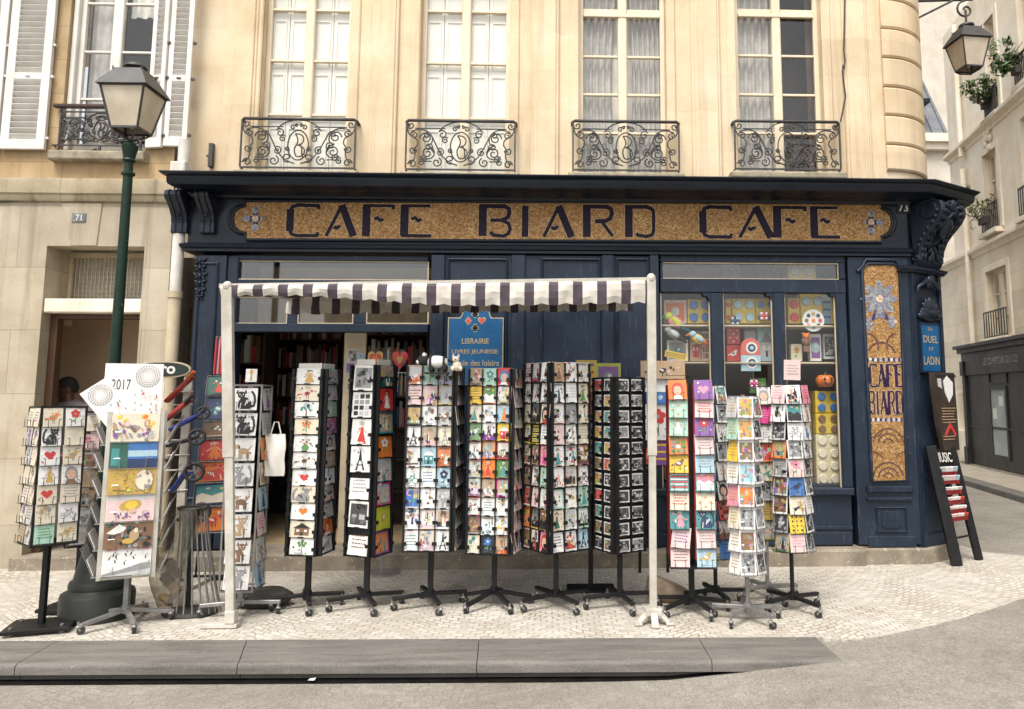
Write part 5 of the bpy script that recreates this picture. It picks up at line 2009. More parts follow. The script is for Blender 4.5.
# ================================================================== LANTERNS
def lantern(parent, c, sc, rz, hang=False):
    """four-sided tapered lantern; c = centre of the glass bottom"""
    c = Vector(c)
    Mx = Matrix.Translation(c) @ Matrix.Rotation(rz, 4, 'Z') @ Matrix.Scale(sc, 4)
    b, t, h = .125, .205, .40
    er, tr_, rh_ = .235, .135, .16

    def sqr(r, z):
        return [Vector((x * r, y * r, z)) for x, y in ((-1, -1), (1, -1), (1, 1), (-1, 1))]
    B, T = sqr(b, 0), sqr(t, h)
    for k in range(4):
        l = (k + 1) % 4
        mb = MB()
        mb.add([B[k], B[l], T[l], T[k]], [(0, 1, 2, 3)])
        mb.xf(Mx)
        mb.build('glass_pane', Mt['lantern_glass'], parent)
    mb = MB()
    for k in range(4):
        l = (k + 1) % 4
        mb.bar(B[k], T[k], .018, .018)
        mb.bar(B[k], B[l], .016, .02)
        mb.bar(T[k] + Vector((0, 0, -.01)), T[l] + Vector((0, 0, -.01)), .016, .03)
    mb.xf(Mx)
    mb.build('lantern_frame', Mt['lamp_metal'], parent)
    mb = MB()
    E0, E1, U = sqr(er, h - .012), sqr(er - .01, h + .012), sqr(tr_, h + rh_)
    V = sqr(tr_ - .005, h + rh_ + .018)
    ring = E0 + E1 + U + V
    fs = [(3, 2, 1, 0), (12, 13, 14, 15)]
    for j in range(3):
        for k in range(4):
            l = (k + 1) % 4
            fs.append((j * 4 + k, j * 4 + l, j * 4 + 4 + l, j * 4 + 4 + k))
    mb.add(ring, fs)
    mb.lathe([(.075, h + rh_ + .015), (.07, h + rh_ + .05), (.105, h + rh_ + .065), (.10, h + rh_ + .085), (.05, h + rh_ + .115), (.01, h + rh_ + .12)], (0, 0, 0), 20)
    for k in range(4):
        mb.tube([U[k], U[k] + Vector((0, 0, .035))], .006, 5)
    mb.xf(Mx)
    fixn(mb.build('lantern_roof', Mt['lamp_metal'], parent, smooth=30))
    mb = MB()
    dz = -.075
    for k in range(4):
        a = B[k]
        mb.tube([a, Vector((a.x * .75, a.y * .75, dz * .5)), Vector((a.x * .3, a.y * .3, dz * (1.0 if not hang else .9))), Vector((0, 0, dz * 1.4 if not hang else dz))], .010, 6)
    mb.xf(Mx)
    mb.build('lantern_cradle', Mt['lamp_metal'], parent, smooth=60)
    mb = MB()
    mb.lathe([(.02, .03), (.032, .10), (.05, .2), (.045, .27), (.02, .31)], (0, 0, 0), 12)
    mb.xf(Mx)
    mb.build('bulb', Mt['white_paint'], parent, smooth=60)


gp = gnd(96.5, 617)
LY = gp.y
lamp = thing('street_lamp', 'dark green Paris street lamp with tapered four-sided lantern by the calendar rack', 'street lamp', gp)
zb = at(129.5, 149, LY).z
mb = MB()
k = lambda y: at(110, y, LY).z
mb.lathe([(.245, 0), (.245, .165), (.238, .185), (.20, .205), (.19, .215), (.197, .235), (.19, .265), (.168, .28), (.162, .31), (.135, .42), (.105, .56), (.092, .7), (.085, .74), (.09, .77), (.078, .80)], gp, 32)
mb.build('lamp_base', Mt['lamp_base'], lamp, smooth=35)
mb = MB()
mb.lathe([(.076, .79), (.062, .95), (.046, 1.4), (.040, 2.0), (.034, zb - .25), (.031, zb - .1)], gp, 20)
for z in (1.05, zb - .22):
    mb.lathe([(.036, z), (.05, z + .01), (.05, z + .025), (.036, z + .035)], gp, 20)
mb.build('lamp_post', Mt['lamp_green'], lamp, smooth=35)
mb = MB()
mb.lathe([(.036, zb - .11), (.050, zb - .095), (.042, zb - .08), (.046, zb - .05), (.058, zb + .0), (.062, zb + .02), (.055, zb + .03), (.03, zb + .05)], gp, 20)
mb.build('post_capital', Mt['lamp_green'], lamp, smooth=35)
zl = at(131, 131, LY).z
lantern(lamp, (gp.x, gp.y, zl), .83, R(-1))
# wall lantern on the flank of the corner building
wy = 8.9
wp = at(969, 69, wy)
wlm = thing('wall_lantern', 'hanging four-sided lantern on iron bracket at the corner building', 'wall lamp', wp)
lantern(wlm, wp, .87, R(5), True)
zt_ = wp.z + .40 * .87 + .25
fx = xC + RC + .05
mb = MB()
mb.tube([(wp.x, wy, zt_ - .02), (wp.x, wy, zt_ + .16)], .014, 8)
mb.tube([(fx - .1, wy + .1, zt_ + .30), (wp.x + .1, wy, zt_ + .30)], .018, 8)
mb.tube([(wp.x + u, wy, zt_ + .16 + v) for u, v in scroll(-.0, .0, .12, 1.2, R(90), 1)], .013, 6)
mb.tube([(fx - .1, wy + .1, zt_ - .1), (fx + .2, wy + .05, zt_ + .05), (wp.x - .15, wy, zt_ + .28)], .014, 6)
mb.tube([(fx - .12, wy + .1, zt_ - .25), (fx - .12, wy + .1, zt_ + .45)], .03, 8)
mb.build('wall_bracket', Mt['iron'], wlm, smooth=60)
# ================================================================== AWNING
AY0, AY1 = gnd(652, 623).y, SF - .55
aw = thing('market_awning', 'white market awning with dark purple stripes and scalloped edge on white posts', 'awning', gnd(440, 620))
fl, fr = at(222, 285, AY0), at(652, 278.5, AY0)
WHT, PUR = (.66, .62, .56), (.072, .054, .070)
npit = 17.6
step = (fr.x - fl.x) / npit


def stripe(x):
    u = ((x - fl.x) / step + .28) % 1.0
    return PUR if u > .60 else WHT


def awning_mesh(rows, edge=None):
    """rows: list of functions x-fraction -> (y, z)"""
    mb = MB()
    n = int(npit * 20)
    for j in range(len(rows) - 1):
        for i in range(n):
            t0, t1 = i / n, (i + 1) / n
            x0, x1 = fl.x + (fr.x - fl.x) * t0, fl.x + (fr.x - fl.x) * t1
            a, b, c, d = rows[j](t0), rows[j](t1), rows[j + 1](t1), rows[j + 1](t0)
            mb.add([(x0, *a), (x1, *b), (x1, *c), (x0, *d)], [(0, 1, 2, 3)], stripe((x0 + x1) / 2))
    return mb


zl_ = lambda t: fl.z + (fr.z - fl.z) * t
wob = lambda t, k: .010 * math.sin(t * 37 + k) + .008 * math.sin(t * 81 + 2 * k)
scal = lambda t: .020 * abs(math.sin(math.pi * (t * npit + .28 - .30)))
drop = lambda t: .085 + .10 * ss(.10, .60, t)
rows = [lambda t: (AY0 + .02 + 0.0, zl_(t) + .012)]
for k in range(1, 5):
    rows.append(lambda t, k=k: (AY0 - .012 - .02 * math.sin(k / 4 * 3.1) - .004 * math.sin(t * npit * 2 * math.pi + k) * k / 4 + wob(t, k) * .35, zl_(t) + .01 - (drop(t) + scal(t) * .9) * k / 4))
awning_mesh(rows).build('front_valance', Mt['fabric'], aw, smooth=60)
bz = lambda t: (at(228, 302, AY1).z + .06) * (1 - t) + (at(650, 296, AY1).z + .03) * t
rows = []
for k in range(7):
    s = k / 6
    rows.append(lambda t, s=s: (AY0 + .02 + (AY1 - AY0 - .02) * s, zl_(t) + .012 + (bz(t) - zl_(t) - .012) * s - .05 * math.sin(math.pi * s) - .005 * math.sin(t * npit * 2 * math.pi) * math.sin(math.pi * s) + wob(t, 3) * math.sin(math.pi * s)))
awning_mesh(rows).build('canvas_top', Mt['fabric'], aw, smooth=60)
rows = [lambda t: (AY1 + .004, bz(t))]
for k in range(1, 4):
    rows.append(lambda t, k=k: (AY1 + .008 + .010 * math.sin(t * npit * 2 * math.pi + k) + wob(t, k), bz(t) - (.155 + scal(t)) * k / 3))
awning_mesh(rows).build('back_valance', Mt['fabric'], aw, smooth=60)
mb = MB()
mb.box(fl.x - .02, fr.x + .02, AY0 - .004, AY0 + .016, 0, .03)
for v in mb.v:
    v.z += zl_((v.x - fl.x) / (fr.x - fl.x)) - .02
mb.build('front_bar', Mt['white_metal'], aw)
mb = MB()
for x in (fl.x + .02, fr.x - .02):
    mb.bar((x, AY0 + .02, zl_((x - fl.x) / (fr.x - fl.x)) - .01), (x, AY1, bz(0 if x < 0 else 1) - .02), .03, .03)
mb.build('side_arm', Mt['white_metal'], aw)
for (tx_, ty), (bx, by), wpx in (((228, 288), (232, 607), 11), ((651, 280), (653, 612), 9.5)):
    T_ = at(tx_, ty, AY0)
    g = gnd(bx, 618)
    B_ = at(bx, by, AY0)
    mb = MB()
    w = wpx / 780 * AY0
    mid = T_.lerp(B_, .52)
    mb.bar((B_.x, AY0 - .01, .03), (mid.x, AY0 - .01, mid.z), w * .74, .04)
    mb.bar((mid.x, AY0 - .01, mid.z - .05), (T_.x, AY0 - .01, T_.z), w * .94, .05)
    mb.ball((T_.x, AY0 - .01, T_.z + .01), .035, .035, .04)
    bevel(mb.build('post', Mt['white_metal'], aw), .004)
    mb = MB()
    fx_, fz = B_.x, 0
    if bx > 400:
        for a in (-150, -30, -90, 90):
            d = Vector((math.cos(R(a)), math.sin(R(a)), 0))
            mb.bar((fx_ + d.x * .02, AY0 + d.y * .02, .10), (fx_ + d.x * .13, AY0 + d.y * .13, .015), .05, .02)
            mb.box(fx_ + d.x * .13 - .03, fx_ + d.x * .13 + .03, AY0 + d.y * .13 - .025, AY0 + d.y * .13 + .025, .003, .022)
        mb.box(fx_ - .06, fx_ + .06, AY0 - .06, AY0 + .04, .06, .11)
    else:
        mb.box(fx_ - .20, fx_ + .05, AY0 - .035, AY0 + .035, .004, .035)
        mb.box(fx_ - .035, fx_ + .035, AY0 - .04, AY0 + .03, .035, .12)
    bevel(mb.build('post_foot', Mt['white_metal'], aw), .006)

# ================================================================== CARDS
PAL = {'white': (.74, .73, .70), 'cream': (.68, .61, .48), 'black': (.02, .02, .022), 'grey': (.27, .27, .27), 'pale grey': (.50, .50, .49), 'red': (.55, .045, .04), 'orange': (.70, .19, .03), 'yellow': (.74, .50, .05),
       'lime': (.50, .52, .05), 'green': (.10, .25, .07), 'teal': (.06, .25, .25), 'blue': (.05, .16, .42), 'pale blue': (.36, .52, .60), 'purple': (.22, .09, .30), 'pink': (.70, .26, .34), 'magenta': (.60, .03, .22),
       'brown': (.20, .11, .06), 'kraft': (.42, .29, .17), 'dark green': (.03, .11, .08), 'pale pink': (.70, .52, .50), 'gold': (.50, .33, .08), 'skin': (.62, .40, .27), 'navy': (.02, .035, .10), 'mint': (.38, .58, .47)}


class Card:
    def __init__(s, w, h, base, t=.002):
        s.m, s.w, s.h, s.t, s.l, s.base = MB(), w, h, t, 0, base
        s.m.box(-w / 2, w / 2, -t, 0, 0, h, PAL[base])

    def p(s, pts, col):
        s.l += 1
        c = PAL[col] if isinstance(col, str) else col
        s.m.flat([(max(-.49, min(.49, u)) * s.w, max(.008, min(.992, v)) * s.h) for u, v in pts], -s.t - .0004 - s.l * .00012, c)

    def e(s, u, v, a, b, col, n=10, rot=0.0, asp=True):
        k = s.h / s.w if asp else 1
        cr, sr = math.cos(rot), math.sin(rot)
        s.p([(u + (a * math.cos(q) * cr - b * math.sin(q) * sr) * k, v + a * math.cos(q) * sr + b * math.sin(q) * cr) for q in [2 * math.pi * i / n for i in range(n)]], col)

    def r(s, u0, u1, v0, v1, col):
        s.p([(u0, v0), (u1, v0), (u1, v1), (u0, v1)], col)


def m_heart(c, a, b, g):
    c.p([(x * .34 * min(1, c.h / c.w), .5 + y * .25) for x, y in heart], a)
    return f'{a} heart'


def m_flower(c, a, b, g):
    c.p([(-.02, .12), (.02, .12), (.03, .6), (0, .6)], 'green')
    c.e(-.1, .28, .1, .04, 'green', 8, .5)
    for k in range(5):
        q = k * 1.257 + .3
        c.e(.25 * math.cos(q) * .6, .65 + .13 * math.sin(q), .095, .095, a, 8)
    c.e(0, .65, .06, .06, b, 8)
    return f'{a} flower'


def m_cat(c, a, b, g):
    f = g.choice((-1, 1))
    T = lambda pts: [(f * x, y) for x, y in pts]
    c.p(T([(-.22, .06), (.24, .06), (.30, .22), (.24, .42), (.08, .58), (-.14, .60), (-.26, .40), (-.28, .18)]), a)
    c.e(f * -.15, .70, .17, .155, a, 12)
    for s in (-1, 1):
        c.p(T([(-.15 + s * .16 - .07, .76), (-.15 + s * .16 + .06, .76), (-.15 + s * .17, .95)]), a)
        c.e(f * (-.15 + s * .07), .72, .03, .035, b, 6)
    c.p(T([(-.19, .655), (-.11, .655), (-.15, .62)]), b)
    c.p(T([(.22, .10), (.42, .16), (.47, .42), (.42, .70), (.30, .88), (.22, .84), (.33, .66), (.37, .42), (.34, .24), (.2, .2)]), a)
    for q in range(3):
        c.p(T([(.0 + q * .08, .22 + q * .08), (.04 + q * .08, .22 + q * .08), (.10 + q * .06, .46 + q * .02), (.06 + q * .06, .46 + q * .02)]), b)
    c.p(T([(-.20, .06), (-.16, .06), (-.13, .34), (-.16, .34)]), b)
    return f'{a} cat'


def m_tower(c, a, b, g):
    c.p([(-.24, .08), (-.14, .08), (-.05, .45), (-.09, .45)], a)
    c.p([(.24, .08), (.14, .08), (.05, .45), (.09, .45)], a)
    c.r(-.17, .17, .26, .30, a)
    c.p([(-.09, .44), (.09, .44), (.02, .86), (-.02, .86)], a)
    c.r(-.008, .008, .86, .94, a)
    return f'{a} iron tower'


def m_figure(c, a, b, g):
    x = g.uniform(-.06, .06)
    c.p([(x - .20, .12), (x + .22, .12), (x + .07, .55), (x + .09, .68), (x - .09, .68), (x - .07, .55)], a)
    c.e(x, .79, .065, .075, 'skin', 10)
    c.p([(x - .11, .70), (x - .12, .86), (x, .91), (x + .11, .86), (x + .11, .72), (x + .07, .84), (x - .06, .84)], b)
    for s in (-1, 1):
        c.p([(x + s * .07, .66), (x + s * .25, .46), (x + s * .21, .43), (x + s * .06, .60)], 'skin')
        c.r(x + s * .07 - .02, x + s * .07 + .02, .04, .12, 'skin')
    return f'figure in {a} dress'


def m_photo(c, a, b, g):
    mono = a in ('black', 'grey')
    bw = PAL['grey'] if a == 'grey' else (.06, .06, .062)
    c.r(-.42, .42, .10, .90, bw if mono else a)
    for i in range(16):
        f = g.random() ** 1.5
        k = (f * .6,) * 3 if mono else tuple(min(1, q * g.uniform(.3, 1.5) + .03) for q in PAL[g.choice([a, a, b, 'kraft', 'grey'])])
        u, v = g.uniform(-.34, .34), g.uniform(.18, .82)
        if g.random() < .5:
            c.e(u, v, g.uniform(.02, .10), g.uniform(.03, .14), k, 7, g.random() * 3)
        else:
            c.r(max(-.42, u - g.uniform(.02, .16)), min(.42, u + g.uniform(.02, .16)), max(.1, v - g.uniform(.02, .2)), min(.9, v + g.uniform(.02, .12)), k)
    return 'street photo' if mono else f'{a} photo'


def m_face(c, a, b, g):
    c.e(0, .50, .30, .36, a, 14)
    c.e(0, .47, .20, .25, 'skin', 14)
    c.p([(-.26, .60), (-.12, .78), (.12, .78), (.26, .58), (.10, .66), (-.05, .70)], a)
    for s in (-1, 1):
        c.e(s * .13, .50, .028, .02, 'black', 6)
    c.e(0, .35, .05, .02, 'red', 8)
    c.p([(-.3, .01), (.3, .01), (.16, .2), (-.16, .2)], b)
    return f'face with {a} hair'


def m_stripes(c, a, b, g):
    n = 7
    for i in range(n):
        c.r(-.45, .45, .06 + i * .125, .06 + i * .125 + .07, a if i % 2 else b)
    return f'{a} bands'


def m_bird(c, a, b, g):
    c.e(0, .46, .20, .13, a, 12, .3)
    c.e(.18, .62, .09, .08, a, 10)
    c.p([(.30, .64), (.42, .60), (.30, .58)], b)
    c.p([(-.15, .45), (-.42, .30), (-.40, .42)], a)
    c.e(-.02, .48, .12, .06, b, 8, -.4)
    c.r(-.02, .0, .16, .34, 'black')
    c.r(.06, .08, .16, .34, 'black')
    return f'{a} bird'


def m_script(c, a, b, g):
    for i in range(4):
        v = .70 - i * .14
        u = -.32
        while u < .28:
            l = g.uniform(.05, .14)
            c.p([(u, v), (u + l, v + .01), (u + l, v + .055), (u, v + .045)], a)
            u += l + .03
    return f'{a} strokes'


def m_tree(c, a, b, g):
    c.p([(-.03, .1), (.03, .1), (.02, .5), (-.02, .5)], 'brown')
    for _ in range(9):
        c.e(g.uniform(-.22, .22), g.uniform(.45, .8), .09, .08, g.choice([a, a, b]), 8)
    c.r(-.4, .4, .06, .10, b)
    return f'{a} tree'


def m_house(c, a, b, g):
    c.r(-.30, .30, .12, .55, a)
    c.p([(-.38, .55), (.38, .55), (0, .85)], b)
    for u in (-.16, .16):
        c.r(u - .06, u + .06, .34, .46, 'white')
    c.r(-.06, .06, .12, .30, 'black')
    return f'{a} house'


def m_dots(c, a, b, g):
    for i in range(3):
        for j in range(4):
            c.e(-.28 + i * .28, .16 + j * .23, .055, .055, a if (i + j) % 2 else b, 8)
    return f'{a} dots'


def m_bike(c, a, b, g):
    for u in (-.24, .24):
        c.e(u, .32, .15, .15, a, 14)
        c.e(u, .32, .115, .115, (.74, .73, .70), 14)
    for q in (((-.24, .32), (-.06, .56)), ((-.06, .56), (.16, .56)), ((.16, .56), (.0, .32)), ((0, .32), (-.06, .56)), ((.24, .32), (.14, .66)), ((-.24, .32), (0, .32))):
        (x0, y0), (x1, y1) = q
        d = Vector((x1 - x0, y1 - y0)).normalized() * .014
        c.p([(x0 - d.y, y0 + d.x), (x0 + d.y, y0 - d.x), (x1 + d.y, y1 - d.x), (x1 - d.y, y1 + d.x)], a)
    c.r(.08, .22, .65, .68, a)
    c.r(-.12, -.0, .57, .60, b)
    return f'{a} bicycle'


def m_scene(c, a, b, g):
    c.r(-.45, .45, .45, .94, a)
    c.p([(-.45, .06), (.45, .06), (.45, .40), (.2, .55), (-.05, .42), (-.3, .58), (-.45, .46)], b)
    c.e(.2, .76, .07, .07, 'yellow' if a != 'yellow' else 'white', 10)
    c.e(-.15, .80, .12, .04, 'white', 8)
    return f'{b} hills'


def m_fish(c, a, b, g):
    c.e(-.03, .5, .24, .14, a, 12)
    c.p([(.18, .5), (.42, .68), (.42, .32)], a)
    c.e(-.17, .54, .03, .03, 'white', 6)
    for i in range(3):
        c.r(-.06 + i * .09, -.03 + i * .09, .40, .60, b)
    return f'{a} fish'


def m_balloon(c, a, b, g):
    for u, v, k in ((-.2, .62, a), (.18, .70, b), (0, .80, a)):
        c.e(u, v, .10, .13, k, 10)
        c.r(u - .006, u + .006, .2, v - .12, 'black')
    return f'{a} balloons'


def m_dog(c, a, b, g):
    c.e(.04, .42, .24, .13, a, 12)
    c.e(-.22, .62, .11, .10, a, 10)
    c.e(-.30, .57, .07, .05, a, 8)
    c.e(-.14, .60, .04, .10, b, 8, .3)
    for u in (-.12, -.04, .18, .26):
        c.r(u - .03, u + .03, .10, .38, a)
    c.p([(.26, .46), (.40, .66), (.36, .68), (.22, .50)], a)
    return f'{a} dog'


def m_vase(c, a, b, g):
    c.p([(-.12, .08), (.12, .08), (.17, .26), (.08, .42), (-.08, .42), (-.17, .26)], a)
    for k in range(6):
        c.e(-.22 + k * .088, .6 + .14 * math.sin(k * 2.1), .06, .06, b if k % 2 else 'red', 8)
        c.p([(0, .40), (.01, .40), (-.2 + k * .088, .58), (-.22 + k * .088, .58)], 'green')
    return f'{a} vase of flowers'


def m_grid(c, a, b, g):
    for i in range(3):
        for j in range(4):
            c.r(-.40 + i * .28, -.40 + i * .28 + .22, .08 + j * .22, .08 + j * .22 + .17, g.choice([a, b, 'grey', a]))
    return f'{a} squares'


def m_block(c, a, b, g):
    c.r(-.40, .40, .10, .88, a)
    c.e(0, .5, .17, .2, b, 12)
    c.e(.05, .55, .07, .08, 'white', 8)
    return f'{b} shape on {a} block'


def m_art(c, a, b, g):
    t = g.choice([a, b, 'cream', 'pale grey', 'white', 'kraft'])
    pale = c.base in ('white', 'cream', 'pale pink', 'pale grey', 'mint')
    m = g.choice((.0, .0, .05, .09)) if not pale else .11
    bare = pale and g.random() < .65
    if not bare:
        c.r(-.5 + m, .5 - m, m, 1 - m, tuple(q * .8 + .08 for q in PAL[t]))
    hor = g.uniform(.2, .5)
    if g.random() < .6 and not bare:
        c.r(-.5 + m, .5 - m, m, hor, tuple(q * g.uniform(.5, .9) for q in PAL[g.choice([a, b])]))
    ks = [a, b, g.choice(['white', 'cream', 'pale pink', 'pale blue']), g.choice(['black', 'brown', 'grey', 'navy']), g.choice(['skin', 'kraft', 'gold', 'teal'])]
    cx, cy = g.uniform(-.12, .12), g.uniform(.35, .6)
    for i in range(g.randint(13, 22)):
        k = PAL[g.choice(ks)]
        k = tuple(min(1, q * g.uniform(.7, 1.15)) for q in k)
        u, v = g.gauss(cx, .17), g.gauss(cy, .19)
        if g.random() < .7:
            c.e(u, v, g.uniform(.02, .10), g.uniform(.02, .12), k, g.choice((5, 6, 7, 9)), g.random() * 3)
        else:
            w_, h_ = g.uniform(.02, .1), g.uniform(.05, .25)
            c.p([(u - w_, v - h_), (u + w_ * .7, v - h_ * .9), (u + w_ * .3, v + h_), (u - w_ * .6, v + h_ * .8)], k)
    if g.random() < .4:
        for v in ((.88, .94) if g.random() < .5 else (.06, .12)):
            x = -.36
            while x < .3:
                l = g.uniform(.04, .12)
                c.r(x, x + l, v - .02, v + .015, ks[3])
                x += l + .025
    return f'{a} and {b} picture'


MOT = {'art': m_art, 'heart': m_heart, 'flower': m_flower, 'cat': m_cat, 'tower': m_tower, 'figure': m_figure, 'photo': m_photo, 'face': m_face, 'stripes': m_stripes, 'bird': m_bird, 'script': m_script, 'tree': m_tree, 'house': m_house,
       'dots': m_dots, 'bike': m_bike, 'scene': m_scene, 'fish': m_fish, 'balloon': m_balloon, 'dog': m_dog, 'vase': m_vase, 'grid': m_grid, 'block': m_block}
SIMPLE = ('figure', 'heart', 'flower', 'dots', 'bird', 'vase', 'house', 'tree', 'balloon', 'fish', 'face', 'stripes', 'block', 'scene', 'dog', 'cat', 'grid')
FG = 'cards in the clip towers'
ORD = ['top', 'second', 'third', 'fourth', 'fifth', 'sixth', 'seventh', 'eighth', 'ninth', 'tenth', 'eleventh', 'bottom']
ncards = [0]
LABELS = set()
stuffcards = MB()


def put_card(FM, x, z, w, h, base, mot, a, b, g, where, group, lean=8, roll=0, name='postcard', cat='postcard', dy=-.03, stuff=False, thick=.003, fill=None):
    c = Card(w, h, base, thick)
    if fill:
        c.r(-.5, .5, 0, 1, fill)
    if mot in SIMPLE and group == FG and 'broad face' not in where and g.random() < .7 or mot in SIMPLE and group == 'cards in the wire racks' and g.random() < .5:
        mot = 'art'
    if mot not in ('photo', 'grid', 'stripes', 'script', 'dots', 'art'):
        tint = [tuple(q * k for q, k in zip(PAL[base], (f, f, f))) for f in (.72, .85, .6)]
        for _ in range(g.randint(6, 12)):
            c.e(g.uniform(-.42, .42), g.uniform(.08, .92), g.uniform(.02, .09), g.uniform(.015, .06), g.choice(tint + [b]) if g.random() < .8 else a, 7, g.random() * 3)
        if g.random() < .35:
            for v in (.06, .10):
                c.r(-.3, g.uniform(0, .35), v, v + .018, 'grey')
    noun = MOT[mot](c, a, b, g)
    M4 = FM @ Matrix.Translation((x, dy, z)) @ Matrix.Rotation(R(-lean), 4, 'X') @ Matrix.Rotation(R(roll), 4, 'Y')
    if stuff:
        c.m.xf(M4)
        stuffcards.add(c.m.v, c.m.f)
        stuffcards.c[-len(c.m.c):] = c.m.c
        return
    o = c.m.build(name, Mt['print'], local=True)
    o.matrix_world = M4
    kind = {'postcard': 'card', 'greeting_card': 'card', 'picture_book': 'book', 'calendar': 'calendar', 'magazine': 'magazine'}.get(name, name)
    lab = f'{base} {kind} with {noun}, {where}'
    if len(lab.replace('-', '').split()) > 16:
        lab = f'{base} {kind}, {where}'
    while lab in LABELS:
        raise RuntimeError('same label ' + lab)
    LABELS.add(lab)
    tag(o, lab, cat, group)
    ncards[0] += 1
    return o


# ================================================================== RACKS
def caster(p, parent, m_='rubber', r=.026):
    t = thing_part(parent, 'caster', p)
    mb = MB()
    p = Vector(p)
    a = rnd.random() * 3
    d = Vector((math.cos(a), math.sin(a), 0))
    n = Vector((-d.y, d.x, 0))
    mb.tube([p + Vector((0, 0, r)) - n * .011, p + Vector((0, 0, r)) + n * .011], r, 14)
    mb.build('wheel', Mt[m_], t, smooth=40)
    mb = MB()
    q = p - d * .018
    mb.bar(q + Vector((0, 0, r * 1.9)), p + Vector((0, 0, r)), .034, .012, upv=d)
    mb.tube([q + Vector((0, 0, r * 1.7)), q + Vector((0, 0, .085))], .008, 8)
    mb.ball(q + Vector((0, 0, r * 1.95)), .019, .019, .012)
    mb.build('fork', Mt['grey_metal'], t, smooth=50)


def star(root, c, n, L_, a0, mtl, zc=.10, w=.034, drop=.0, cast='rubber'):
    for k in range(n):
        a = R(a0 + 360 / n * k)
        d = Vector((math.cos(a), math.sin(a), 0))
        mb = MB()
        A = Vector((c.x, c.y, zc)) + d * .018
        B = Vector((c.x, c.y, zc - drop - .012)) + d * L_
        mb.bar(A, B, w, .028)
        bevel(mb.build('foot', Mt[mtl], root), .004, 1)
        caster((B.x - d.x * .015, B.y - d.y * .015, 0), root, cast)
    mb = MB()
    mb.tube([(c.x, c.y, zc - .022), (c.x, c.y, zc + .03)], .032, 16)
    mb.build('hub', Mt[mtl], root, smooth=40)


def rack_root(name, label, px, py, group='card racks along the pavement', cat='card rack'):
    return thing(name, label, cat, gnd(px, py), group)


def pole(root, z0, z1, mtl, r=.020, square=True):
    c = root.location
    mb = MB()
    if square:
        mb.box(c.x - r, c.x + r, c.y - r, c.y + r, z0, z1)
    else:
        mb.tube([(c.x, c.y, z0), (c.x, c.y, z1)], r, 14)
    mb.build('pole', Mt[mtl], root, smooth=40)


def zof(root, px, py, dy=0):
    return at(px, py, root.location.y + dy).z


def face_matrix(c, th, s):
    return Matrix.Translation((c.x, c.y, 0)) @ Matrix.Rotation(R(th), 4, 'Z') @ Matrix.Translation((0, -s / 2, 0))


def panel_face(root, FM, s, z0, z1, cols, rows, cw, ch, strip=.018, back='black', clip=True, margin=0.0):
    """black clip panel: back board, uprights and clips"""
    mb = MB()
    mb.box(-s / 2 + .003, s / 2 - .003, .0, .012, z0, z1)
    mb.xf(FM)
    mb.build('back_board', Mt[back], root)
    mb = MB()
    xs = [-s / 2 + margin + (s - 2 * margin) * i / cols for i in range(cols + 1)]
    for i, x in enumerate(xs):
        w = strip * .75 if i in (0, cols) else strip * .3
        x = min(max(x, -s / 2 + w / 2), s / 2 - w / 2)
        mb.box(x - w / 2, x + w / 2, -.028, -.001, z0, z1)
    mb.box(-s / 2 + strip, s / 2 - strip, -.02, -.001, z0, z0 + .012)
    dz = (z1 - z0) / rows
    if clip:
        for r_ in range(rows):
            z = z1 - dz * (r_ + 1) + dz * .42
            for i, x in enumerate(xs):
                w = .036 if 0 < i < cols else .034
                x2 = min(max(x, -s / 2 + .017), s / 2 - .017)
                mb.box(x2 - w / 2, x2 + w / 2, -.036, -.029, z - .013, z + .013)
            for i in range(cols):
                xm = (xs[i] + xs[i + 1]) / 2
                mb.box(xm - .022, xm + .022, -.036, -.029, z1 - dz * (r_ + 1) + .006, z1 - dz * (r_ + 1) + .018)
    mb.xf(FM)
    mb.build('clip_frame', Mt['black'], root)
    return xs, dz


POCK = {}


def wire_pockets(root, FM, slots, mtl='dark_wire', r=.0023, dy=-.03):
    """slots: (x, z, w, h)"""
    for x, z, w, h in slots:
        key = (round(w, 4), round(h, 4), mtl)
        if key in POCK:
            o = bpy.data.objects.new('wire_pocket', POCK[key])
            COL.objects.link(o)
            o.parent = root
            o.matrix_basis = Matrix.Translation(-wloc(root)) @ FM @ Matrix.Translation((x, dy, z))
            continue
        mb = MB()
        X_, x, z_q, z, y0, y1 = x, 0, z, 0, .006, -.022
        hz = h * .36
        for s in (-.27, .27):
            mb.tube([(x + s * w, y0, z - .004), (x + s * w, y1, z - .004), (x + s * w, y1, z + hz)], r, 5)
        mb.tube([(x - w * .27, y1, z + hz), (x - w * .40, y1 + .003, z + hz)], r, 5)
        mb.tube([(x + w * .27, y1, z + hz), (x + w * .40, y1 + .003, z + hz)], r, 5)
        mb.tube([(x - w * .52, y1, z - .004), (x + w * .52, y1, z - .004)], r, 5)
        mb.tube([(x - w * .52, y0 + .012, z - .004), (x + w * .52, y0 + .012, z - .004)], r, 5)
        o = mb.build('wire_pocket', Mt[mtl], root, smooth=60, local=True)
        o.matrix_basis = Matrix.Translation(-wloc(root)) @ FM @ Matrix.Translation((X_, dy, z_q))
        POCK[key] = o.data


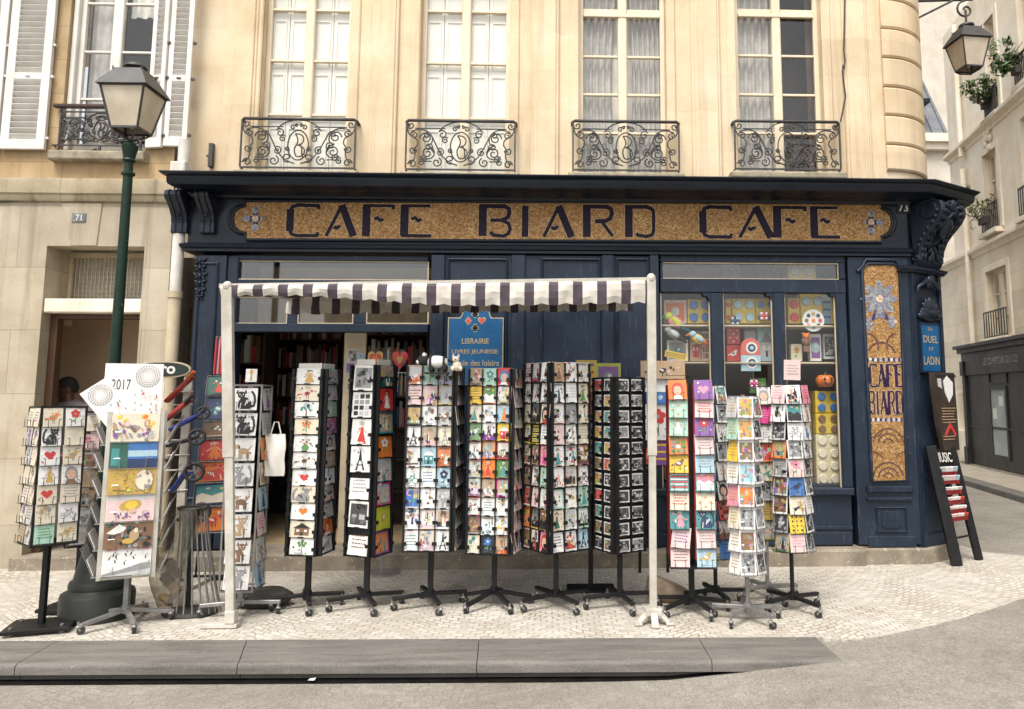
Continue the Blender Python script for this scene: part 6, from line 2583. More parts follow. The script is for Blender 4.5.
def fill_face(FM, xs, dz, z1, rows, cw, ch, gen, where, group, g, stuff=False, lean=5, name='postcard', zoff=.012, slots=None, dy=-.012, jit=1.0):
    cols = len(xs) - 1
    for r_ in range(rows):
        for c_ in range(cols):
            base, mot, a, b = gen(r_, c_, g)[:4]
            x = (xs[c_] + xs[c_ + 1]) / 2
            z = z1 - dz * (r_ + 1) + zoff
            wh = where(r_, c_)
            put_card(FM, x + jit * g.uniform(-.003, .003), z + jit * g.uniform(-.003, .003), cw, ch, base, mot, a, b, g, wh, group, lean + g.uniform(-2, 2), jit * g.uniform(-1.6, 1.6), name, dy=dy, stuff=stuff)
            if slots is not None:
                slots.append((x, z, cw, ch))


def row_name(r_, rows):
    return 'bottom' if r_ == rows - 1 else ORD[r_]


def pick(g, bases, mots, cols):
    b = g.choice(bases)
    a = g.choice([c for c in cols if c != b])
    d = g.choice([c for c in cols if c not in (b, a)])
    return b, g.choice(mots), a, d


# ---- the row of black clip towers
ALLM = list(MOT)
FG = 'cards in the clip towers'


def tower(label, px, py, th, s, ytop, ybot, n, L_, a0, faces, rackname, seed, zc=.10, w=.034, back='black', header=False, drop=0.0):
    root = rack_root('card_rack', label, px, py)
    c = root.location
    z0, z1 = zof(root, px, ybot, -s / 2), zof(root, px, ytop, -s / 2)
    star(root, c, n, L_, a0, 'black', zc, w, drop)
    pole(root, zc, z0 + .002, 'black')
    g = random.Random(seed)
    mb = MB()
    mb.box(-s / 2 + .015, s / 2 - .015, -s / 2 + .015, s / 2 - .015, z0 + .003, z1 - .03)
    mb.xf(Matrix.Translation((c.x, c.y, 0)) @ Matrix.Rotation(R(th), 4, 'Z'))
    mb.build('core', Mt['black'], root)
    if header:
        mb = MB()
        mb.box(-s / 2 + .03, s / 2 - .03, -s / 2 + .018, -s / 2 + .022, z1 - .03, z1 + .045)
        mb.box(s / 2 - .022, s / 2 - .018, -s / 2 + .03, s / 2 - .03, z1 - .03, z1 + .045)
        mb.xf(Matrix.Translation((c.x, c.y, 0)) @ Matrix.Rotation(R(th), 4, 'Z'))
        mb.build('header_card', Mt['white_paint'], root)
    done = set()
    for turn, cols, rows, cw, ch, gen, facename, opt in faces:
        FM = face_matrix(c, th + turn, s)
        xs, dz = panel_face(root, FM, s, z0, z1, cols, rows, cw, ch, .005 if opt.get('stuff') else opt.get('strip', .018), back, not opt.get('stuff'))
        done.add(turn)
        cn = {1: [''], 2: ['outer column, ', 'inner column, '], 3: ['first column, ', 'middle column, ', 'last column, ']}[cols]
        fill_face(FM, xs, dz, z1, rows, cw, ch, gen, lambda r_, c_: f'{row_name(r_, rows)} row, {cn[c_]}{facename}{rackname}', FG, g, opt.get('stuff', False), opt.get('lean', 9 if opt.get('stuff') else 5), dy=-.03 if opt.get('stuff') else -.014)
    for k in range(4):
        if (k * 90) not in done and (k * 90 - 360) not in done:
            FM = face_matrix(c, th + k * 90, s)
            mb = MB()
            mb.box(-s / 2 + .003, s / 2 - .003, .0, .012, z0, z1)
            mb.xf(FM)
            mb.build('back_board', Mt[back], root)
    return root


WB = ['white', 'white', 'white', 'cream', 'pale grey']
CO = ['red', 'orange', 'yellow', 'green', 'teal', 'blue', 'pink', 'purple', 'black', 'brown', 'lime', 'pale blue', 'grey']
MU = ['black', 'grey', 'brown', 'red', 'teal', 'blue', 'gold', 'dark green']
fig = ['figure', 'bird', 'cat', 'dog', 'vase', 'flower', 'tree', 'house', 'bike', 'fish', 'balloon', 'heart']


def gA0(r_, c_, g):
    return g.choice(['white', 'white', 'cream']), ['figure', 'bird', 'tree', 'flower', 'vase', 'bird', 'heart', 'cat', 'heart', 'house', 'flower'][r_], ['gold', 'red', 'teal', 'orange', 'green', 'brown', 'red', 'grey', 'orange', 'brown', 'green'][r_], 'black'


def gA1(r_, c_, g):
    return ['pale blue', 'yellow', 'mint', 'pink', 'pale grey', 'yellow', 'white', 'pink', 'pale grey', 'orange', 'white'][r_], ['flower', 'figure', 'house', 'cat', 'face', 'flower', 'figure', 'bird', 'cat', 'face', 'bike'][r_], ['pink', 'black', 'teal', 'purple', 'black', 'orange', 'black', 'magenta', 'grey', 'red', 'black'][r_], 'white' if r_ not in (6, 10) else 'grey'


tower('tall narrow black card rack beside the hanging white bag', 307, 608, -9, .25, 369, 556, 4, .27, 20,
      [(0, 1, 11, .192, .122, gA0, 'broad face, ', {'strip': .026}), (90, 1, 11, .192, .122, gA1, 'narrow face, ', {'strip': .026})], 'rack by white bag', 21, header=True)


def gB0(r_, c_, g):
    return 'white', ['photo', 'grid', 'figure', 'tower', 'script', 'photo', 'script'][r_], ['grey', 'black', 'red', 'black', 'grey', 'black', 'brown'][r_], 'pale grey'


def gB1(r_, c_, g):
    return ['dark green', 'red', 'teal', 'orange', 'pale blue', 'magenta', 'lime', 'purple'][r_], ['stripes', 'figure', 'stripes', 'flower', 'fish', 'figure', 'block', 'figure'][r_], ['lime', 'white', 'teal', 'white', 'teal', 'white', 'lime', 'orange'][r_], ['dark green', 'black', 'cream', 'red', 'white', 'pink', 'gold', 'brown'][r_]


tower('black card rack with white prints on one face and bold colours on the other', 366, 608, -24, .235, 365, 557, 4, .29, 25,
      [(0, 1, 7, .182, .196, gB0, 'pale face, ', {}), (90, 1, 8, .182, .172, gB1, 'bold face, ', {})], 'rack with bold colours', 22, header=True)


def gC(r_, c_, g):
    tab = [[('kraft', 'figure', 'orange'), ('mint', 'tree', 'green'), ('pale blue', 'figure', 'black')], [('pale pink', 'script', 'black'), ('pale pink', 'grid', 'purple'), ('yellow', 'bird', 'purple')],
           [('black', 'flower', 'gold'), ('white', 'balloon', 'grey'), ('pale grey', 'bird', 'brown')], [('white', 'tower', 'black'), ('grey', 'cat', 'navy'), ('cream', 'tower', 'grey')],
           [('white', 'figure', 'pink'), ('pale blue', 'house', 'teal'), ('purple', 'grid', 'orange')], [('white', 'bike', 'teal'), ('white', 'script', 'blue'), ('pale blue', 'flower', 'navy')],
           [('pale grey', 'photo', 'blue'), ('white', 'house', 'red'), ('pale grey', 'dog', 'grey')], [('white', 'figure', 'blue'), ('pale pink', 'flower', 'grey'), ('white', 'cat', 'navy')],
           [('white', 'script', 'teal'), ('yellow', 'figure', 'red'), ('white', 'tower', 'black')]]
    b, m_, a = tab[r_][c_]
    return b, m_, a, 'white' if b != 'white' else 'brown'


sideC = lambda r_, c_, g: pick(g, ['pale grey', 'white', 'white', 'cream', 'pale pink'], ['script', 'figure', 'bird', 'tower', 'flower'], MU)
tower('three-column black card rack under the black and white soft toy', 430, 607, -2, .365, 366, 552, 4, .29, 22,
      [(0, 3, 9, .116, .150, gC, '', {}), (90, 3, 9, .116, .150, sideC, 'side, ', {'stuff': True})], 'rack under soft toy', 23)


def gD(r_, c_, g):
    tab = ['pink figure', 'mint flower', 'red face', 'yellow script', 'orange scene', 'red figure', 'cream figure', 'white bird', 'pale blue figure', 'lime tree', 'yellow figure', 'yellow house', 'magenta cat', 'orange face', 'red flower',
           'pale blue bird', 'orange figure', 'green figure', 'pink dots', 'yellow dog', 'magenta heart', 'red vase', 'white script', 'white flower', 'grey photo', 'white cat', 'white figure', 'cream balloon', 'black flower', 'black dots']
    b, m_ = tab[r_ * 3 + c_].rsplit(' ', 1)
    a = ['red', 'green', 'orange', 'teal', 'yellow', 'brown', 'blue'][(r_ * 5 + c_ * 3) % 7]
    if a == b:
        a = 'purple'
    return b, m_, a, 'white' if b != 'white' else 'gold'


sideD = lambda r_, c_, g: pick(g, ['white', 'pale grey', 'cream', 'pale pink'], ['figure', 'script', 'bike', 'tower', 'face', 'bird'], MU)
rD = tower('black card rack of red orange and yellow cards below the blue plaque', 494, 606, -13, .345, 369, 555, 5, .30, -60,
           [(0, 3, 10, .110, .136, gD, '', {}), (90, 3, 9, .110, .150, sideD, 'side, ', {'stuff': True})], 'orange-toned rack', 24, zc=.115, drop=.05)


def gE0(r_, c_, g):
    tab = [('pale pink', 'script', 'black'), ('magenta', 'figure', 'magenta'), ('white', 'figure', 'grey'), ('white', 'bike', 'black'), ('pale grey', 'figure', 'red'), ('white', 'figure', 'black'), ('kraft', 'scene', 'gold'), ('kraft', 'figure', 'brown'), ('cream', 'face', 'black'),
           ('lime', 'stripes', 'orange'), ('yellow', 'stripes', 'teal'), ('white', 'script', 'grey'), ('pale pink', 'figure', 'kraft'), ('kraft', 'face', 'brown'), ('pink', 'figure', 'magenta'), ('brown', 'photo', 'brown'), ('red', 'figure', 'green'), ('mint', 'tree', 'teal'),
           ('cream', 'figure', 'red'), ('pale pink', 'house', 'kraft'), ('white', 'face', 'red'), ('orange', 'photo', 'orange'), ('yellow', 'figure', 'brown'), ('gold', 'scene', 'brown'), ('pale pink', 'photo', 'brown'), ('brown', 'figure', 'red'), ('pink', 'face', 'red')]
    b, m_, a = tab[r_ * 3 + c_]
    return b, m_, a, 'black' if a != 'black' else 'red'


def gE1(r_, c_, g):
    tab = [('kraft', 'figure', 'brown'), ('white', 'bird', 'red'), ('white', 'heart', 'red'), ('white', 'face', 'magenta'), ('white', 'script', 'pale grey'), ('cream', 'figure', 'green'), ('pale pink', 'face', 'grey'), ('grey', 'photo', 'grey'), ('cream', 'face', 'brown'),
           ('pale pink', 'figure', 'red'), ('white', 'figure', 'brown'), ('cream', 'script', 'grey'), ('white', 'figure', 'teal'), ('cream', 'figure', 'red'), ('pink', 'face', 'brown'), ('white', 'face', 'red'), ('cream', 'face', 'brown'), ('white', 'bike', 'black'),
           ('mint', 'vase', 'green'), ('white', 'figure', 'gold'), ('mint', 'figure', 'teal'), ('cream', 'figure', 'dark green'), ('white', 'house', 'pale grey'), ('mint', 'bird', 'green'), ('white', 'script', 'black'), ('white', 'heart', 'black'), ('pale blue', 'tower', 'black')]
    b, m_, a = tab[r_ * 3 + c_]
    return b, m_, a, 'black' if a != 'black' else 'red'


tower('black card rack standing corner-on with fashion figure cards', 556, 607, -56, .36, 363, 553, 4, .30, 32,
      [(0, 3, 9, .115, .152, gE0, 'kraft face, ', {}), (90, 3, 9, .115, .152, gE1, 'white face, ', {})], 'corner-on rack', 25)


def gF(r_, c_, g):
    return ('white', 'photo', g.choice(['black', 'grey', 'black']), 'pale grey')


def gF0(r_, c_, g):
    return ('white', 'photo', g.choice(['black', 'grey', 'brown', 'teal', 'gold', 'red']), 'kraft')


tower('black clip rack full of small monochrome photo cards beside the awning post', 620, 607, -60, .275, 377, 553, 4, .29, 15,
      [(0, 2, 11, .112, .092, gF0, 'tinted face, ', {'strip': .03, 'lean': 3}), (90, 2, 11, .112, .092, gF, 'monochrome face, ', {'strip': .03, 'lean': 3})], 'photo rack', 26)

# ---- red rack right of the post
root = rack_root('card_rack', 'red card rack with two columns of bright stationery right beside the awning post', 692, 612)
c = root.location
s = .335
z0, z1 = zof(root, 692, 568, -s / 2), zof(root, 692, 382, -s / 2)
star(root, c, 5, .29, -70, 'black', .105, .034, .02)
pole(root, .1, z1, 'black')
g = random.Random(31)
REDP = mat('red panel', (.30, .022, .022), (.22, .015, .016), 6, .45)
mb = MB()
for x in (-.024, .024):
    mb.box(x - .006, x + .006, -.13, .14, z0 + .05, z1 - .01)
for x in (-.165, .165):
    mb.box(x - .004, x + .004, -.13, .14, z0 + .05, z1 - .02)
mb.xf(Matrix.Translation((c.x, c.y, 0)) @ Matrix.Rotation(R(-4), 4, 'Z'))
mb.build('red_panel', REDP, root)
mb = MB()
mb.box(-.018, .018, -.06, .15, z0 + .05, z1)
mb.xf(Matrix.Translation((c.x, c.y, 0)) @ Matrix.Rotation(R(-4), 4, 'Z'))
mb.build('spine', Mt['black'], root)
mb = MB()
mb.box(-s / 2, s / 2, -s / 2 + .01, s / 2, z0 - .012, z0)
mb.xf(Matrix.Translation((c.x, c.y, 0)) @ Matrix.Rotation(R(-4), 4, 'Z'))
mb.build('tray', Mt['black'], root)
FM = face_matrix(c, -4, s)
tabG = [[('orange', 'face', 'red'), ('purple', 'heart', 'pink')], [('mint', 'dots', 'orange'), ('pale pink', 'script', 'red')], [('mint', 'figure', 'white'), ('purple', 'flower', 'red')], [('orange', 'grid', 'green'), ('pale pink', 'script', 'grey')],
        [('yellow', 'bird', 'brown'), ('pale blue', 'script', 'grey')], [('teal', 'stripes', 'red'), ('teal', 'scene', 'pink')], [('cream', 'script', 'red'), ('cream', 'dots', 'orange')], [('teal', 'figure', 'pink'), ('teal', 'cat', 'navy')],
        [('pale pink', 'script', 'purple'), ('pale pink', 'script', 'grey')], [('pale pink', 'script', 'brown'), ('pale blue', 'bird', 'gold')]]
slots = []
dz = (z1 - z0) / 10
for r_ in range(10):
    for c_ in range(2):
        b, m_, a = tabG[r_][c_]
        x, z = (-.097, .097)[c_], z1 - dz * (r_ + 1) + .006
        put_card(FM, x, z, .140, .150, b, m_, a, 'white' if a != 'white' else 'yellow', g, f'{row_name(r_, 10)} row, {("column by the awning post, ", "far column, ")[c_]}red rack', 'stationery in the red rack', 13, g.uniform(-2, 2) + (6 if r_ == 8 and c_ == 0 else 0), 'greeting_card', 'greeting card', dy=-.0)
        slots.append((x, z, .14, .15))
wire_pockets(root, FM, slots, dy=.0)


# ---- wire spinners
def spinner(label, px, py, r, ytop, ybot, cols, rows, cw, ch, gen, rackname, seed, legs, mtl, poleM, sub='wire rack', a0=20, L_=.27, lean=10, hoop=True, names=None, name='postcard', cat='postcard', wire='dark_wire', jit=1.0, grp=None, zc=.10):
    """cols: list of face angles (0 faces the road)"""
    root = rack_root('card_rack', label, px, py)
    c = root.location
    z0, z1 = zof(root, px, ybot, -r), zof(root, px, ytop, -r)
    star(root, c, legs, L_, a0, mtl, zc)
    pole(root, zc, z1 + .01, poleM, .016, False)
    g = random.Random(seed)
    dz = (z1 - z0) / rows
    mb = MB()
    for k in range(rows + 1):
        z = z0 + dz * k - .004
        mb.tube([(c.x + r * .9 * math.cos(a), c.y + r * .9 * math.sin(a), z) for a in [2 * math.pi * i / 24 for i in range(24)]], .003, 5, closed=True)
        if k in (0, rows):
            for a in (0, 90, 180, 270):
                mb.tube([(c.x, c.y, z), (c.x + r * .9 * math.cos(R(a)), c.y + r * .9 * math.sin(R(a)), z)], .004, 5)
    for q in cols:
        for s_ in (-1, 1):
            a = R(q - 90 + s_ * 17)
            mb.tube([(c.x + r * .88 * math.cos(a), c.y + r * .88 * math.sin(a), z0), (c.x + r * .88 * math.cos(a), c.y + r * .88 * math.sin(a), z1)], .003, 5)
    mb.build('wire_frame', Mt[wire], root, smooth=60)
    for ci, q in enumerate(cols):
        FM = Matrix.Translation((c.x, c.y, 0)) @ Matrix.Rotation(R(q), 4, 'Z') @ Matrix.Translation((0, -r, 0))
        slots = []
        for r_ in range(rows):
            b, m_, a, d = gen(r_, ci, g)
            z = z1 - dz * (r_ + 1) + .004
            put_card(FM, g.uniform(-.004, .004) * jit, z, cw, ch, b, m_, a, d, g, f'{row_name(r_, rows)} row, {names[ci]}{rackname}', grp or f'cards in the wire racks', lean + g.uniform(-2, 2), g.uniform(-2, 2) * jit, name, cat, dy=0)
            slots.append((0, z, cw, ch))
        wire_pockets(root, FM, slots, wire, dy=0)
    return root


CATS = ['cat', 'cat', 'dog', 'cat', 'dog', 'cat', 'cat', 'cat']


def gK(r_, c_, g):
    if c_ == 0:
        return 'white', CATS[r_], ['black', 'black', 'kraft', 'grey', 'brown', 'kraft', 'brown', 'grey'][r_], ['white', 'grey', 'black', 'white', 'kraft', 'white', 'white', 'pale pink'][r_]
    return ['pale grey', 'pale grey', 'orange', 'cream', 'pale blue', 'pale pink', 'pale grey', 'pale blue'][r_], ['figure', 'script', 'bird', 'cat', 'figure', 'script', 'bike', 'figure'][r_], ['purple', 'grey', 'brown', 'kraft', 'navy', 'magenta', 'brown', 'blue'][r_], 'black'


def square_spin(label, px, py, th, s, ytop, ybot, rows, cw, ch, gen, rackname, seed, names, legs, mtl, turns=(0, 90), wire='wire', cat='greeting card', name='greeting_card', cols=1, lean=7, top=True, L_=.28, a0=10, post=None, grp='greeting cards in the wire racks'):
    root = rack_root('card_rack', label, px, py)
    c = root.location
    z0, z1 = zof(root, px, ybot, -s / 2), zof(root, px, ytop, -s / 2)
    g = random.Random(seed)
    if legs:
        star(root, c, legs, L_, a0, mtl, .10)
        pole(root, .1, z1, mtl, .018, True)
    mb = MB()
    for x in (-s / 2, s / 2):
        for y in (-s / 2, s / 2):
            mb.box(x - .006, x + .006, y - .006, y + .006, z0 - .02, z1 + .01)
    for z in (z0 - .02, z1):
        for y in (-s / 2, s / 2):
            mb.box(-s / 2 + .009, s / 2 - .009, y - .006, y + .006, z, z + .012)
        for x in (-s / 2, s / 2):
            mb.box(x - .006, x + .006, -s / 2 + .009, s / 2 - .009, z, z + .012)
    mb.xf(Matrix.Translation((c.x, c.y, 0)) @ Matrix.Rotation(R(th), 4, 'Z'))
    mb.build('rack_frame', Mt[post or mtl], root)
    dz = (z1 - z0) / rows
    for fi, t in enumerate(turns):
        FM = face_matrix(c, th + t, s)
        slots = []
        for r_ in range(rows):
            for c_ in range(cols):
                x = (c_ - (cols - 1) / 2) * s / cols
                b, m_, a, d = gen(r_, fi * cols + c_, g)
                z = z1 - dz * (r_ + 1) + .004
                put_card(FM, x, z, cw, ch, b, m_, a, d, g, f'{row_name(r_, rows)} row, {names[fi * cols + c_]}{rackname}', grp, lean + g.uniform(-2, 2), g.uniform(-1.5, 1.5), name, cat, dy=-.012)
                slots.append((x, z, cw, ch))
        wire_pockets(root, FM, slots, wire, dy=-.012)
    return root


rK = square_spin('grey wire rack of cat and dog cards behind the awning corner post', 240, 616, 2, .235, 386, 590, 8, .178, .165, gK, 'cat card rack', 41, ['front face, ', 'side face, '], 4, 'grey_metal', wire='dark_wire')


def gL(r_, c_, g):
    tab = [('cream', 'bird', 'orange'), ('white', 'flower', 'red'), ('white', 'cat', 'black'), ('cream', 'script', 'cream'), ('white', 'heart', 'red'), ('cream', 'bird', 'gold'), ('white', 'figure', 'gold'), ('white', 'face', 'grey'), ('cream', 'heart', 'red'), ('cream', 'script', 'grey'),
           ('cream', 'balloon', 'kraft'), ('white', 'bike', 'grey'), ('mint', 'script', 'green'), ('cream', 'bird', 'gold')]
    b, m_, a = tab[r_ * 2 + c_] if c_ < 2 else (g.choice(['pale grey', 'cream', 'kraft']), g.choice(['bird', 'flower', 'script', 'tree']), g.choice(['pale pink', 'purple', 'brown', 'teal']))
    return b, m_, a, 'grey' if a != 'grey' else 'brown'


def plate_stand(label, px, py, th, s, ytop, ybot, rows, cols, gen, rackname, seed, names, turns, cw, ch, plate, grp):
    root = square_spin(label, px, py, th, s, ytop, ybot, rows, cw, ch, gen, rackname, seed, names, 0, 'black', turns, 'dark_wire', 'greeting card', 'greeting_card', cols, 6, post='black', grp=grp)
    c = root.location
    pole(root, .03, zof(root, px, ybot - 4, 0), 'black', .018)
    mb = MB()
    w, d = plate
    mb.box(-w / 2, w / 2, -d / 2, d / 2, .018, .045)
    mb.xf(Matrix.Translation((c.x, c.y, 0)) @ Matrix.Rotation(R(th - 30), 4, 'Z'))
    bevel(mb.build('base_plate', Mt['black'], root), .004)
    for sx in (-1, 1):
        for sy in (-1, 1):
            q = Matrix.Translation((c.x, c.y, 0)) @ Matrix.Rotation(R(th - 30), 4, 'Z') @ Vector((sx * (w / 2 - .05), sy * (d / 2 - .05), 0))
            mb = MB()
            mb.lathe([(.022, 0), (.022, .017), (.012, .0175), (.012, .058)], (q.x, q.y, 0), 10)
            mb.build('glide', Mt['grey_metal'], root)
    return root


plate_stand('black greeting card stand on a square floor plate, farthest from the cafe', 41, 630, 47, .275, 408, 544, 7, 2, gL, 'square-plate stand', 51, ['outer column, ', 'inner column, ', 'outer column of wall face, ', 'inner column of wall face, '], (0, -90), .118, .135, (.40, .32), 'greeting cards in the plate stands')


def gL2(r_, c_, g):
    b, m_, a = [('cream', 'script', 'cream'), ('pale pink', 'tree', 'pink'), ('pale grey', 'photo', 'brown'), ('kraft', 'script', 'grey'), ('kraft', 'house', 'grey'), ('pale grey', 'bird', 'grey'), ('pale grey', 'script', 'kraft')][r_]
    return b, m_, a, 'brown'


plate_stand('second black greeting card stand half hidden behind the calendar rack', 76, 610, 28, .20, 413, 545, 7, 1, gL2, 'half hidden stand', 52, ['only column, '], (0,), .145, .118, (.40, .34), 'greeting cards in the plate stands')


def gH(r_, c_, g):
    if c_ == 1 and r_ in (6, 7, 8):
        return ('red', 'grid', 'brown', 'black') if r_ < 8 else ('blue', 'script', 'navy', 'white')
    return [('pale grey', 'white')[c_], g.choice(['photo', 'figure', 'photo', 'face']), g.choice(['black', 'grey', 'teal', 'brown']), 'kraft']


spinner('slim wire postcard rack half hidden behind the red rack', 716, 603, .13, 385, 560, [-28, 28], 9, .105, .145, gH, 'slim rack', 61, 4, 'black', 'black', names=['outer column, ', 'inner column, '], L_=.26, a0=10)


def gI(r_, c_, g):
    if c_ == 0:
        return ['white', 'photo', ['gold', 'gold', 'brown', 'pale blue', 'orange', 'grey', 'brown', 'grey'][r_], ['lime', 'orange', 'purple', 'teal', 'kraft', 'white', 'red', 'black'][r_]]
    if c_ == 2:
        return [['pale grey', 'mint', 'yellow', 'white', 'pink', 'cream', 'white', 'white'][r_], 'script', 'gold', 'grey']
    return ['white', 'photo', g.choice(['grey', 'black', 'brown']), 'pale grey']


spinner('grey-footed round wire rack of white framed photo cards nearest the kerb', 748, 621, .125, 396, 576, [-8, 46, -60], 8, .112, .152, gI, 'grey-footed rack', 62, 5, 'grey_metal', 'grey_metal', names=['front column, ', 'window-side column, ', 'post-side column, '], L_=.26, a0=-60, wire='wire')


def gJ(r_, c_, g):
    tab = [[('pale pink', 'script', 'pink'), ('white', 'flower', 'orange'), ('pink', 'script', 'red')], [('white', 'scene', 'green'), ('white', 'scene', 'teal'), ('white', 'figure', 'kraft')], [('pale grey', 'photo', 'black'), ('white', 'bike', 'grey'), ('white', 'figure', 'blue')],
           [('orange', 'photo', 'kraft'), ('white', 'photo', 'grey'), ('white', 'figure', 'brown')], [('pale grey', 'photo', 'grey'), ('pale pink', 'flower', 'pink'), ('pale grey', 'bird', 'grey')], [('pale grey', 'photo', 'brown'), ('blue', 'bird', 'navy'), ('white', 'photo', 'grey')],
           [('white', 'photo', 'brown'), ('cream', 'dog', 'kraft'), ('white', 'script', 'kraft')], [('grey', 'photo', 'black'), ('yellow', 'dots', 'brown'), ('white', 'photo', 'black')], [('green', 'scene', 'dark green'), ('pale pink', 'script', 'pink'), ('pale grey', 'photo', 'black')]]
    b, m_, a = tab[r_][c_]
    return b, m_, a, 'black' if a != 'black' else 'white'


spinner('black-footed round wire postcard rack closest to the shop window', 793, 610, .165, 386, 553, [-42, 3, 48], 9, .118, .142, gJ, 'round rack by window', 63, 4, 'black', 'black', names=['post-side column, ', 'middle column, ', 'window-side column, '], L_=.27, a0=28)


def gN(r_, c_, g):
    b, m_, a = [('white', 'face', 'grey'), ('magenta', 'script', 'pink'), ('white', 'script', 'grey'), ('orange', 'photo', 'red'), ('yellow', 'bird', 'brown'), ('pale grey', 'photo', 'grey'), ('gold', 'script', 'brown'), ('lime', 'tree', 'green')][r_]
    return b, m_, a, 'cream'


spinner('slim wire rack on grey pole tucked between two round racks', 768, 599, .11, 386, 540, [-10], 8, .105, .14, gN, 'tucked rack', 64, 4, 'grey_metal', 'grey_metal', names=['only column, '], L_=.27, a0=15)

# ---- calendar rack by the lamp post
root = rack_root('calendar_rack', 'white wire calendar rack on grey wheeled star before the lamp base', 125, 624, cat='calendar rack')
c = root.location
s = .30
th = 22
z0, z1 = zof(root, 125, 576, -s / 2), zof(root, 125, 416, -s / 2)
star(root, c, 5, .31, 20, 'grey_metal', .10, .034, .03)
pole(root, .1, z1 + .1, 'grey_metal', .017)
mb = MB()
for x in (-s / 2 - .016, s / 2 + .016):
    mb.box(x - .014, x + .014, -s / 2 - .012, -s / 2 + .014, z0 - .02, z1 + .03)
    mb.box(x - .010, x + .010, s / 2 - .01, s / 2 + .012, z0 - .02, z1 + .03)
mb.box(-s / 2, s / 2, -s / 2, -s / 2 + .01, z0 - .02, z0 - .005)
mb.xf(Matrix.Translation((c.x, c.y, 0)) @ Matrix.Rotation(R(th), 4, 'Z'))
mb.build('white_frame', Mt['white_metal'], root)
for turn, k in ((-90, 6), (90, 6)):
    FM = face_matrix(c, th + turn, s + .03)
    mb = MB()
    for i in range(k):
        z = z0 + (z1 - z0) * i / k * .98
        for j in range(7):
            x = -s / 2 + .02 + (s - .04) * j / 6
            mb.tube([(x, -.01, z), (x, -.045, z + .01), (x, -.125, z + .20)], .0016, 4)
        for q in (.0, .35, .7, 1.0):
            mb.tube([(-s / 2 + .01, -.045 - .08 * q, z + .01 + .19 * q), (s / 2 - .01, -.045 - .08 * q, z + .01 + .19 * q)], .0028, 4)
        for x in (-s / 2 + .015, s / 2 - .015):
            mb.box(x - .004, x + .004, -.05, -.006, z - .004, z + .005)
    mb.xf(FM)
    mb.build('wire_lattice', Mt['wire'], root)
    g = random.Random(71 + turn)
    for i in range(k):
        z = z0 + (z1 - z0) * i / k * .98
        b, m_, a = g.choice([('white', 'script', 'grey'), ('pale grey', 'photo', 'brown'), ('cream', 'scene', 'teal'), ('white', 'flower', 'pink')])
        put_card(FM, 0, z + .012, s - .04, .12, b, m_, a, 'black', g, f'{["lowest", "second lowest", "third lowest", "fourth lowest", "fifth lowest", "highest"][i]} pocket, {"wall side" if turn < 0 else "cafe side"} of calendar rack', 'calendars in the calendar rack', -22, 0, 'calendar', 'calendar', dy=-.035, thick=.004)
FM = face_matrix(c, th, s)
g = random.Random(77)
dz = (z1 - z0) / 6
slots = []


def cal(r_, base, deco, lab):
    z = z1 - dz * (r_ + 1) + .006
    cc = Card(.30, .195, base, .006)
    deco(cc)
    o = cc.m.build('calendar', Mt['print'], local=True)
    o.matrix_world = FM @ Matrix.Translation((0, -.02, z)) @ Matrix.Rotation(R(-4), 4, 'X')
    tag(o, lab, 'calendar', 'calendars in the calendar rack')
    slots.append((0, z, .3, .19))


def d0(c_):
    for _ in range(10):
        c_.e(g.uniform(-.4, .4), g.uniform(.5, .95), .10, .07, g.choice(['orange', 'gold', 'yellow']), 8, g.random())
    for _ in range(44):
        c_.e(g.uniform(-.46, .36), g.uniform(.04, .66), g.uniform(.03, .08), g.uniform(.04, .12), g.choice(['brown', 'pale pink', 'kraft', 'grey', 'purple', 'pale grey']), 9, g.random())


def d1(c_):
    c_.r(-.5, -.12, 0, .9, 'dark green')
    c_.r(-.46, -.30, .1, .7, 'teal')
    c_.r(-.12, .5, .32, .9, 'blue')
    c_.r(-.12, .5, .40, .62, 'pale blue')
    c_.r(-.12, .5, .0, .32, 'navy')
    c_.r(-.5, .5, .92, .99, 'grey')
    c_.r(.30, .46, .92, .98, 'lime')


def d2(c_):
    for _ in range(60):
        c_.e(g.uniform(-.46, .46), g.uniform(.06, .94), g.uniform(.02, .06), g.uniform(.02, .08), tuple(q * g.uniform(.6, 1.2) for q in PAL[g.choice(['gold', 'yellow', 'gold', 'kraft'])]), 7, g.random() * 3)
    c_.e(.25, .5, .28, .36, 'cream', 12)
    for _ in range(8):
        c_.e(g.uniform(.1, .4), g.uniform(.25, .8), .05, .06, g.choice(['grey', 'kraft', 'brown']), 8)
    c_.p([(-.42, .2), (-.1, .15), (-.2, .7)], 'gold')


def d3(c_):
    c_.r(-.5, .5, .75, 1, 'pale grey')
    c_.e(.0, .55, .36, .20, 'gold', 16, .2)
    c_.e(.02, .58, .20, .14, 'yellow', 12, .2)
    for _ in range(34):
        c_.e(g.uniform(-.45, .45), g.uniform(.04, .34), g.uniform(.02, .07), g.uniform(.02, .07), g.choice(['pale pink', 'brown', 'purple', 'cream']), 8)
    c_.e(.05, .38, .12, .10, 'skin', 10)


def d4(c_):
    for _ in range(50):
        c_.e(g.uniform(-.46, .46), g.uniform(.06, .94), g.uniform(.03, .10), g.uniform(.03, .10), g.choice(['black', 'brown', 'navy', 'dark green', 'grey']), 8)
    c_.p([(-.45, .55), (-.2, .85), (-.05, .72), (-.1, .60), (-.3, .50)], 'white')
    c_.e(.12, .45, .16, .2, 'kraft', 10)
    c_.e(.15, .62, .07, .09, 'cream', 10)
    c_.e(.0, .25, .2, .1, 'gold', 8)


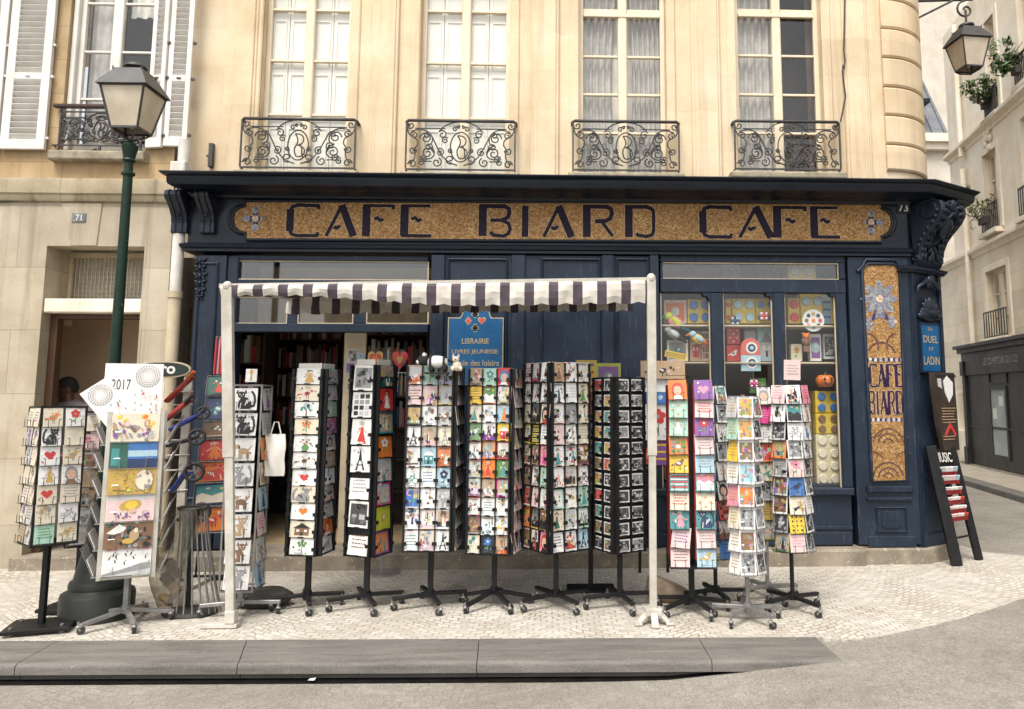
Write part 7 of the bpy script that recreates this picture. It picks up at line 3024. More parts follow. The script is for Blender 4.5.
def d5(c_):
    for k_ in range(10):
        u, v = g.uniform(-.4, .45), g.uniform(.35, .8)
        c_.e(u, v, .022, .07, 'black', 7, g.uniform(-.6, .6))
        c_.e(u + .03, v + .09, .02, .022, 'black', 6)
    c_.p([(-.5, .0), (.5, .0), (.5, .42), (.3, .40), (-.1, .22), (-.5, .08)], 'grey')
    c_.p([(-.5, .0), (.5, .0), (.5, .2), (0, .1)], 'pale grey')
    c_.r(-.42, -.2, .88, .97, 'red')
    c_.r(.2, .45, .88, .97, 'red')


for i, (b, d, lab) in enumerate((('cream', d0, 'orange calendar with brown and pink beasts, top front pocket of calendar rack'), ('navy', d1, 'blue and green calendar with a seascape, second front pocket of calendar rack'), ('gold', d2, 'golden yellow calendar with a pale figure, third front pocket of calendar rack'),
                                 ('pale pink', d3, 'calendar with big yellow hat, fourth front pocket of calendar rack'), ('brown', d4, 'dark brown calendar with a white bird, fifth front pocket of calendar rack'), ('white', d5, 'white calendar with small black acrobats, bottom front pocket of calendar rack'))):
    cal(i, b, d, lab)
wire_pockets(root, FM, slots, 'wire', dy=-.02)
# two white calendars with ring drawings stand on top
for (px_, py_, w, h, roll, dy, lab, nm) in ((131, 419, .37, .40, 0, .04, 'tall white calendar with ring drawing, upright on top of the calendar rack', 0), (129, 430, .19, .40, 38, .02, 'white calendar with ring drawing, tilted against the upright one', 1)):
    cc = Card(w, h, 'white', .008)
    u0, v0, rr = (.24, .77, .20) if nm == 0 else (0, .79, .19)
    if nm == 0:
        cc.r(-.005, .0, .05, .95, 'pale grey')
    k_ = h / w
    for q in range(5):
        r0 = rr * (1 - q * .19)
        n = 26
        for i in range(n):
            a0_, a1_ = 2 * math.pi * i / n, 2 * math.pi * (i + .62) / n
            cc.p([(u0 + rad * math.cos(a) * k_, v0 + rad * math.sin(a)) for rad, a in ((r0, a0_), (r0, a1_), (r0 * .90, a1_), (r0 * .90, a0_))], ['grey', 'grey', 'brown', 'grey', 'pale pink'][q])
    gg = random.Random(5 + nm)
    for i in range(26):
        uu = gg.uniform(.04, .44) if nm == 0 else gg.uniform(-.42, .42)
        vv = gg.uniform(.08, .52) if nm == 0 else gg.uniform(.05, .55)
        cc.e(uu, vv, .012, .024, gg.choice(['pale pink', 'grey', 'kraft', 'red', 'teal', 'pale grey']), 7)
    o = cc.m.build('calendar', Mt['print'], local=True)
    P_ = at(px_, py_, c.y - .16 + dy)
    o.matrix_world = Matrix.Translation(P_) @ Matrix.Rotation(R(th), 4, 'Z') @ Matrix.Rotation(R(-6), 4, 'X') @ Matrix.Rotation(R(-roll), 4, 'Y')
    tag(o, lab, 'calendar', 'calendars in the calendar rack')
    if nm == 0:
        tx_ = text('2017', .120, .075, Matrix.Translation((-.078, -.010, h * .62)), Mt['iron'], 'year_lettering', None, .0, 0)
        tx_.parent = o
        tx_.location = Vector((-.078, -.0095, h * .62 - .0375))
# ================================================================== THINGS BETWEEN THE RACKS
def cthing(name, label, cat, mb, m_='plastic', group=None, smooth=45):
    return tag(mb.build(name, Mt[m_], smooth=smooth), label, cat, group)


# ---- scooter stand by the drain pipe
SY = SF - .62
a, b, z0, z1 = rect(179.5, 377, 186.5, 545, SY)
st = thing('scooter_stand', 'tall white slotted post holding small scooters beside the drain pipe', 'display stand', (at(184, 552, SY).x, SY, 0))
tx0 = at(183.5, 470, SY).x
mb = MB()
mb.box(tx0 - .036, tx0 + .036, SY - .02, SY + .02, .03, z1)
bevel(mb.build('post', Mt['white_metal'], st), .004)
for y in (392, 405, 420, 440, 455, 470, 490):
    mb = MB()
    zz = at(183, y, SY).z
    mb.tube([(tx0 - .14, SY - .03, zz), (tx0 + .06, SY - .03, zz + .005)], .006, 6)
    mb.build('peg', Mt['white_metal'], st)
mb = MB()
mb.box(tx0 - .22, tx0 + .22, SY - .18, SY + .18, .002, .03)
mb.build('base_plate', Mt['white_metal'], st)
SC = [((166, 402), (193, 376), (.42, .045, .03), None, 'red scooter with orange tip, highest on the white post'),
      ((163, 422), (191, 399), (.50, .05, .05), None, 'second red scooter, hung under the highest one on the white post'),
      ((170, 430), (203, 413), (.02, .035, .20), (203, 413, 6.5), 'blue scooter with a small grey wheel on the white post'),
      ((166, 446), (196, 438), (.012, .012, .013), (197, 437, 8), 'black scooter with a rubber wheel on the white post'),
      ((172, 492), (190, 466), (.015, .025, .14), (194, 472, 9.5), 'navy scooter with a big black wheel on the white post'),
      ((178, 520), (196, 514), (.012, .012, .013), (201, 512, 9), 'low black scooter with a spoked wheel beside the wire bin')]
for i, (A, B, colr, wh, lab) in enumerate(SC):
    Y = SY - .10 - .02 * i
    A_, B_ = at(*A, Y), at(*B, Y)
    t = thing('kick_scooter', lab, 'scooter', (A_ + B_) / 2, 'scooters on the white post')
    cm = mat('scooter paint ' + str(i), colr, tuple(q * .7 for q in colr), 8, .3)
    mb = MB()
    d = (B_ - A_).normalized()
    mb.bar(A_, B_, .032, .075, upv=Vector((0, 1, 0)))
    bevel(mb.build('deck', cm, t), .008)
    mb = MB()
    mb.tube([B_ - d * .05 + Vector((0, -.03, 0)), B_ + d * .04 + Vector((0, -.045, .01))], .017, 10)
    mb.build('grip', Mt['rubber'] if i != 0 else mat('orange grip', (.6, .15, .04), (.5, .1, .03), 9, .4), t, smooth=50)
    if wh:
        c_ = at(wh[0], wh[1], Y - .03)
        r = wh[2] / 780 * Y
        wq = thing_part(t, 'wheel', c_)
        mb = MB()
        ax = Vector((.35, -1, 0)).normalized()
        u = Vector((0, 0, 1))
        w = ax.cross(u)
        mb.tube([c_ + (u * math.cos(k) + w * math.sin(k)) * r * .84 for k in [2 * math.pi * j / 26 for j in range(26)]], r * .19, 10, closed=True)
        mb.build('tyre', Mt['rubber'], wq, smooth=60)
        mb = MB()
        mb.tube([c_ - ax * .013, c_ + ax * .013], r * .24, 14)
        for k in range(5):
            q = k * 1.2566
            mb.bar(c_ + (u * math.cos(q) + w * math.sin(q)) * r * .15, c_ + (u * math.cos(q) + w * math.sin(q)) * r * .78, r * .2, .014, upv=ax)
        mb.build('rim', Mt['grey_metal'] if i != 5 else Mt['black'], wq, smooth=50)
        mb = MB()
        mb.bar(c_ + Vector((0, -.025, 0)), B_.lerp(A_, .3) + Vector((0, -.03, 0)), .02, .014)
        mb.build('fork', cm, t)

# oval shop sign seen behind the calendars
Y = SY - .22
cO = at(163, 369.5, Y)
t = thing('oval_sign', 'dark oval sign with cream edge and letters behind the calendar rack', 'sign', cO)
rx, rz = 27 / 780 * Y, 8.2 / 780 * Y
el = lambda k, n=36: [(cO.x + rx * k * (abs(math.cos(q)) ** .8) * (1 if math.cos(q) > 0 else -1), cO.z + (rz - (1 - k) * rx * 1.0) * math.sin(q)) for q in [2 * math.pi * i / n for i in range(n)]]
mb = MB()
mb.prism(el(1.0), Y - .012, Y + .012)
mb.build('rim', Mt['pipe_cream'], t)
mb = MB()
mb.prism(el(.945), Y - .017, Y - .010)
mb.build('board', mat('sign green', (.012, .03, .026), (.02, .022, .02), 4, .35), t)
text('ro', .125, .068, Matrix.Translation((at(169, 370, Y).x, Y - .0175, at(169, 370, Y).z)), Mt['white_paint'], 'sign_lettering', t, .001, .03)
mb = MB()
mb.bar((cO.x + .02, Y + .02, cO.z), (tx0, SY, cO.z - .05), .02, .02)
mb.bar((tx0, SY, z1 - .02), (tx0, SY, cO.z - .04), .02, .02)
mb.build('sign_arm', Mt['white_metal'], t)
# small paper bag-like price flag hung on the stand
P_ = at(157, 396, Y)
mb = MB()
mb.box(P_.x - .06, P_.x + .06, Y - .004, Y, P_.z - .10, P_.z + .12, PAL['cream'])
cthing('paper_sheet', 'blank cream paper sheet beside the calendars below the oval sign', 'paper', mb, 'print')

# ---- wire rack of red picture books by the door
BY = SF - .42
root = thing('book_rack', 'wire rack of red picture books between drain pipe and awning corner post', 'book rack', (at(213, 552, BY).x, BY, 0))
xb0, xb1 = at(196, 470, BY).x, at(236, 470, BY).x
mb = MB()
for x in (xb0 + .04, xb1 - .02):
    mb.bar((x, BY + .02, 0.0), (x + .05, BY + .10, at(210, 376, BY).z), .016, .016)
mb.box(xb0, xb1, BY - .05, BY + .05, .0, .03)
mb.build('rack_frame', Mt['black'], root)
g = random.Random(81)
BOOKS = [((208, 232), 376, 394, 'dark green', 'vase', 'red'), ((206, 232), 397, 419, 'navy', 'bird', 'teal'), ((204, 232), 422, 437, 'brown', 'tree', 'dark green'), ((201, 232), 440, 460, 'red', 'figure', 'orange'), ((199, 232), 462, 481, 'orange', 'cat', 'red'), ((196, 232), 484, 504, 'navy', 'scene', 'teal'),
         ((194, 232), 508, 531, 'orange', 'bird', 'red')]
mbw = MB()
for i, ((xa, xc), ya, yb2, b, m_, a_) in enumerate(BOOKS):
    Y = BY - .03 - i * .012
    a0, a1, c0, c1_ = rect(xa, ya, xc, yb2, Y)
    FMb = Matrix.Translation(((a0 + a1) / 2, Y, 0)) @ Matrix.Rotation(R(12), 4, 'Z')
    put_card(FMb, 0, c0, (a1 - a0), c1_ - c0, b, m_, a_, 'cream', g, f'{["top", "second", "third", "fourth", "fifth", "sixth", "bottom"][i]} in the red book rack', 'picture books in the wire rack', 14, -3, 'picture_book', 'book', dy=0, thick=.012)
    w = a1 - a0
    for p in ([(-w * .52, -.03, c0 - .01), (-w * .52, .02, c0 + (c1_ - c0) * 1.02), (w * .52, .02, c0 + (c1_ - c0) * 1.06), (w * .52, -.03, c0 - .01), (-w * .52, -.03, c0 - .01)],):
        mbw.tube([FMb @ Vector(q) for q in p], .0035, 5)
mbw.build('wire_lattice', Mt['wire'], root, smooth=50)
for x, tone in ((214, 'red'), (217.5, 'pink'), (220.5, 'red')):
    A_, B_ = at(x + 3, 338, BY), at(x, 374, BY)
    mb = MB()
    mb.tube([A_, B_], .010, 8, PAL[tone])
    mb.ball(A_, .012, .012, .016, col=PAL['brown'])
    cthing('rolled_poster', f'thin {tone} rolled poster, {["nearest the pipe", "in the middle", "nearest the awning post"][[214, 217.5, 220.5].index(x)]}, above the red book rack', 'poster', mb, 'print', 'rolled posters above the book rack')

# ---- clear bag litter bin
gb = gnd(180, 614)
t = thing('litter_bin', 'street litter bin of curved metal bars holding a clear rubbish bag', 'litter bin', gb)
BYc = gb.y
sc = BYc / 780
rtop = 13.5 * sc
ztop_, zbot = at(186, 508, BYc).z, .02
lean = .00


def ringp(r, z, x=0, n=24, ry=.75):
    return [(gb.x + x + r * math.cos(q), BYc + r * ry * math.sin(q), z) for q in [2 * math.pi * i / n for i in range(n)]]


mb = MB()
mb.tube(ringp(rtop * .95, ztop_, .05), .013, 8, closed=True)
mb.build('top_ring', Mt['lamp_metal'], t, smooth=50)
mb = MB()
for i in range(14):
    q = R(-135 + i * 19)
    pts = []
    for k in range(9):
        u = k / 8
        rr = rtop * (.95 + 1.0 * u * u * (1.2 - .4 * u))
        pts.append((gb.x + .05 + .055 * u + rr * math.cos(q), BYc + rr * .7 * math.sin(q), ztop_ + (zbot - ztop_) * u))
    mb.tube(pts, .006, 6)
mb.build('bar_lattice', Mt['grey_metal'], t, smooth=50)
mb = MB()
mb.lathe([(.19, .0), (.2, .01), (.195, .03), (.05, .035)], (gb.x + .07, BYc, 0), 24, sy=.75)
mb.tube([(gb.x + .0, BYc + .12, .0), (gb.x + .0, BYc + .12, ztop_)], .02, 10)
mb.build('bin_base', Mt['lamp_metal'], t, smooth=40)
mb = MB()
n, rows_ = 28, 12
vs, fs = [], []
for j in range(rows_ + 1):
    u = j / rows_
    for k in range(n):
        q = 2 * math.pi * k / n
        rr = rtop * 1.15 * (.98 + .10 * math.sin(u * 3) - .55 * max(0, u - .8) * 3) * (1 + .05 * math.sin(q * 5 + u * 6) + .03 * math.sin(q * 11))
        vs.append((gb.x + .02 - .10 * math.sin(u * 2.2) + .01 * math.sin(u * 9) + rr * math.cos(q), BYc - .05 + rr * .72 * math.sin(q), ztop_ + .01 - u * (ztop_ - .05)))
for j in range(rows_):
    for k in range(n):
        k2 = (k + 1) % n
        fs.append((j * n + k, (j + 1) * n + k, (j + 1) * n + k2, j * n + k2))
mb.add(vs, fs)
mb.build('clear_bag', Mt['bag_plastic'], t, smooth=80)
mb = MB()
g = random.Random(9)
for i in range(16):
    z = .10 + .30 * (i / 16)
    mb.ball((gb.x - .06 + g.uniform(-.05, .05), BYc - .05 + g.uniform(-.04, .04), z), g.uniform(.03, .05), g.uniform(.02, .04), g.uniform(.025, .045), 8, 6, Matrix.Rotation(g.random() * 3, 3, 'Y'), PAL[g.choice(['brown', 'kraft', 'grey', 'black', 'pale grey', 'brown', 'gold', 'white'])])
mb.build('rubbish', Mt['plush'], t, smooth=30)

# ---- stones on the pavement
for px_, py_, rx, rz_, m_, lab, sd in ((262, 606, .24, .085, 'boulder', 'dark round guard stone behind the cat card rack', 3), (668, 601, .19, .10, 'brown_stone', 'rough brown stone lying behind the awning post', 8)):
    q = gnd(px_, py_)
    mb = MB()
    mb.ball((0, 0, rz_ * .8), rx, rx * .6, rz_, 28, 18)
    for v in mb.v:
        k = 1 + .16 * noise.noise(v * 6 + Vector((sd, 0, 0))) + .06 * noise.noise(v * 19)
        v.x *= k
        v.y *= k
        v.z = max(0, min(v.z * k, rz_ * 1.55))
        if sd == 8:
            v.z -= v.x * .28 * (v.z / rz_)
        v += q
    cthing('guard_stone', lab, 'stone', mb, m_, smooth=70)

# ---- white carrier bag hanging in the doorway
Y = rK.location.y - .0
a0, a1, c0, c1_ = rect(265, 434, 285, 476, Y)
t = thing('carrier_bag', 'white carrier bag hanging between the cat cards and narrow rack', 'bag', ((a0 + a1) / 2, Y, c0))
mb = MB()
vs, fs = [], []
n, m2 = 12, 12
for side in (0, 1):
    for j in range(m2 + 1):
        for i in range(n + 1):
            u, v = i / n, j / m2
            bulge = .028 * math.sin(math.pi * u) * math.sin(math.pi * min(1, v * .9 + .1)) + .004 * math.sin(u * 14 + v * 9)
            vs.append((a0 + (a1 - a0) * u + .004 * math.sin(v * 11), Y + (-bulge if side == 0 else bulge), c0 + (c1_ - c0) * v))
for side in (0, 1):
    o = side * (n + 1) * (m2 + 1)
    for j in range(m2):
        for i in range(n):
            f = (o + j * (n + 1) + i, o + j * (n + 1) + i + 1, o + (j + 1) * (n + 1) + i + 1, o + (j + 1) * (n + 1) + i)
            fs.append(f if side == 0 else f[::-1])
mb.add(vs, fs)
mb.build('bag_body', Mt['white_paint'], t, smooth=80)
mb = MB()
cxb = (a0 + a1) / 2
mb.tube([(cxb - .04, Y, c1_ - .01), (cxb - .015, Y, c1_ + .09), (cxb + .015, Y, c1_ + .09), (cxb + .04, Y, c1_ - .01)], .005, 6)
mb.build('handle', Mt['white_paint'], t)

# ---- prints standing behind the towers
PY = rD.location.y + .42
g = random.Random(91)
root = thing('magazine_rack', 'black magazine rack behind the corner-on and photo racks', 'magazine rack', (at(590, 575, PY).x, PY, 0))
mb = MB()
xx = at(591, 450, PY).x
mb.box(xx - .16, xx + .16, PY + .05, PY + .07, .35, at(590, 375, PY).z)
mb.box(xx - .02, xx + .02, PY + .05, PY + .09, 0, .35)
mb.box(xx - .2, xx + .2, PY - .05, PY + .2, 0, .02)
mb.build('rack_back', Mt['black'], root)
for (xa, ya, xc, yb2), b, m_, a_, d_, w_ in (((576, 360, 597, 392), 'yellow', 'dots', 'purple', 'red', 'peeking above the corner-on rack'), ((581, 389, 596, 415), 'orange', 'dots', 'brown', 'gold', 'below the yellow one'), ((584, 416, 594, 452), 'white', 'dots', 'black', 'grey', 'high beside the corner-on rack'), ((584, 454, 594, 495), 'white', 'grid', 'grey', 'kraft', 'low beside the corner-on rack'),
                                         ((596, 363, 621, 392), 'lime', 'block', 'purple', 'grey', 'peeking above the photo rack')):
    a0, a1, c0, c1_ = rect(xa, ya, xc, yb2, PY)
    put_card(Matrix.Translation(((a0 + a1) / 2, PY + .0, 0)), 0, c0, a1 - a0, c1_ - c0, b, m_, a_, d_, g, w_, 'magazines behind the towers', 3, 0, 'magazine', 'magazine', dy=.02, thick=.006)
PY2 = SF - .55
root = thing('poster_rack', 'low black easel holding posters behind the awning post', 'poster rack', (at(656, 560, PY2).x, PY2, 0))
mb = MB()
xx = at(656, 450, PY2).x
for q in (-.13, .13):
    mb.bar((xx + q, PY2 + .25, 0), (xx + q * .9, PY2 + .06, at(656, 372, PY2).z), .025, .025)
mb.bar((xx + .1, PY2 - .02, at(656, 377, PY2).z), (at(689, 377, PY2).x, PY2 - .02, at(689, 377, PY2).z), .075, .03)
mb.box(xx - .17, xx + .17, PY2 + .02, PY2 + .045, at(656, 466, PY2).z, at(656, 462, PY2).z)
mb.build('easel_frame', Mt['black'], root)
for (xa, ya, xc, yb2), b, m_, a_, d_, w_, nm in (((640, 361, 684, 379), 'kraft', 'bird', 'black', 'pale pink', 'wide one on top of the easel', 'poster'), ((636, 377, 673, 392), 'white', 'dots', 'pale pink', 'white', 'just below the kraft one', 'poster'), ((646, 391, 674, 404), 'blue', 'block', 'blue', 'pale blue', 'second sheet of the easel', 'poster'), ((643, 404, 673, 440), 'white', 'flower', 'red', 'grey', 'in the middle of the easel', 'poster'),
                                             ((655, 437, 674, 465), 'purple', 'stripes', 'yellow', 'purple', 'low on the easel', 'poster'), ((642, 448, 653, 464), 'orange', 'block', 'red', 'orange', 'small, beside the purple one', 'poster')):
    a0, a1, c0, c1_ = rect(xa, ya, xc, yb2, PY2)
    put_card(Matrix.Translation(((a0 + a1) / 2, PY2 + {361: -.04}.get(ya, 0), 0)), 0, c0, a1 - a0, c1_ - c0, b, m_, a_, d_, g, w_, 'posters on the easel', 3, 0, nm, 'poster', dy=.0 - .004 * (ya % 7), thick=.003)

# ---- soft toy on top of the three-column rack (plain black and white)
Y = 6.0
q = at(437, 362, Y)
mb = MB()
W_, K_ = PAL['white'], PAL['black']
mb.ball((q.x, Y, q.z), .085, .06, .05, 16, 10, col=W_)
for k in range(3):
    x = q.x - .045 + k * .05
    mb.lathe([(.0505 - .004 * k, -.009), (.052 - .004 * k, .009)], (0, 0, 0), 18, K_)
    for v in mb.v[-36:]:
        v.x, v.y, v.z = x + v.z, Y + v.x * 1.12, q.z + v.y
mb.ball((q.x - .10, Y - .01, q.z + .012), .048, .045, .042, 14, 10, col=K_)
mb.ball((q.x - .135, Y - .015, q.z + .0), .022, .022, .018, col=W_)
for s_ in (-1, 1):
    mb.ball((q.x - .095, Y + s_ * .03, q.z + .05), .014, .01, .02, col=W_)
    mb.ball((q.x - .04, Y + s_ * .03, q.z - .05), .02, .02, .035, col=K_)
    mb.ball((q.x + .06, Y + s_ * .03, q.z - .045), .02, .02, .035, col=K_)
mb.tube([(q.x + .08, Y, q.z + .02), (q.x + .12, Y, q.z - .0)], .012, 6, K_)
mb.box(q.x - .09, q.x + .09, Y - .05, Y + .05, q.z - .09, q.z - .078, K_)
cthing('soft_toy', 'black and white striped soft toy lying on the three-column rack', 'soft toy', mb, 'plush', smooth=80)
q = at(457, 366, Y)
mb = MB()
mb.ball((q.x, Y, q.z), .035, .03, .04, col=PAL['cream'])
mb.ball((q.x - .01, Y - .005, q.z + .05), .028, .026, .026, col=PAL['cream'])
for s_ in (-1, 1):
    mb.ball((q.x - .01 + s_ * .02, Y, q.z + .075), .009, .007, .016, col=PAL['pale pink'])
    mb.ball((q.x + s_ * .03, Y - .02, q.z - .02), .015, .015, .02, col=PAL['cream'])
mb.ball((q.x - .01, Y - .03, q.z + .05), .006, .005, .005, col=PAL['brown'])
cthing('soft_toy', 'small cream soft toy sitting on the end of the three-column rack', 'soft toy', mb, 'plush', smooth=80)
# little card with giraffe-like figure on top of the cat rack
q = at(251, 382, rK.location.y)
cc = Card(.085, .10, 'white', .004)
cc.e(0, .75, .14, .22, 'gold', 10)
cc.p([(-.1, .1), (.1, .1), (.06, .7), (-.06, .7)], 'gold')
o = cc.m.build('display_card', Mt['print'], local=True)
o.matrix_world = Matrix.Translation(q) @ Matrix.Rotation(R(-5), 4, 'X')
tag(o, 'small white card with golden figure standing on the cat card rack', 'card')

# ---- heart wire stand in the doorway
Y = SF - .25
q = at(388, 362, Y)
root = thing('wire_stand', 'thin wire stand with two red and gold hearts in the doorway', 'display stand', (q.x, Y, 0))
mb = MB()
mb.tube([(q.x, Y, 0), (q.x, Y, q.z + .12)], .008, 8)
for s_ in (-1, 1):
    mb.tube([(q.x, Y, q.z - .30), (q.x + s_ * .10, Y, q.z - .22), (q.x + s_ * .11, Y, q.z + .10)], .004, 6)
    for k in range(5):
        mb.tube([(q.x + s_ * (.03 + .035 * k), Y - .01, q.z - .28), (q.x + s_ * (.03 + .035 * k), Y - .01, q.z - .10)], .003, 5)
mb.tube([(q.x - .2, Y - .01, q.z - .10), (q.x + .2, Y - .01, q.z - .10)], .004, 5)
mb.lathe([(.16, 0), (.16, .02), (.02, .03)], (q.x, Y, 0), 20)
mb.build('wire_lattice', Mt['wire'], root, smooth=60)
for s_, lab in ((-1, 'gold and red heart ornament on the door side of the wire stand'), (1, 'red heart ornament on the plaque side of the wire stand')):
    cxh, czh = q.x + s_ * .115, q.z + .02
    mb = MB()
    for k, (f, cl) in enumerate(((1.0, 'gold' if s_ < 0 else 'red'), (.72, 'red'), (.42, 'orange' if s_ < 0 else 'gold'))):
        mb.prism([(cxh + x * .085 * f, czh + y * .105 * f) for x, y in heart], Y - .02 - k * .006, Y - .012 - k * .006, PAL[cl])
    cthing('heart_ornament', lab, 'ornament', mb, 'plastic', 'hearts on the wire stand')
a0, a1, c0, c1_ = rect(379, 372, 396, 392, Y - .05)
put_card(Matrix.Translation(((a0 + a1) / 2, Y - .05, 0)), 0, c0, a1 - a0, c1_ - c0, 'white', 'flower', 'lime', 'teal', random.Random(3), 'hung on the wire stand below the hearts', None, 3, 0, 'postcard', 'postcard')
# pale board with photographs inside the doorway
Y = SF + .40
a0, a1, c0, c1_ = rect(341, 332, 363, 545, Y)
t = thing('display_board', 'pale upright board with pinned photographs inside the doorway', 'display board', ((a0 + a1) / 2, Y, zp))
mb = MB()
mb.box(a0, a1, Y, Y + .04, zp, c1_)
mb.build('board', Mt['pipe_cream'], t)
g = random.Random(14)
for i, (u, y, w, h, k) in enumerate(((.15, 349, .5, 14, 'grey'), (.62, 353, .36, 10, 'pale blue'), (.1, 362, .45, 12, 'purple'), (.5, 363, .45, 14, 'kraft'), (.2, 377, .5, 14, 'brown'), (.6, 378, .35, 10, 'gold'))):
    zt__ = at(352, y, Y).z
    cc = Card((a1 - a0) * w, h / 780 * Y, 'pale grey', .002)
    noun = m_photo(cc, k if k not in ('grey',) else 'grey', 'cream', g)
    o = cc.m.build('photograph', Mt['print'], local=True)
    o.location = (a0 + (a1 - a0) * (u + w / 2), Y - .004 - .003 * i, zt__ - h / 780 * Y)
    tag(o, f'{["dark grey", "pale blue", "purple", "kraft", "brown", "golden"][i]} photograph pinned to the pale board in the doorway', 'photograph', 'photographs on the pale board')

# ---- shelves of books inside
g = random.Random(17)
for bx, (xa, xc, YY) in enumerate(((232, 262, SF + 1.0), (262, 342, SF + 2.4), (366, 426, SF + 1.5))):
    a0, a1 = at(xa, 360, YY).x, at(xc, 360, YY).x
    lab = ['bookshelf just inside the doorway by the pilaster', 'wide dark bookshelf at the back of the shop', 'bookshelf behind the wire heart stand'][bx]
    t = thing('bookshelf', lab, 'bookshelf', ((a0 + a1) / 2, YY, zp))
    mb = MB()
    zs = [zp + .02 + .36 * k for k in range(9)]
    mb.box(a0 - .03, a0, YY, YY + .3, zp, zs[-1])
    mb.box(a1, a1 + .03, YY, YY + .3, zp, zs[-1])
    mb.box(a0, a1, YY + .28, YY + .3, zp, zs[-1])
    mb.build('carcass', Mt['dark_wood'], t)
    for z in zs:
        mb = MB()
        mb.box(a0, a1, YY, YY + .28, z - .02, z)
        mb.build('shelf', Mt['dark_wood'], t)
    for k in range(3, 8):
        x = a0 + .01
        mbk = MB()
        while x < a1 - .05:
            w, h = g.uniform(.02, .05), g.uniform(.18, .31)
            mbk.box(x, x + w - .003, YY + g.uniform(.0, .04), YY + .25, zs[k] + .001, zs[k] + h, PAL[g.choice(['brown', 'kraft', 'cream', 'grey', 'red', 'navy', 'white', 'brown', 'black', 'kraft'])])
            x += w
        o = mbk.build('shelved_books', Mt['print'])
        tag(o, f'dim row of book spines on shelf {k}, {lab}'[:200], 'books', 'dim books inside the shop', 'stuff')

# ================================================================== SHOP WINDOW DISPLAY
YS, BLK = (.66, .47, .06), PAL['black']


def studbox(px0, py0, px1, py1, nx_, nz_, cols, label, Y=SF + .20, body=YS, depth=.18):
    a0, a1, c0, c1_ = rect(px0, py0, px1, py1, Y)
    t = thing('storage_brick', label, 'storage box', ((a0 + a1) / 2, Y, c0), 'studded storage boxes in the shop window')
    mb = MB()
    mb.bbox(a0, a1, Y, Y + depth, c0, c1_, .008, body)
    mb.build('box_body', Mt['plastic'], t)
    r = min((a1 - a0) / nx_, (c1_ - c0) / nz_) * .36
    for i in range(nx_):
        for j in range(nz_):
            x, z = a0 + (a1 - a0) * (i + .5) / nx_, c0 + (c1_ - c0) * (j + .5) / nz_
            mb = MB()
            ck = cols[(i, j)] if isinstance(cols, dict) else cols
            mb.tube([(x, Y + .001, z), (x, Y - .014, z), (x, Y - .018, z)], [r, r, r * .9], 18, ck)
            mb.build('stud', Mt['plastic'], t, smooth=35)


studbox(687.5, 299, 711.5, 323.5, 2, 2, PAL['blue'], 'yellow box with four blue studs behind the first pane')
studbox(725.5, 298.5, 731.5, 323.5, 1, 2, PAL['red'], 'yellow box with red studs at the edge of the second pane')
studbox(732, 298.5, 755.5, 323.5, 2, 2, PAL['pale blue'], 'yellow box with four pale blue studs in the second pane')
studbox(756, 298.5, 775.5, 323.5, 2, 2, PAL['blue'], 'yellow box with dark blue studs at the far edge of the second pane')
studbox(788, 298, 800, 323.5, 1, 2, PAL['red'], 'yellow box with two red studs in the third pane')
studbox(800.5, 294, 823, 323.5, 2, 2, PAL['pale blue'], 'yellow box with pale blue studs above the dotted dish')
studbox(832, 294, 840, 323.5, 1, 2, PAL['navy'], 'yellow box with navy studs at the window end')
studbox(788, 262.5, 816, 279, 2, 1, PAL['pale grey'], 'yellow box with grey studs on top, behind the transom', SF + .22)
studbox(815.5, 391, 839.5, 413, 2, 2, PAL['blue'], 'tall yellow studded panel with four blue studs, top of its stack')
studbox(816, 413.5, 840, 434, 2, 2, PAL['brown'], 'yellow studded panel with brown studs, second of its stack')
studbox(816.5, 434.5, 840.5, 485, 2, 4, PAL['cream'], 'cream studded panel with eight cream studs, bottom of its stack', body=(.62, .56, .36))
WIN = 'boxes and toys in the shop window'


def wbox(px0, py0, px1, py1, base, mot, a, b, label, Y=SF + .24, name='toy_box', cat='box', roll=0, depth=.08, seed=1):
    a0, a1, c0, c1_ = rect(px0, py0, px1, py1, Y)
    cc = Card(a1 - a0, c1_ - c0, base, .002)
    MOT[mot](cc, a, b, random.Random(seed))
    cc.m.box(-(a1 - a0) / 2, (a1 - a0) / 2, .0005, depth, 0, c1_ - c0, PAL[base])
    o = cc.m.build(name, Mt['print'], local=True)
    o.matrix_world = Matrix.Translation(((a0 + a1) / 2, Y, c0)) @ Matrix.Rotation(R(roll), 4, 'Y')
    return tag(o, label, cat, WIN)


wbox(664, 300, 686.5, 323.5, 'pale pink', 'block', 'orange', 'white', 'orange and white game box behind the first pane', SF + .22)
wbox(667, 340, 688, 361, 'white', 'block', 'grey', 'teal', 'white box under the parrot toy in the first pane')
wbox(690, 331, 701, 361, 'kraft', 'house', 'red', 'cream', 'kraft box with a red house in the first pane')
wbox(701.5, 331, 711.5, 361, 'pale pink', 'grid', 'brown', 'kraft', 'pink-grey box at the edge of the first pane')
wbox(727, 328, 740, 344, 'red', 'dots', 'white', 'brown', 'upper red box with white spots in the second pane')
wbox(727, 345, 740, 361, 'red', 'bird', 'white', 'brown', 'lower red box with a white bird in the second pane', seed=2)
wbox(744, 327, 757, 361, 'grey', 'block', 'pale grey', 'white', 'grey box behind the round-topped toy', SF + .3)
wbox(758, 327, 775, 361, 'pale blue', 'house', 'pale grey', 'grey', 'pale blue-grey box in the second pane')
wbox(810, 334, 821, 361, 'white', 'block', 'purple', 'pale blue', 'white box with purple patch in the third pane')
wbox(823.5, 334, 838, 359, 'pale grey', 'photo', 'black', 'green', 'grey framed picture in the third pane')
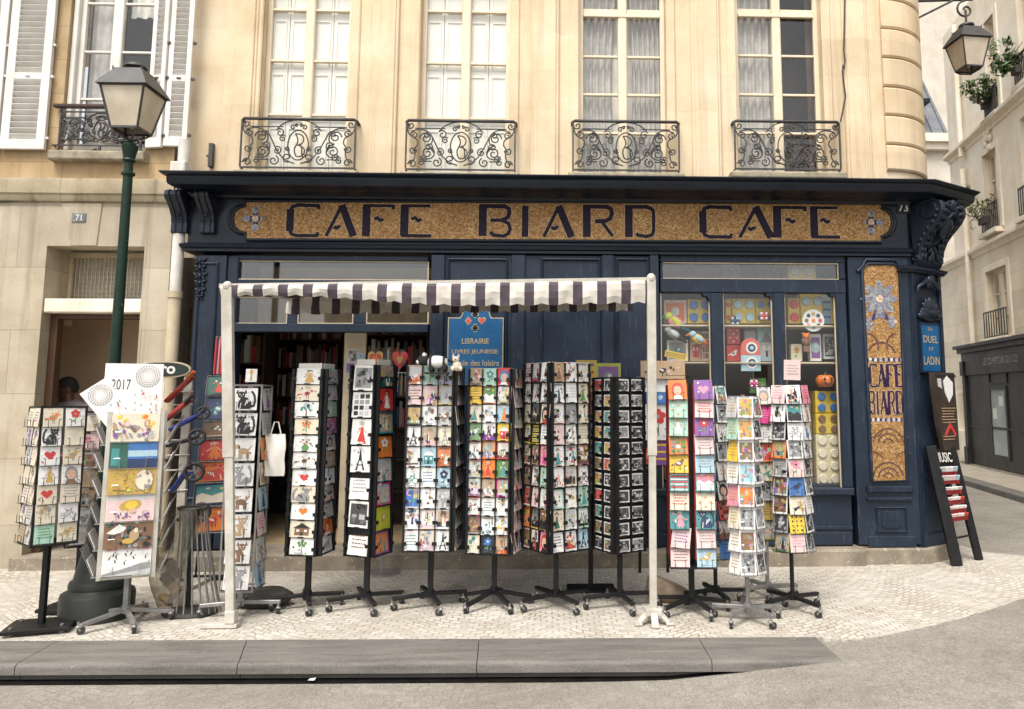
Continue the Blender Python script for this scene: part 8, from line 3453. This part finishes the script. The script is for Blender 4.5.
wbox(791, 344, 802, 361, 'cream', 'flower', 'gold', 'brown', 'small cream box low in the third pane')
wbox(664, 352, 686, 358.5, 'yellow', 'stripes', 'black', 'yellow', 'slanted yellow and black strip in the first pane', SF + .14, 'warning_strip', 'label', 12, .004)
wbox(819, 294, 831, 323.5, 'pale blue', 'stripes', 'blue', 'pale blue', 'blue ribbed box beside the navy studs')
wbox(750, 378, 766, 393, 'green', 'script', 'lime', 'dark green', 'green box on the lower shelf of the second pane', SF + .2)
wbox(783.5, 360, 800, 380, 'pale pink', 'script', 'grey', 'brown', 'pink paper with line drawings standing over the round rack', SF - .50, 'drawing_sheet', 'paper', 2, .003)
wbox(664, 385, 700, 480, 'brown', 'grid', 'black', 'kraft', 'dim stack of boxes low behind the first pane', SF + .3)
wbox(730, 400, 772, 480, 'black', 'grid', 'brown', 'grey', 'dim dark boxes low behind the second pane', SF + .3)
wbox(790, 400, 812, 484, 'brown', 'stripes', 'kraft', 'brown', 'tall brown box low behind the third pane', SF + .25)
for (pxa, pya, pxb, pyb), tone, lb in (((684, 264, 694, 279), 'brown', 'brown box behind the window transom nearest the post'), ((722, 262, 740, 279), 'grey', 'grey rounded bundle behind the window transom'), ((758, 263, 787, 279), 'brown', 'wide reddish box behind the window transom')):
    wbox(pxa, pya, pxb, pyb, tone, 'block', tone, 'black' if tone != 'grey' else 'brown', lb, SF + .4)
# round-topped red and blue toy
Y = SF + .12
a0, a1, c0, c1_ = rect(741, 338, 760.5, 371, Y)
w, cx_ = (a1 - a0), (a0 + a1) / 2
t = thing('tag_toy', 'round-topped red and pale blue toy hanging in the second pane', 'toy', (cx_, Y, c0))
mb = MB()
zm_ = c0 + (c1_ - c0) * .48
mb.prism([(a0, zm_), (a1, zm_)] + [(cx_ + w / 2 * math.cos(q), c1_ - w / 2 + w / 2 * math.sin(q)) for q in [math.pi * i / 12 for i in range(13)]], Y, Y + .03, (.60, .12, .08))
mb.build('upper_half', Mt['plastic'], t)
mb = MB()
mb.box(a0, a1, Y, Y + .03, c0, zm_ - .001, PAL['pale blue'])
mb.build('lower_half', Mt['plastic'], t)
for z in (c0 + (c1_ - c0) * .70, c0 + (c1_ - c0) * .25):
    mb = MB()
    for k, (r, cl) in enumerate(((.30, 'white'), (.20, 'navy'), (.10, 'pale blue'))):
        mb.tube([(cx_ + .01, Y - .004 - k * .003, z), (cx_ + .01, Y + .001 - k * .003, z)], r * w, 16, PAL[cl])
    mb.build('round_badge', Mt['plastic'], t)
# white dish with spots
c_ = at(813, 320.5, SF + .13)
mb = MB()
mb.tube([(c_.x, SF + .12, c_.z), (c_.x, SF + .14, c_.z)], [11.5 / 780 * SF, 10.5 / 780 * SF], 28, PAL['white'])
g = random.Random(6)
for k in range(9):
    q = k * .785
    rr = 0 if k == 8 else .070
    mb.tube([(c_.x + rr * math.cos(q), SF + .112, c_.z + rr * math.sin(q)), (c_.x + rr * math.cos(q), SF + .1195, c_.z + rr * math.sin(q))], .019, 8, PAL[['red', 'navy', 'gold', 'black', 'brown', 'pink', 'teal', 'black', 'orange'][k]])
cthing('spotted_dish', 'round white dish with coloured spots in the third pane', 'dish', mb, 'plastic', WIN)
# bird toys hanging in the first pane, pumpkin, ring toys


def bird_toy(px_, py_, k, c1, c2, c3, lab):
    c_ = at(px_, py_, SF + .15)
    mb = MB()
    mb.ball(c_, .075 * k, .04, .045 * k, 14, 8, Matrix.Rotation(.5, 3, 'Y'), PAL[c1])
    mb.ball(c_ + Vector((-.05 * k, -.005, .045 * k)), .038 * k, .035, .036 * k, 12, 8, col=PAL[c2])
    mb.tube([c_ + Vector((-.08 * k, -.005, .045 * k)), c_ + Vector((-.125 * k, -.005, .03 * k))], [.018 * k, .004], 8, PAL[c3])
    mb.tube([c_ + Vector((.05 * k, 0, -.03 * k)), c_ + Vector((.13 * k, 0, -.08 * k))], [.03 * k, .008], 8, PAL[c3])
    mb.ball(c_ + Vector((.01, -.035, .0)), .05 * k, .012, .025 * k, 10, 6, Matrix.Rotation(.7, 3, 'Y'), PAL[c2])
    mb.tube([c_ + Vector((0, 0, .05 * k)), c_ + Vector((0, .0, .25 * k))], .002, 4, PAL['grey'])
    cthing('bird_toy', lab, 'toy', mb, 'plush', WIN, 80)


bird_toy(675, 322, 1.25, 'pink', 'lime', 'teal', 'green and pink bird toy hanging high in the first pane')
bird_toy(673, 334, 1.1, 'grey', 'pale grey', 'black', 'grey bird toy hanging below the pink one')
bird_toy(698, 339, 1.05, 'yellow', 'pale blue', 'orange', 'yellow bird toy with orange beak in the first pane')
for px_, py_, c1, c2, lab in ((735, 321, 'pale blue', 'navy', 'pale blue ring toy hanging in the second pane'), (764, 316, 'white', 'red', 'white and red ring toy hanging in the second pane'), (754, 378 - 8 + 14, 'white', 'magenta', 'white and magenta ball toy above the green box')):
    c_ = at(px_, py_, SF + .12)
    mb = MB()
    for k in range(8):
        q = k * .785
        mb.ball(c_ + Vector((.034 * math.cos(q), 0, .034 * math.sin(q))), .017, col=PAL[c1 if k % 2 else c2])
    mb.ball(c_, .022, col=PAL[c2])
    mb.tube([c_ + Vector((0, 0, .04)), c_ + Vector((0, 0, .14))], .002, 4, PAL['grey'])
    cthing('ring_toy', lab, 'toy', mb, 'plastic', WIN, 80)
c_ = at(825, 381, SF + .16)
mb = MB()
for k in range(9):
    q = k * .698
    mb.ball(c_ + Vector((.045 * math.cos(q), .045 * math.sin(q), 0)), .05, .05, .062, 12, 8, col=(.62, .16, .02))
mb.tube([c_ + Vector((0, 0, .05)), c_ + Vector((.01, 0, .09))], [.014, .010], 8, PAL['dark green'])
for s_ in (-1, 1):
    mb.prism([(c_.x + s_ * .035 - .014, c_.z + .012), (c_.x + s_ * .035 + .014, c_.z + .012), (c_.x + s_ * .035, c_.z + .036)], c_.y - .103, c_.y - .08, BLK)
mb.prism([(c_.x - .045, c_.z - .012), (c_.x, c_.z - .03), (c_.x + .045, c_.z - .012), (c_.x + .02, c_.z - .036), (c_.x - .02, c_.z - .036)], c_.y - .103, c_.y - .08, BLK)
cthing('toy_pumpkin', 'orange carved toy pumpkin above the studded panels', 'toy pumpkin', mb, 'plastic', WIN, 80)
c_ = at(806, 342, SF + .14)
mb = MB()
mb.ball(c_, .03, .03, .045, col=PAL['brown'])
mb.ball(c_ + Vector((0, 0, .06)), .032, col=PAL['orange'])
for s_ in (-1, 1):
    mb.ball(c_ + Vector((s_ * .028, 0, .085)), .013, col=PAL['orange'])
    mb.ball(c_ + Vector((s_ * .035, -.01, .01)), .014, .014, .03, col=PAL['brown'])
mb.box(c_.x - .03, c_.x + .03, c_.y - .02, c_.y + .02, c_.z - .10, c_.z - .04, PAL['brown'])
cthing('doll', 'small orange-headed toy figure in the third pane', 'toy', mb, 'plush', WIN, 80)

# ================================================================== CORNER: MUSIC STAND AND SIGNBOARD
LYb = gnd(955, 566).y
A0 = gnd(957, 566)
A1 = gnd(979, 560)
top0, top1 = at(930, 446, LYb + .10), at(951, 446, LYb + .22)
t = thing('disc_stand', 'leaning black ladder stand of music discs propped at the cafe corner', 'display stand', (A0 + A1) / 2)
mb = MB()
mb.bar(A0, top0, .105, .045, upv=Vector((0, -1, 0)))
bevel(mb.build('side_rail', Mt['black'], t), .005)
mb = MB()
mb.bar(A1, top1, .075, .045, upv=Vector((0, -1, 0)))
bevel(mb.build('side_rail', Mt['black'], t), .005)


def lad(u, v, out=0.0):
    """u across the ladder, v up it"""
    p = A0.lerp(top0, v).lerp(A1.lerp(top1, v), u)
    return p + Vector((-.1, -.9, .3)) * out


mb = MB()
q = [lad(0, .83), lad(1, .83), lad(1, .97), lad(0, .97)]
mb.add(q + [p + Vector((0, .02, 0)) for p in q], [(0, 1, 2, 3), (7, 6, 5, 4), (0, 4, 5, 1), (3, 2, 6, 7)])
mb.build('head_board', Mt['black'], t)
xv = (lad(1, .9) - lad(0, .9))
zv = (lad(.5, .97) - lad(.5, .83))
xn, zn = xv.normalized(), zv.normalized()
yn = zn.cross(xn)
oc = lad(.5, .90, .012)
MT = Matrix(((xn.x, yn.x, zn.x, oc.x), (xn.y, yn.y, zn.y, oc.y), (xn.z, yn.z, zn.z, oc.z), (0, 0, 0, 1)))
text('MUSIC', xv.length * .74, zv.length * .62, MT, Mt['white_paint'], 'stand_lettering', t, .002, .02)
g = random.Random(23)
for i, v in enumerate((.775, .70, .61, .525, .45, .385)):
    mb = MB()
    p, q = lad(.12, v, .01), lad(.95, v, .01)
    mb.bar(p, q, .012, .07)
    mb.build('rung_shelf', REDP, t)
    mb = MB()
    for k in range(4):
        u = .18 + k * .19
        p_ = lad(u, v, .02) + Vector((0, 0, .008 + .0 * k))
        cl = PAL[g.choice(['white', 'white', 'pale grey', 'pale pink', 'red' if i > 2 else 'pale blue'])]
        mb.obox(Matrix.Translation(p_ + Vector((.01, -.02, .018))) @ Matrix.Rotation(R(25), 4, 'X'), .055, .012, .05 if i < 2 else .028, cl)
    o = mb.build('disc_case', Mt['print'])
    tag(o, f'discs in white and coloured cases on the {["top", "second", "third", "fourth", "fifth", "lowest"][i]} rung of the music stand', 'discs', 'discs on the music stand', None)
mb = MB()
mb.tube([lad(0, .22), lad(1, .22)], .010, 8)
mb.build('cross_bar', Mt['black'], t)
# tall dark signboard hooked on the cant
q0, q1 = CM @ Vector((CL * .25, -.10, z_(455))), CM @ Vector((CL * 1.0, -.10, z_(371)))
t = thing('menu_signboard', 'tall tapering dark signboard hung on the canted corner above the music stand', 'sign', (q0 + q1) / 2)
mb = MB()
zA_, zB_ = z_(452), z_(372)
mb.prism([(CL * .42, zA_), (CL * .95, zA_), (CL * .90, zB_), (CL * .16, zB_), (CL * .17, zB_ - .15), (CL * .28, zA_ + .25)], -.14, -.10)
mb.xf(CM)
mb.build('board', mat('signboard brown', (.035, .024, .018), (.05, .035, .028), 5, .45), t)
mb = MB()
mb.prism([(CL * .24, zB_ - .02), (CL * .94, zB_ - .02), (CL * .94, zB_ - .045), (CL * .24, zB_ - .045)], -.143, -.139, PAL['black'])
mb.prism([(CL * .62, zB_ - .03), (CL * .82, zB_ - .10), (CL * .80, zB_ - .22), (CL * .66, zB_ - .30), (CL * .54, zB_ - .20), (CL * .50, zB_ - .09)], -.1448, -.1405, PAL['white'])
mb.prism([(CL * .30, zB_ - .06), (CL * .42, zB_ - .06), (CL * .44, zB_ - .16), (CL * .32, zB_ - .14)], -.1448, -.1405, PAL['pale grey'])
for k in range(12):
    z = zB_ - .36 - k * .028
    if .50 < zB_ - z < .62:
        continue
    mb.box(CL * (.40 + .01 * (k % 3)), CL * (.88 - .03 * (k % 4)), -.1445, -.1395, z, z + .008, PAL['kraft'])
mb.prism([(CL * .66, zB_ - .50), (CL * .86, zB_ - .62), (CL * .80, zB_ - .63), (CL * .66, zB_ - .55), (CL * .52, zB_ - .63), (CL * .46, zB_ - .62)], -.1448, -.1405, PAL['red'])
mb.xf(CM)
mb.build('board_print', Mt['print'], t)
mb = MB()
mb.box(CL * .45, CL * .65, -.10, 0.02, zB_ - .10, zB_ - .07)
mb.xf(CM)
mb.build('hook', Mt['black'], t)
mb = MB()
mb.box(CL * .55, CL * .75, -.10, 0.02, zA_ + .12, zA_ + .15)
mb.xf(CM)
mb.build('hook', Mt['black'], t)

# ================================================================== PERSON IN THE DOORWAY
PYp = yd + .38
hc = at(67, 389, PYp)                                             # centre of the head
k = hc.z + .115
bx, by = hc.x + .10, PYp + .02
SK = mat('brown skin', (.115, .052, .028), (.085, .038, .02), 8, .5)
body = thing('person', 'man with short dark hair and grey-mauve shirt bending his head in the stone doorway', 'person', (bx, by, .12))
zsole = .12
hip = zsole + (k - zsole) * .52
shz = k - .33
mb = MB()


def limb(pts, rs):
    mb.tube(pts, rs, 14)
    for p, r in zip(pts, rs):
        mb.ball(p, r, seg=14, rings=10)


# legs
for s_ in (-1, 1):
    limb([(bx + s_ * .10, by, hip), (bx + s_ * .115, by - .03, hip - .42), (bx + s_ * .12, by + .02, zsole + .09)], [.088, .062, .045])
    mb.ball((bx + s_ * .12, by - .05, zsole + .045), .045, .12, .045)
limb([(bx, by, hip + .02), (bx - .01, by - .0, hip + .22), (bx - .03, by - .02, shz - .10)], [.14, .135, .15])
limb([(bx - .19, by - .02, shz - .01), (bx - .03, by - .02, shz + .02), (bx + .16, by - .02, shz - .02)], [.07, .085, .075])
limb([(bx - .05, by - .03, shz + .03), (hc.x + .03, PYp - .02, hc.z - .08)], [.062, .055])
for s_, ex, hx in ((-1, -.26, -.12), (1, .25, .12)):
    limb([(bx + s_ * .19, by - .02, shz - .02), (bx + ex, by - .03, shz - .30), (bx + hx, by - .25, shz - .42)], [.058, .044, .032])
    hx_, hy, hz = bx + hx, by - .25, shz - .42
    mb.ball((hx_ - s_ * .02, hy - .04, hz - .0), .038, .045, .02)
    for f in range(4):
        limb([(hx_ - s_ * (.045 - .022 * f), hy - .07, hz), (hx_ - s_ * (.047 - .022 * f), hy - .11, hz - .012), (hx_ - s_ * (.046 - .021 * f), hy - .135, hz - .032)], [.010, .009, .008])
    limb([(hx_ + s_ * .02, hy - .03, hz), (hx_ + s_ * .045, hy - .06, hz - .01), (hx_ + s_ * .04, hy - .085, hz - .02)], [.012, .010, .009])
# head turned to the wall side and bowed
i0 = len(mb.v)
mb.ball((0, 0, .015), .075, .095, .105, 20, 14)
mb.ball((0, -.035, -.055), .055, .06, .055, 16, 10)
mb.ball((0, -.095, -.095), .026, .02, .02)
mb.ball((0, -.098, -.012), .016, .026, .026)
mb.ball((0, -.110, -.022), .014, .014, .012)
mb.ball((0, -.092, -.058), .026, .012, .008)
mb.ball((0, -.086, .03), .05, .016, .012)
for s_ in (-1, 1):
    mb.ball((s_ * .078, .01, -.01), .012, .022, .034)
    mb.ball((s_ * .032, -.078, .008), .013, .012, .010)
mb.xf(Matrix.Translation(hc) @ Matrix.Rotation(R(-62), 4, 'Z') @ Matrix.Rotation(R(22), 4, 'X'), i0)
o = mb.build('body', SK, body)
remesh(o, .009, 3)
mb = MB()
mb.ball((0, .014, .040), .083, .099, .088, 20, 14)
mb.ball((0, .052, .0), .072, .060, .07, 16, 10)
for v in mb.v:
    v.y = max(v.y, -.070)
i1 = Matrix.Translation(hc) @ Matrix.Rotation(R(-62), 4, 'Z') @ Matrix.Rotation(R(22), 4, 'X')
mb.xf(i1)
o = mb.build('hair', mat('black hair', (.010, .009, .008), (.018, .015, .013), 30, .75, .6, 120), body)
remesh(o, .010, 2)
mb = MB()
limb([(bx, by, hip + .0), (bx - .01, by, hip + .22), (bx - .03, by - .02, shz - .10)], [.155, .15, .165])
limb([(bx - .20, by - .02, shz - .01), (bx - .03, by - .02, shz + .015), (bx + .17, by - .02, shz - .02)], [.083, .098, .088])
mb.ball((bx - .045, by - .03, shz + .07), .075, .075, .035)
for s_, ex, hx in ((-1, -.26, -.15), (1, .25, .15)):
    limb([(bx + s_ * .19, by - .02, shz - .02), (bx + ex, by - .03, shz - .30), (bx + hx, by - .21, shz - .40)], [.072, .058, .050])
o = mb.build('shirt', mat('mauve shirt', (.27, .225, .225), (.21, .175, .175), 6, .9, .2, 40), body)
remesh(o, .012, 3)
mb = MB()
for s_ in (-1, 1):
    limb([(bx + s_ * .085, by, hip + .02), (bx + s_ * .112, by - .03, hip - .42), (bx + s_ * .12, by + .02, zsole + .08)], [.11, .080, .068])
o = mb.build('trousers', Mt['curtain_grey'], body)
remesh(o, .014, 3)

# edge-on cards of the tower sides
if stuffcards.v:
    tag(stuffcards.build('postcards', Mt['print']), 'edge-on cards on the tower sides', None, None, 'stuff')
# small litter
mb = MB()
q = gnd(311, 681, -.088)
mb.add([(q.x - .02, q.y, q.z + .004), (q.x + .02, q.y - .01, q.z + .006), (q.x + .025, q.y + .02, q.z + .012), (q.x - .015, q.y + .025, q.z + .006)], [(0, 1, 2, 3)], PAL['white'])
cthing('paper_scrap', 'tiny white paper scrap on the road before the kerb', 'litter', mb, 'print')

# ================================================================== LIGHT
w = bpy.data.worlds.new('World')
scene.world = w
w.use_nodes = True
nt = w.node_tree
bg = nt.nodes['Background']
sky = nt.nodes.new('ShaderNodeTexSky')
sky.sky_type = 'NISHITA'
sky.sun_disc = False
EL, AZ = 60, 200          # sun stands behind the camera, a little to the left
sky.sun_elevation = R(EL)
sky.sun_rotation = R(AZ)
sky.air_density, sky.dust_density, sky.ozone_density = 1.0, 4.0, 1.0
hs = nt.nodes.new('ShaderNodeHueSaturation')
hs.inputs['Saturation'].default_value = 0.22
nt.links.new(sky.outputs[0], hs.inputs['Color'])
nt.links.new(hs.outputs[0], bg.inputs['Color'])
bg.inputs['Strength'].default_value = 0.15
sd = bpy.data.lights.new('sun', 'SUN')
sd.energy = 1.7
sd.angle = R(26)
sd.color = (1, .95, .87)
so = bpy.data.objects.new('sun', sd)
COL.objects.link(so)
dirv = Vector((math.sin(R(AZ)) * math.cos(R(EL)), math.cos(R(AZ)) * math.cos(R(EL)), math.sin(R(EL))))
so.rotation_euler = dirv.to_track_quat('Z', 'Y').to_euler()
so.location = (0, -3, 12)
vs = scene.view_settings
vs.view_transform, vs.look, vs.gamma, vs.use_curve_mapping = 'Standard', 'None', 1, False
vs.exposure = 0.85
scene.render.engine = 'CYCLES'
scene.cycles.max_bounces = 6
scene.cycles.transparent_max_bounces = 12
scene.cycles.use_denoising = True
print('cards', ncards[0], 'objects', len(bpy.data.objects))
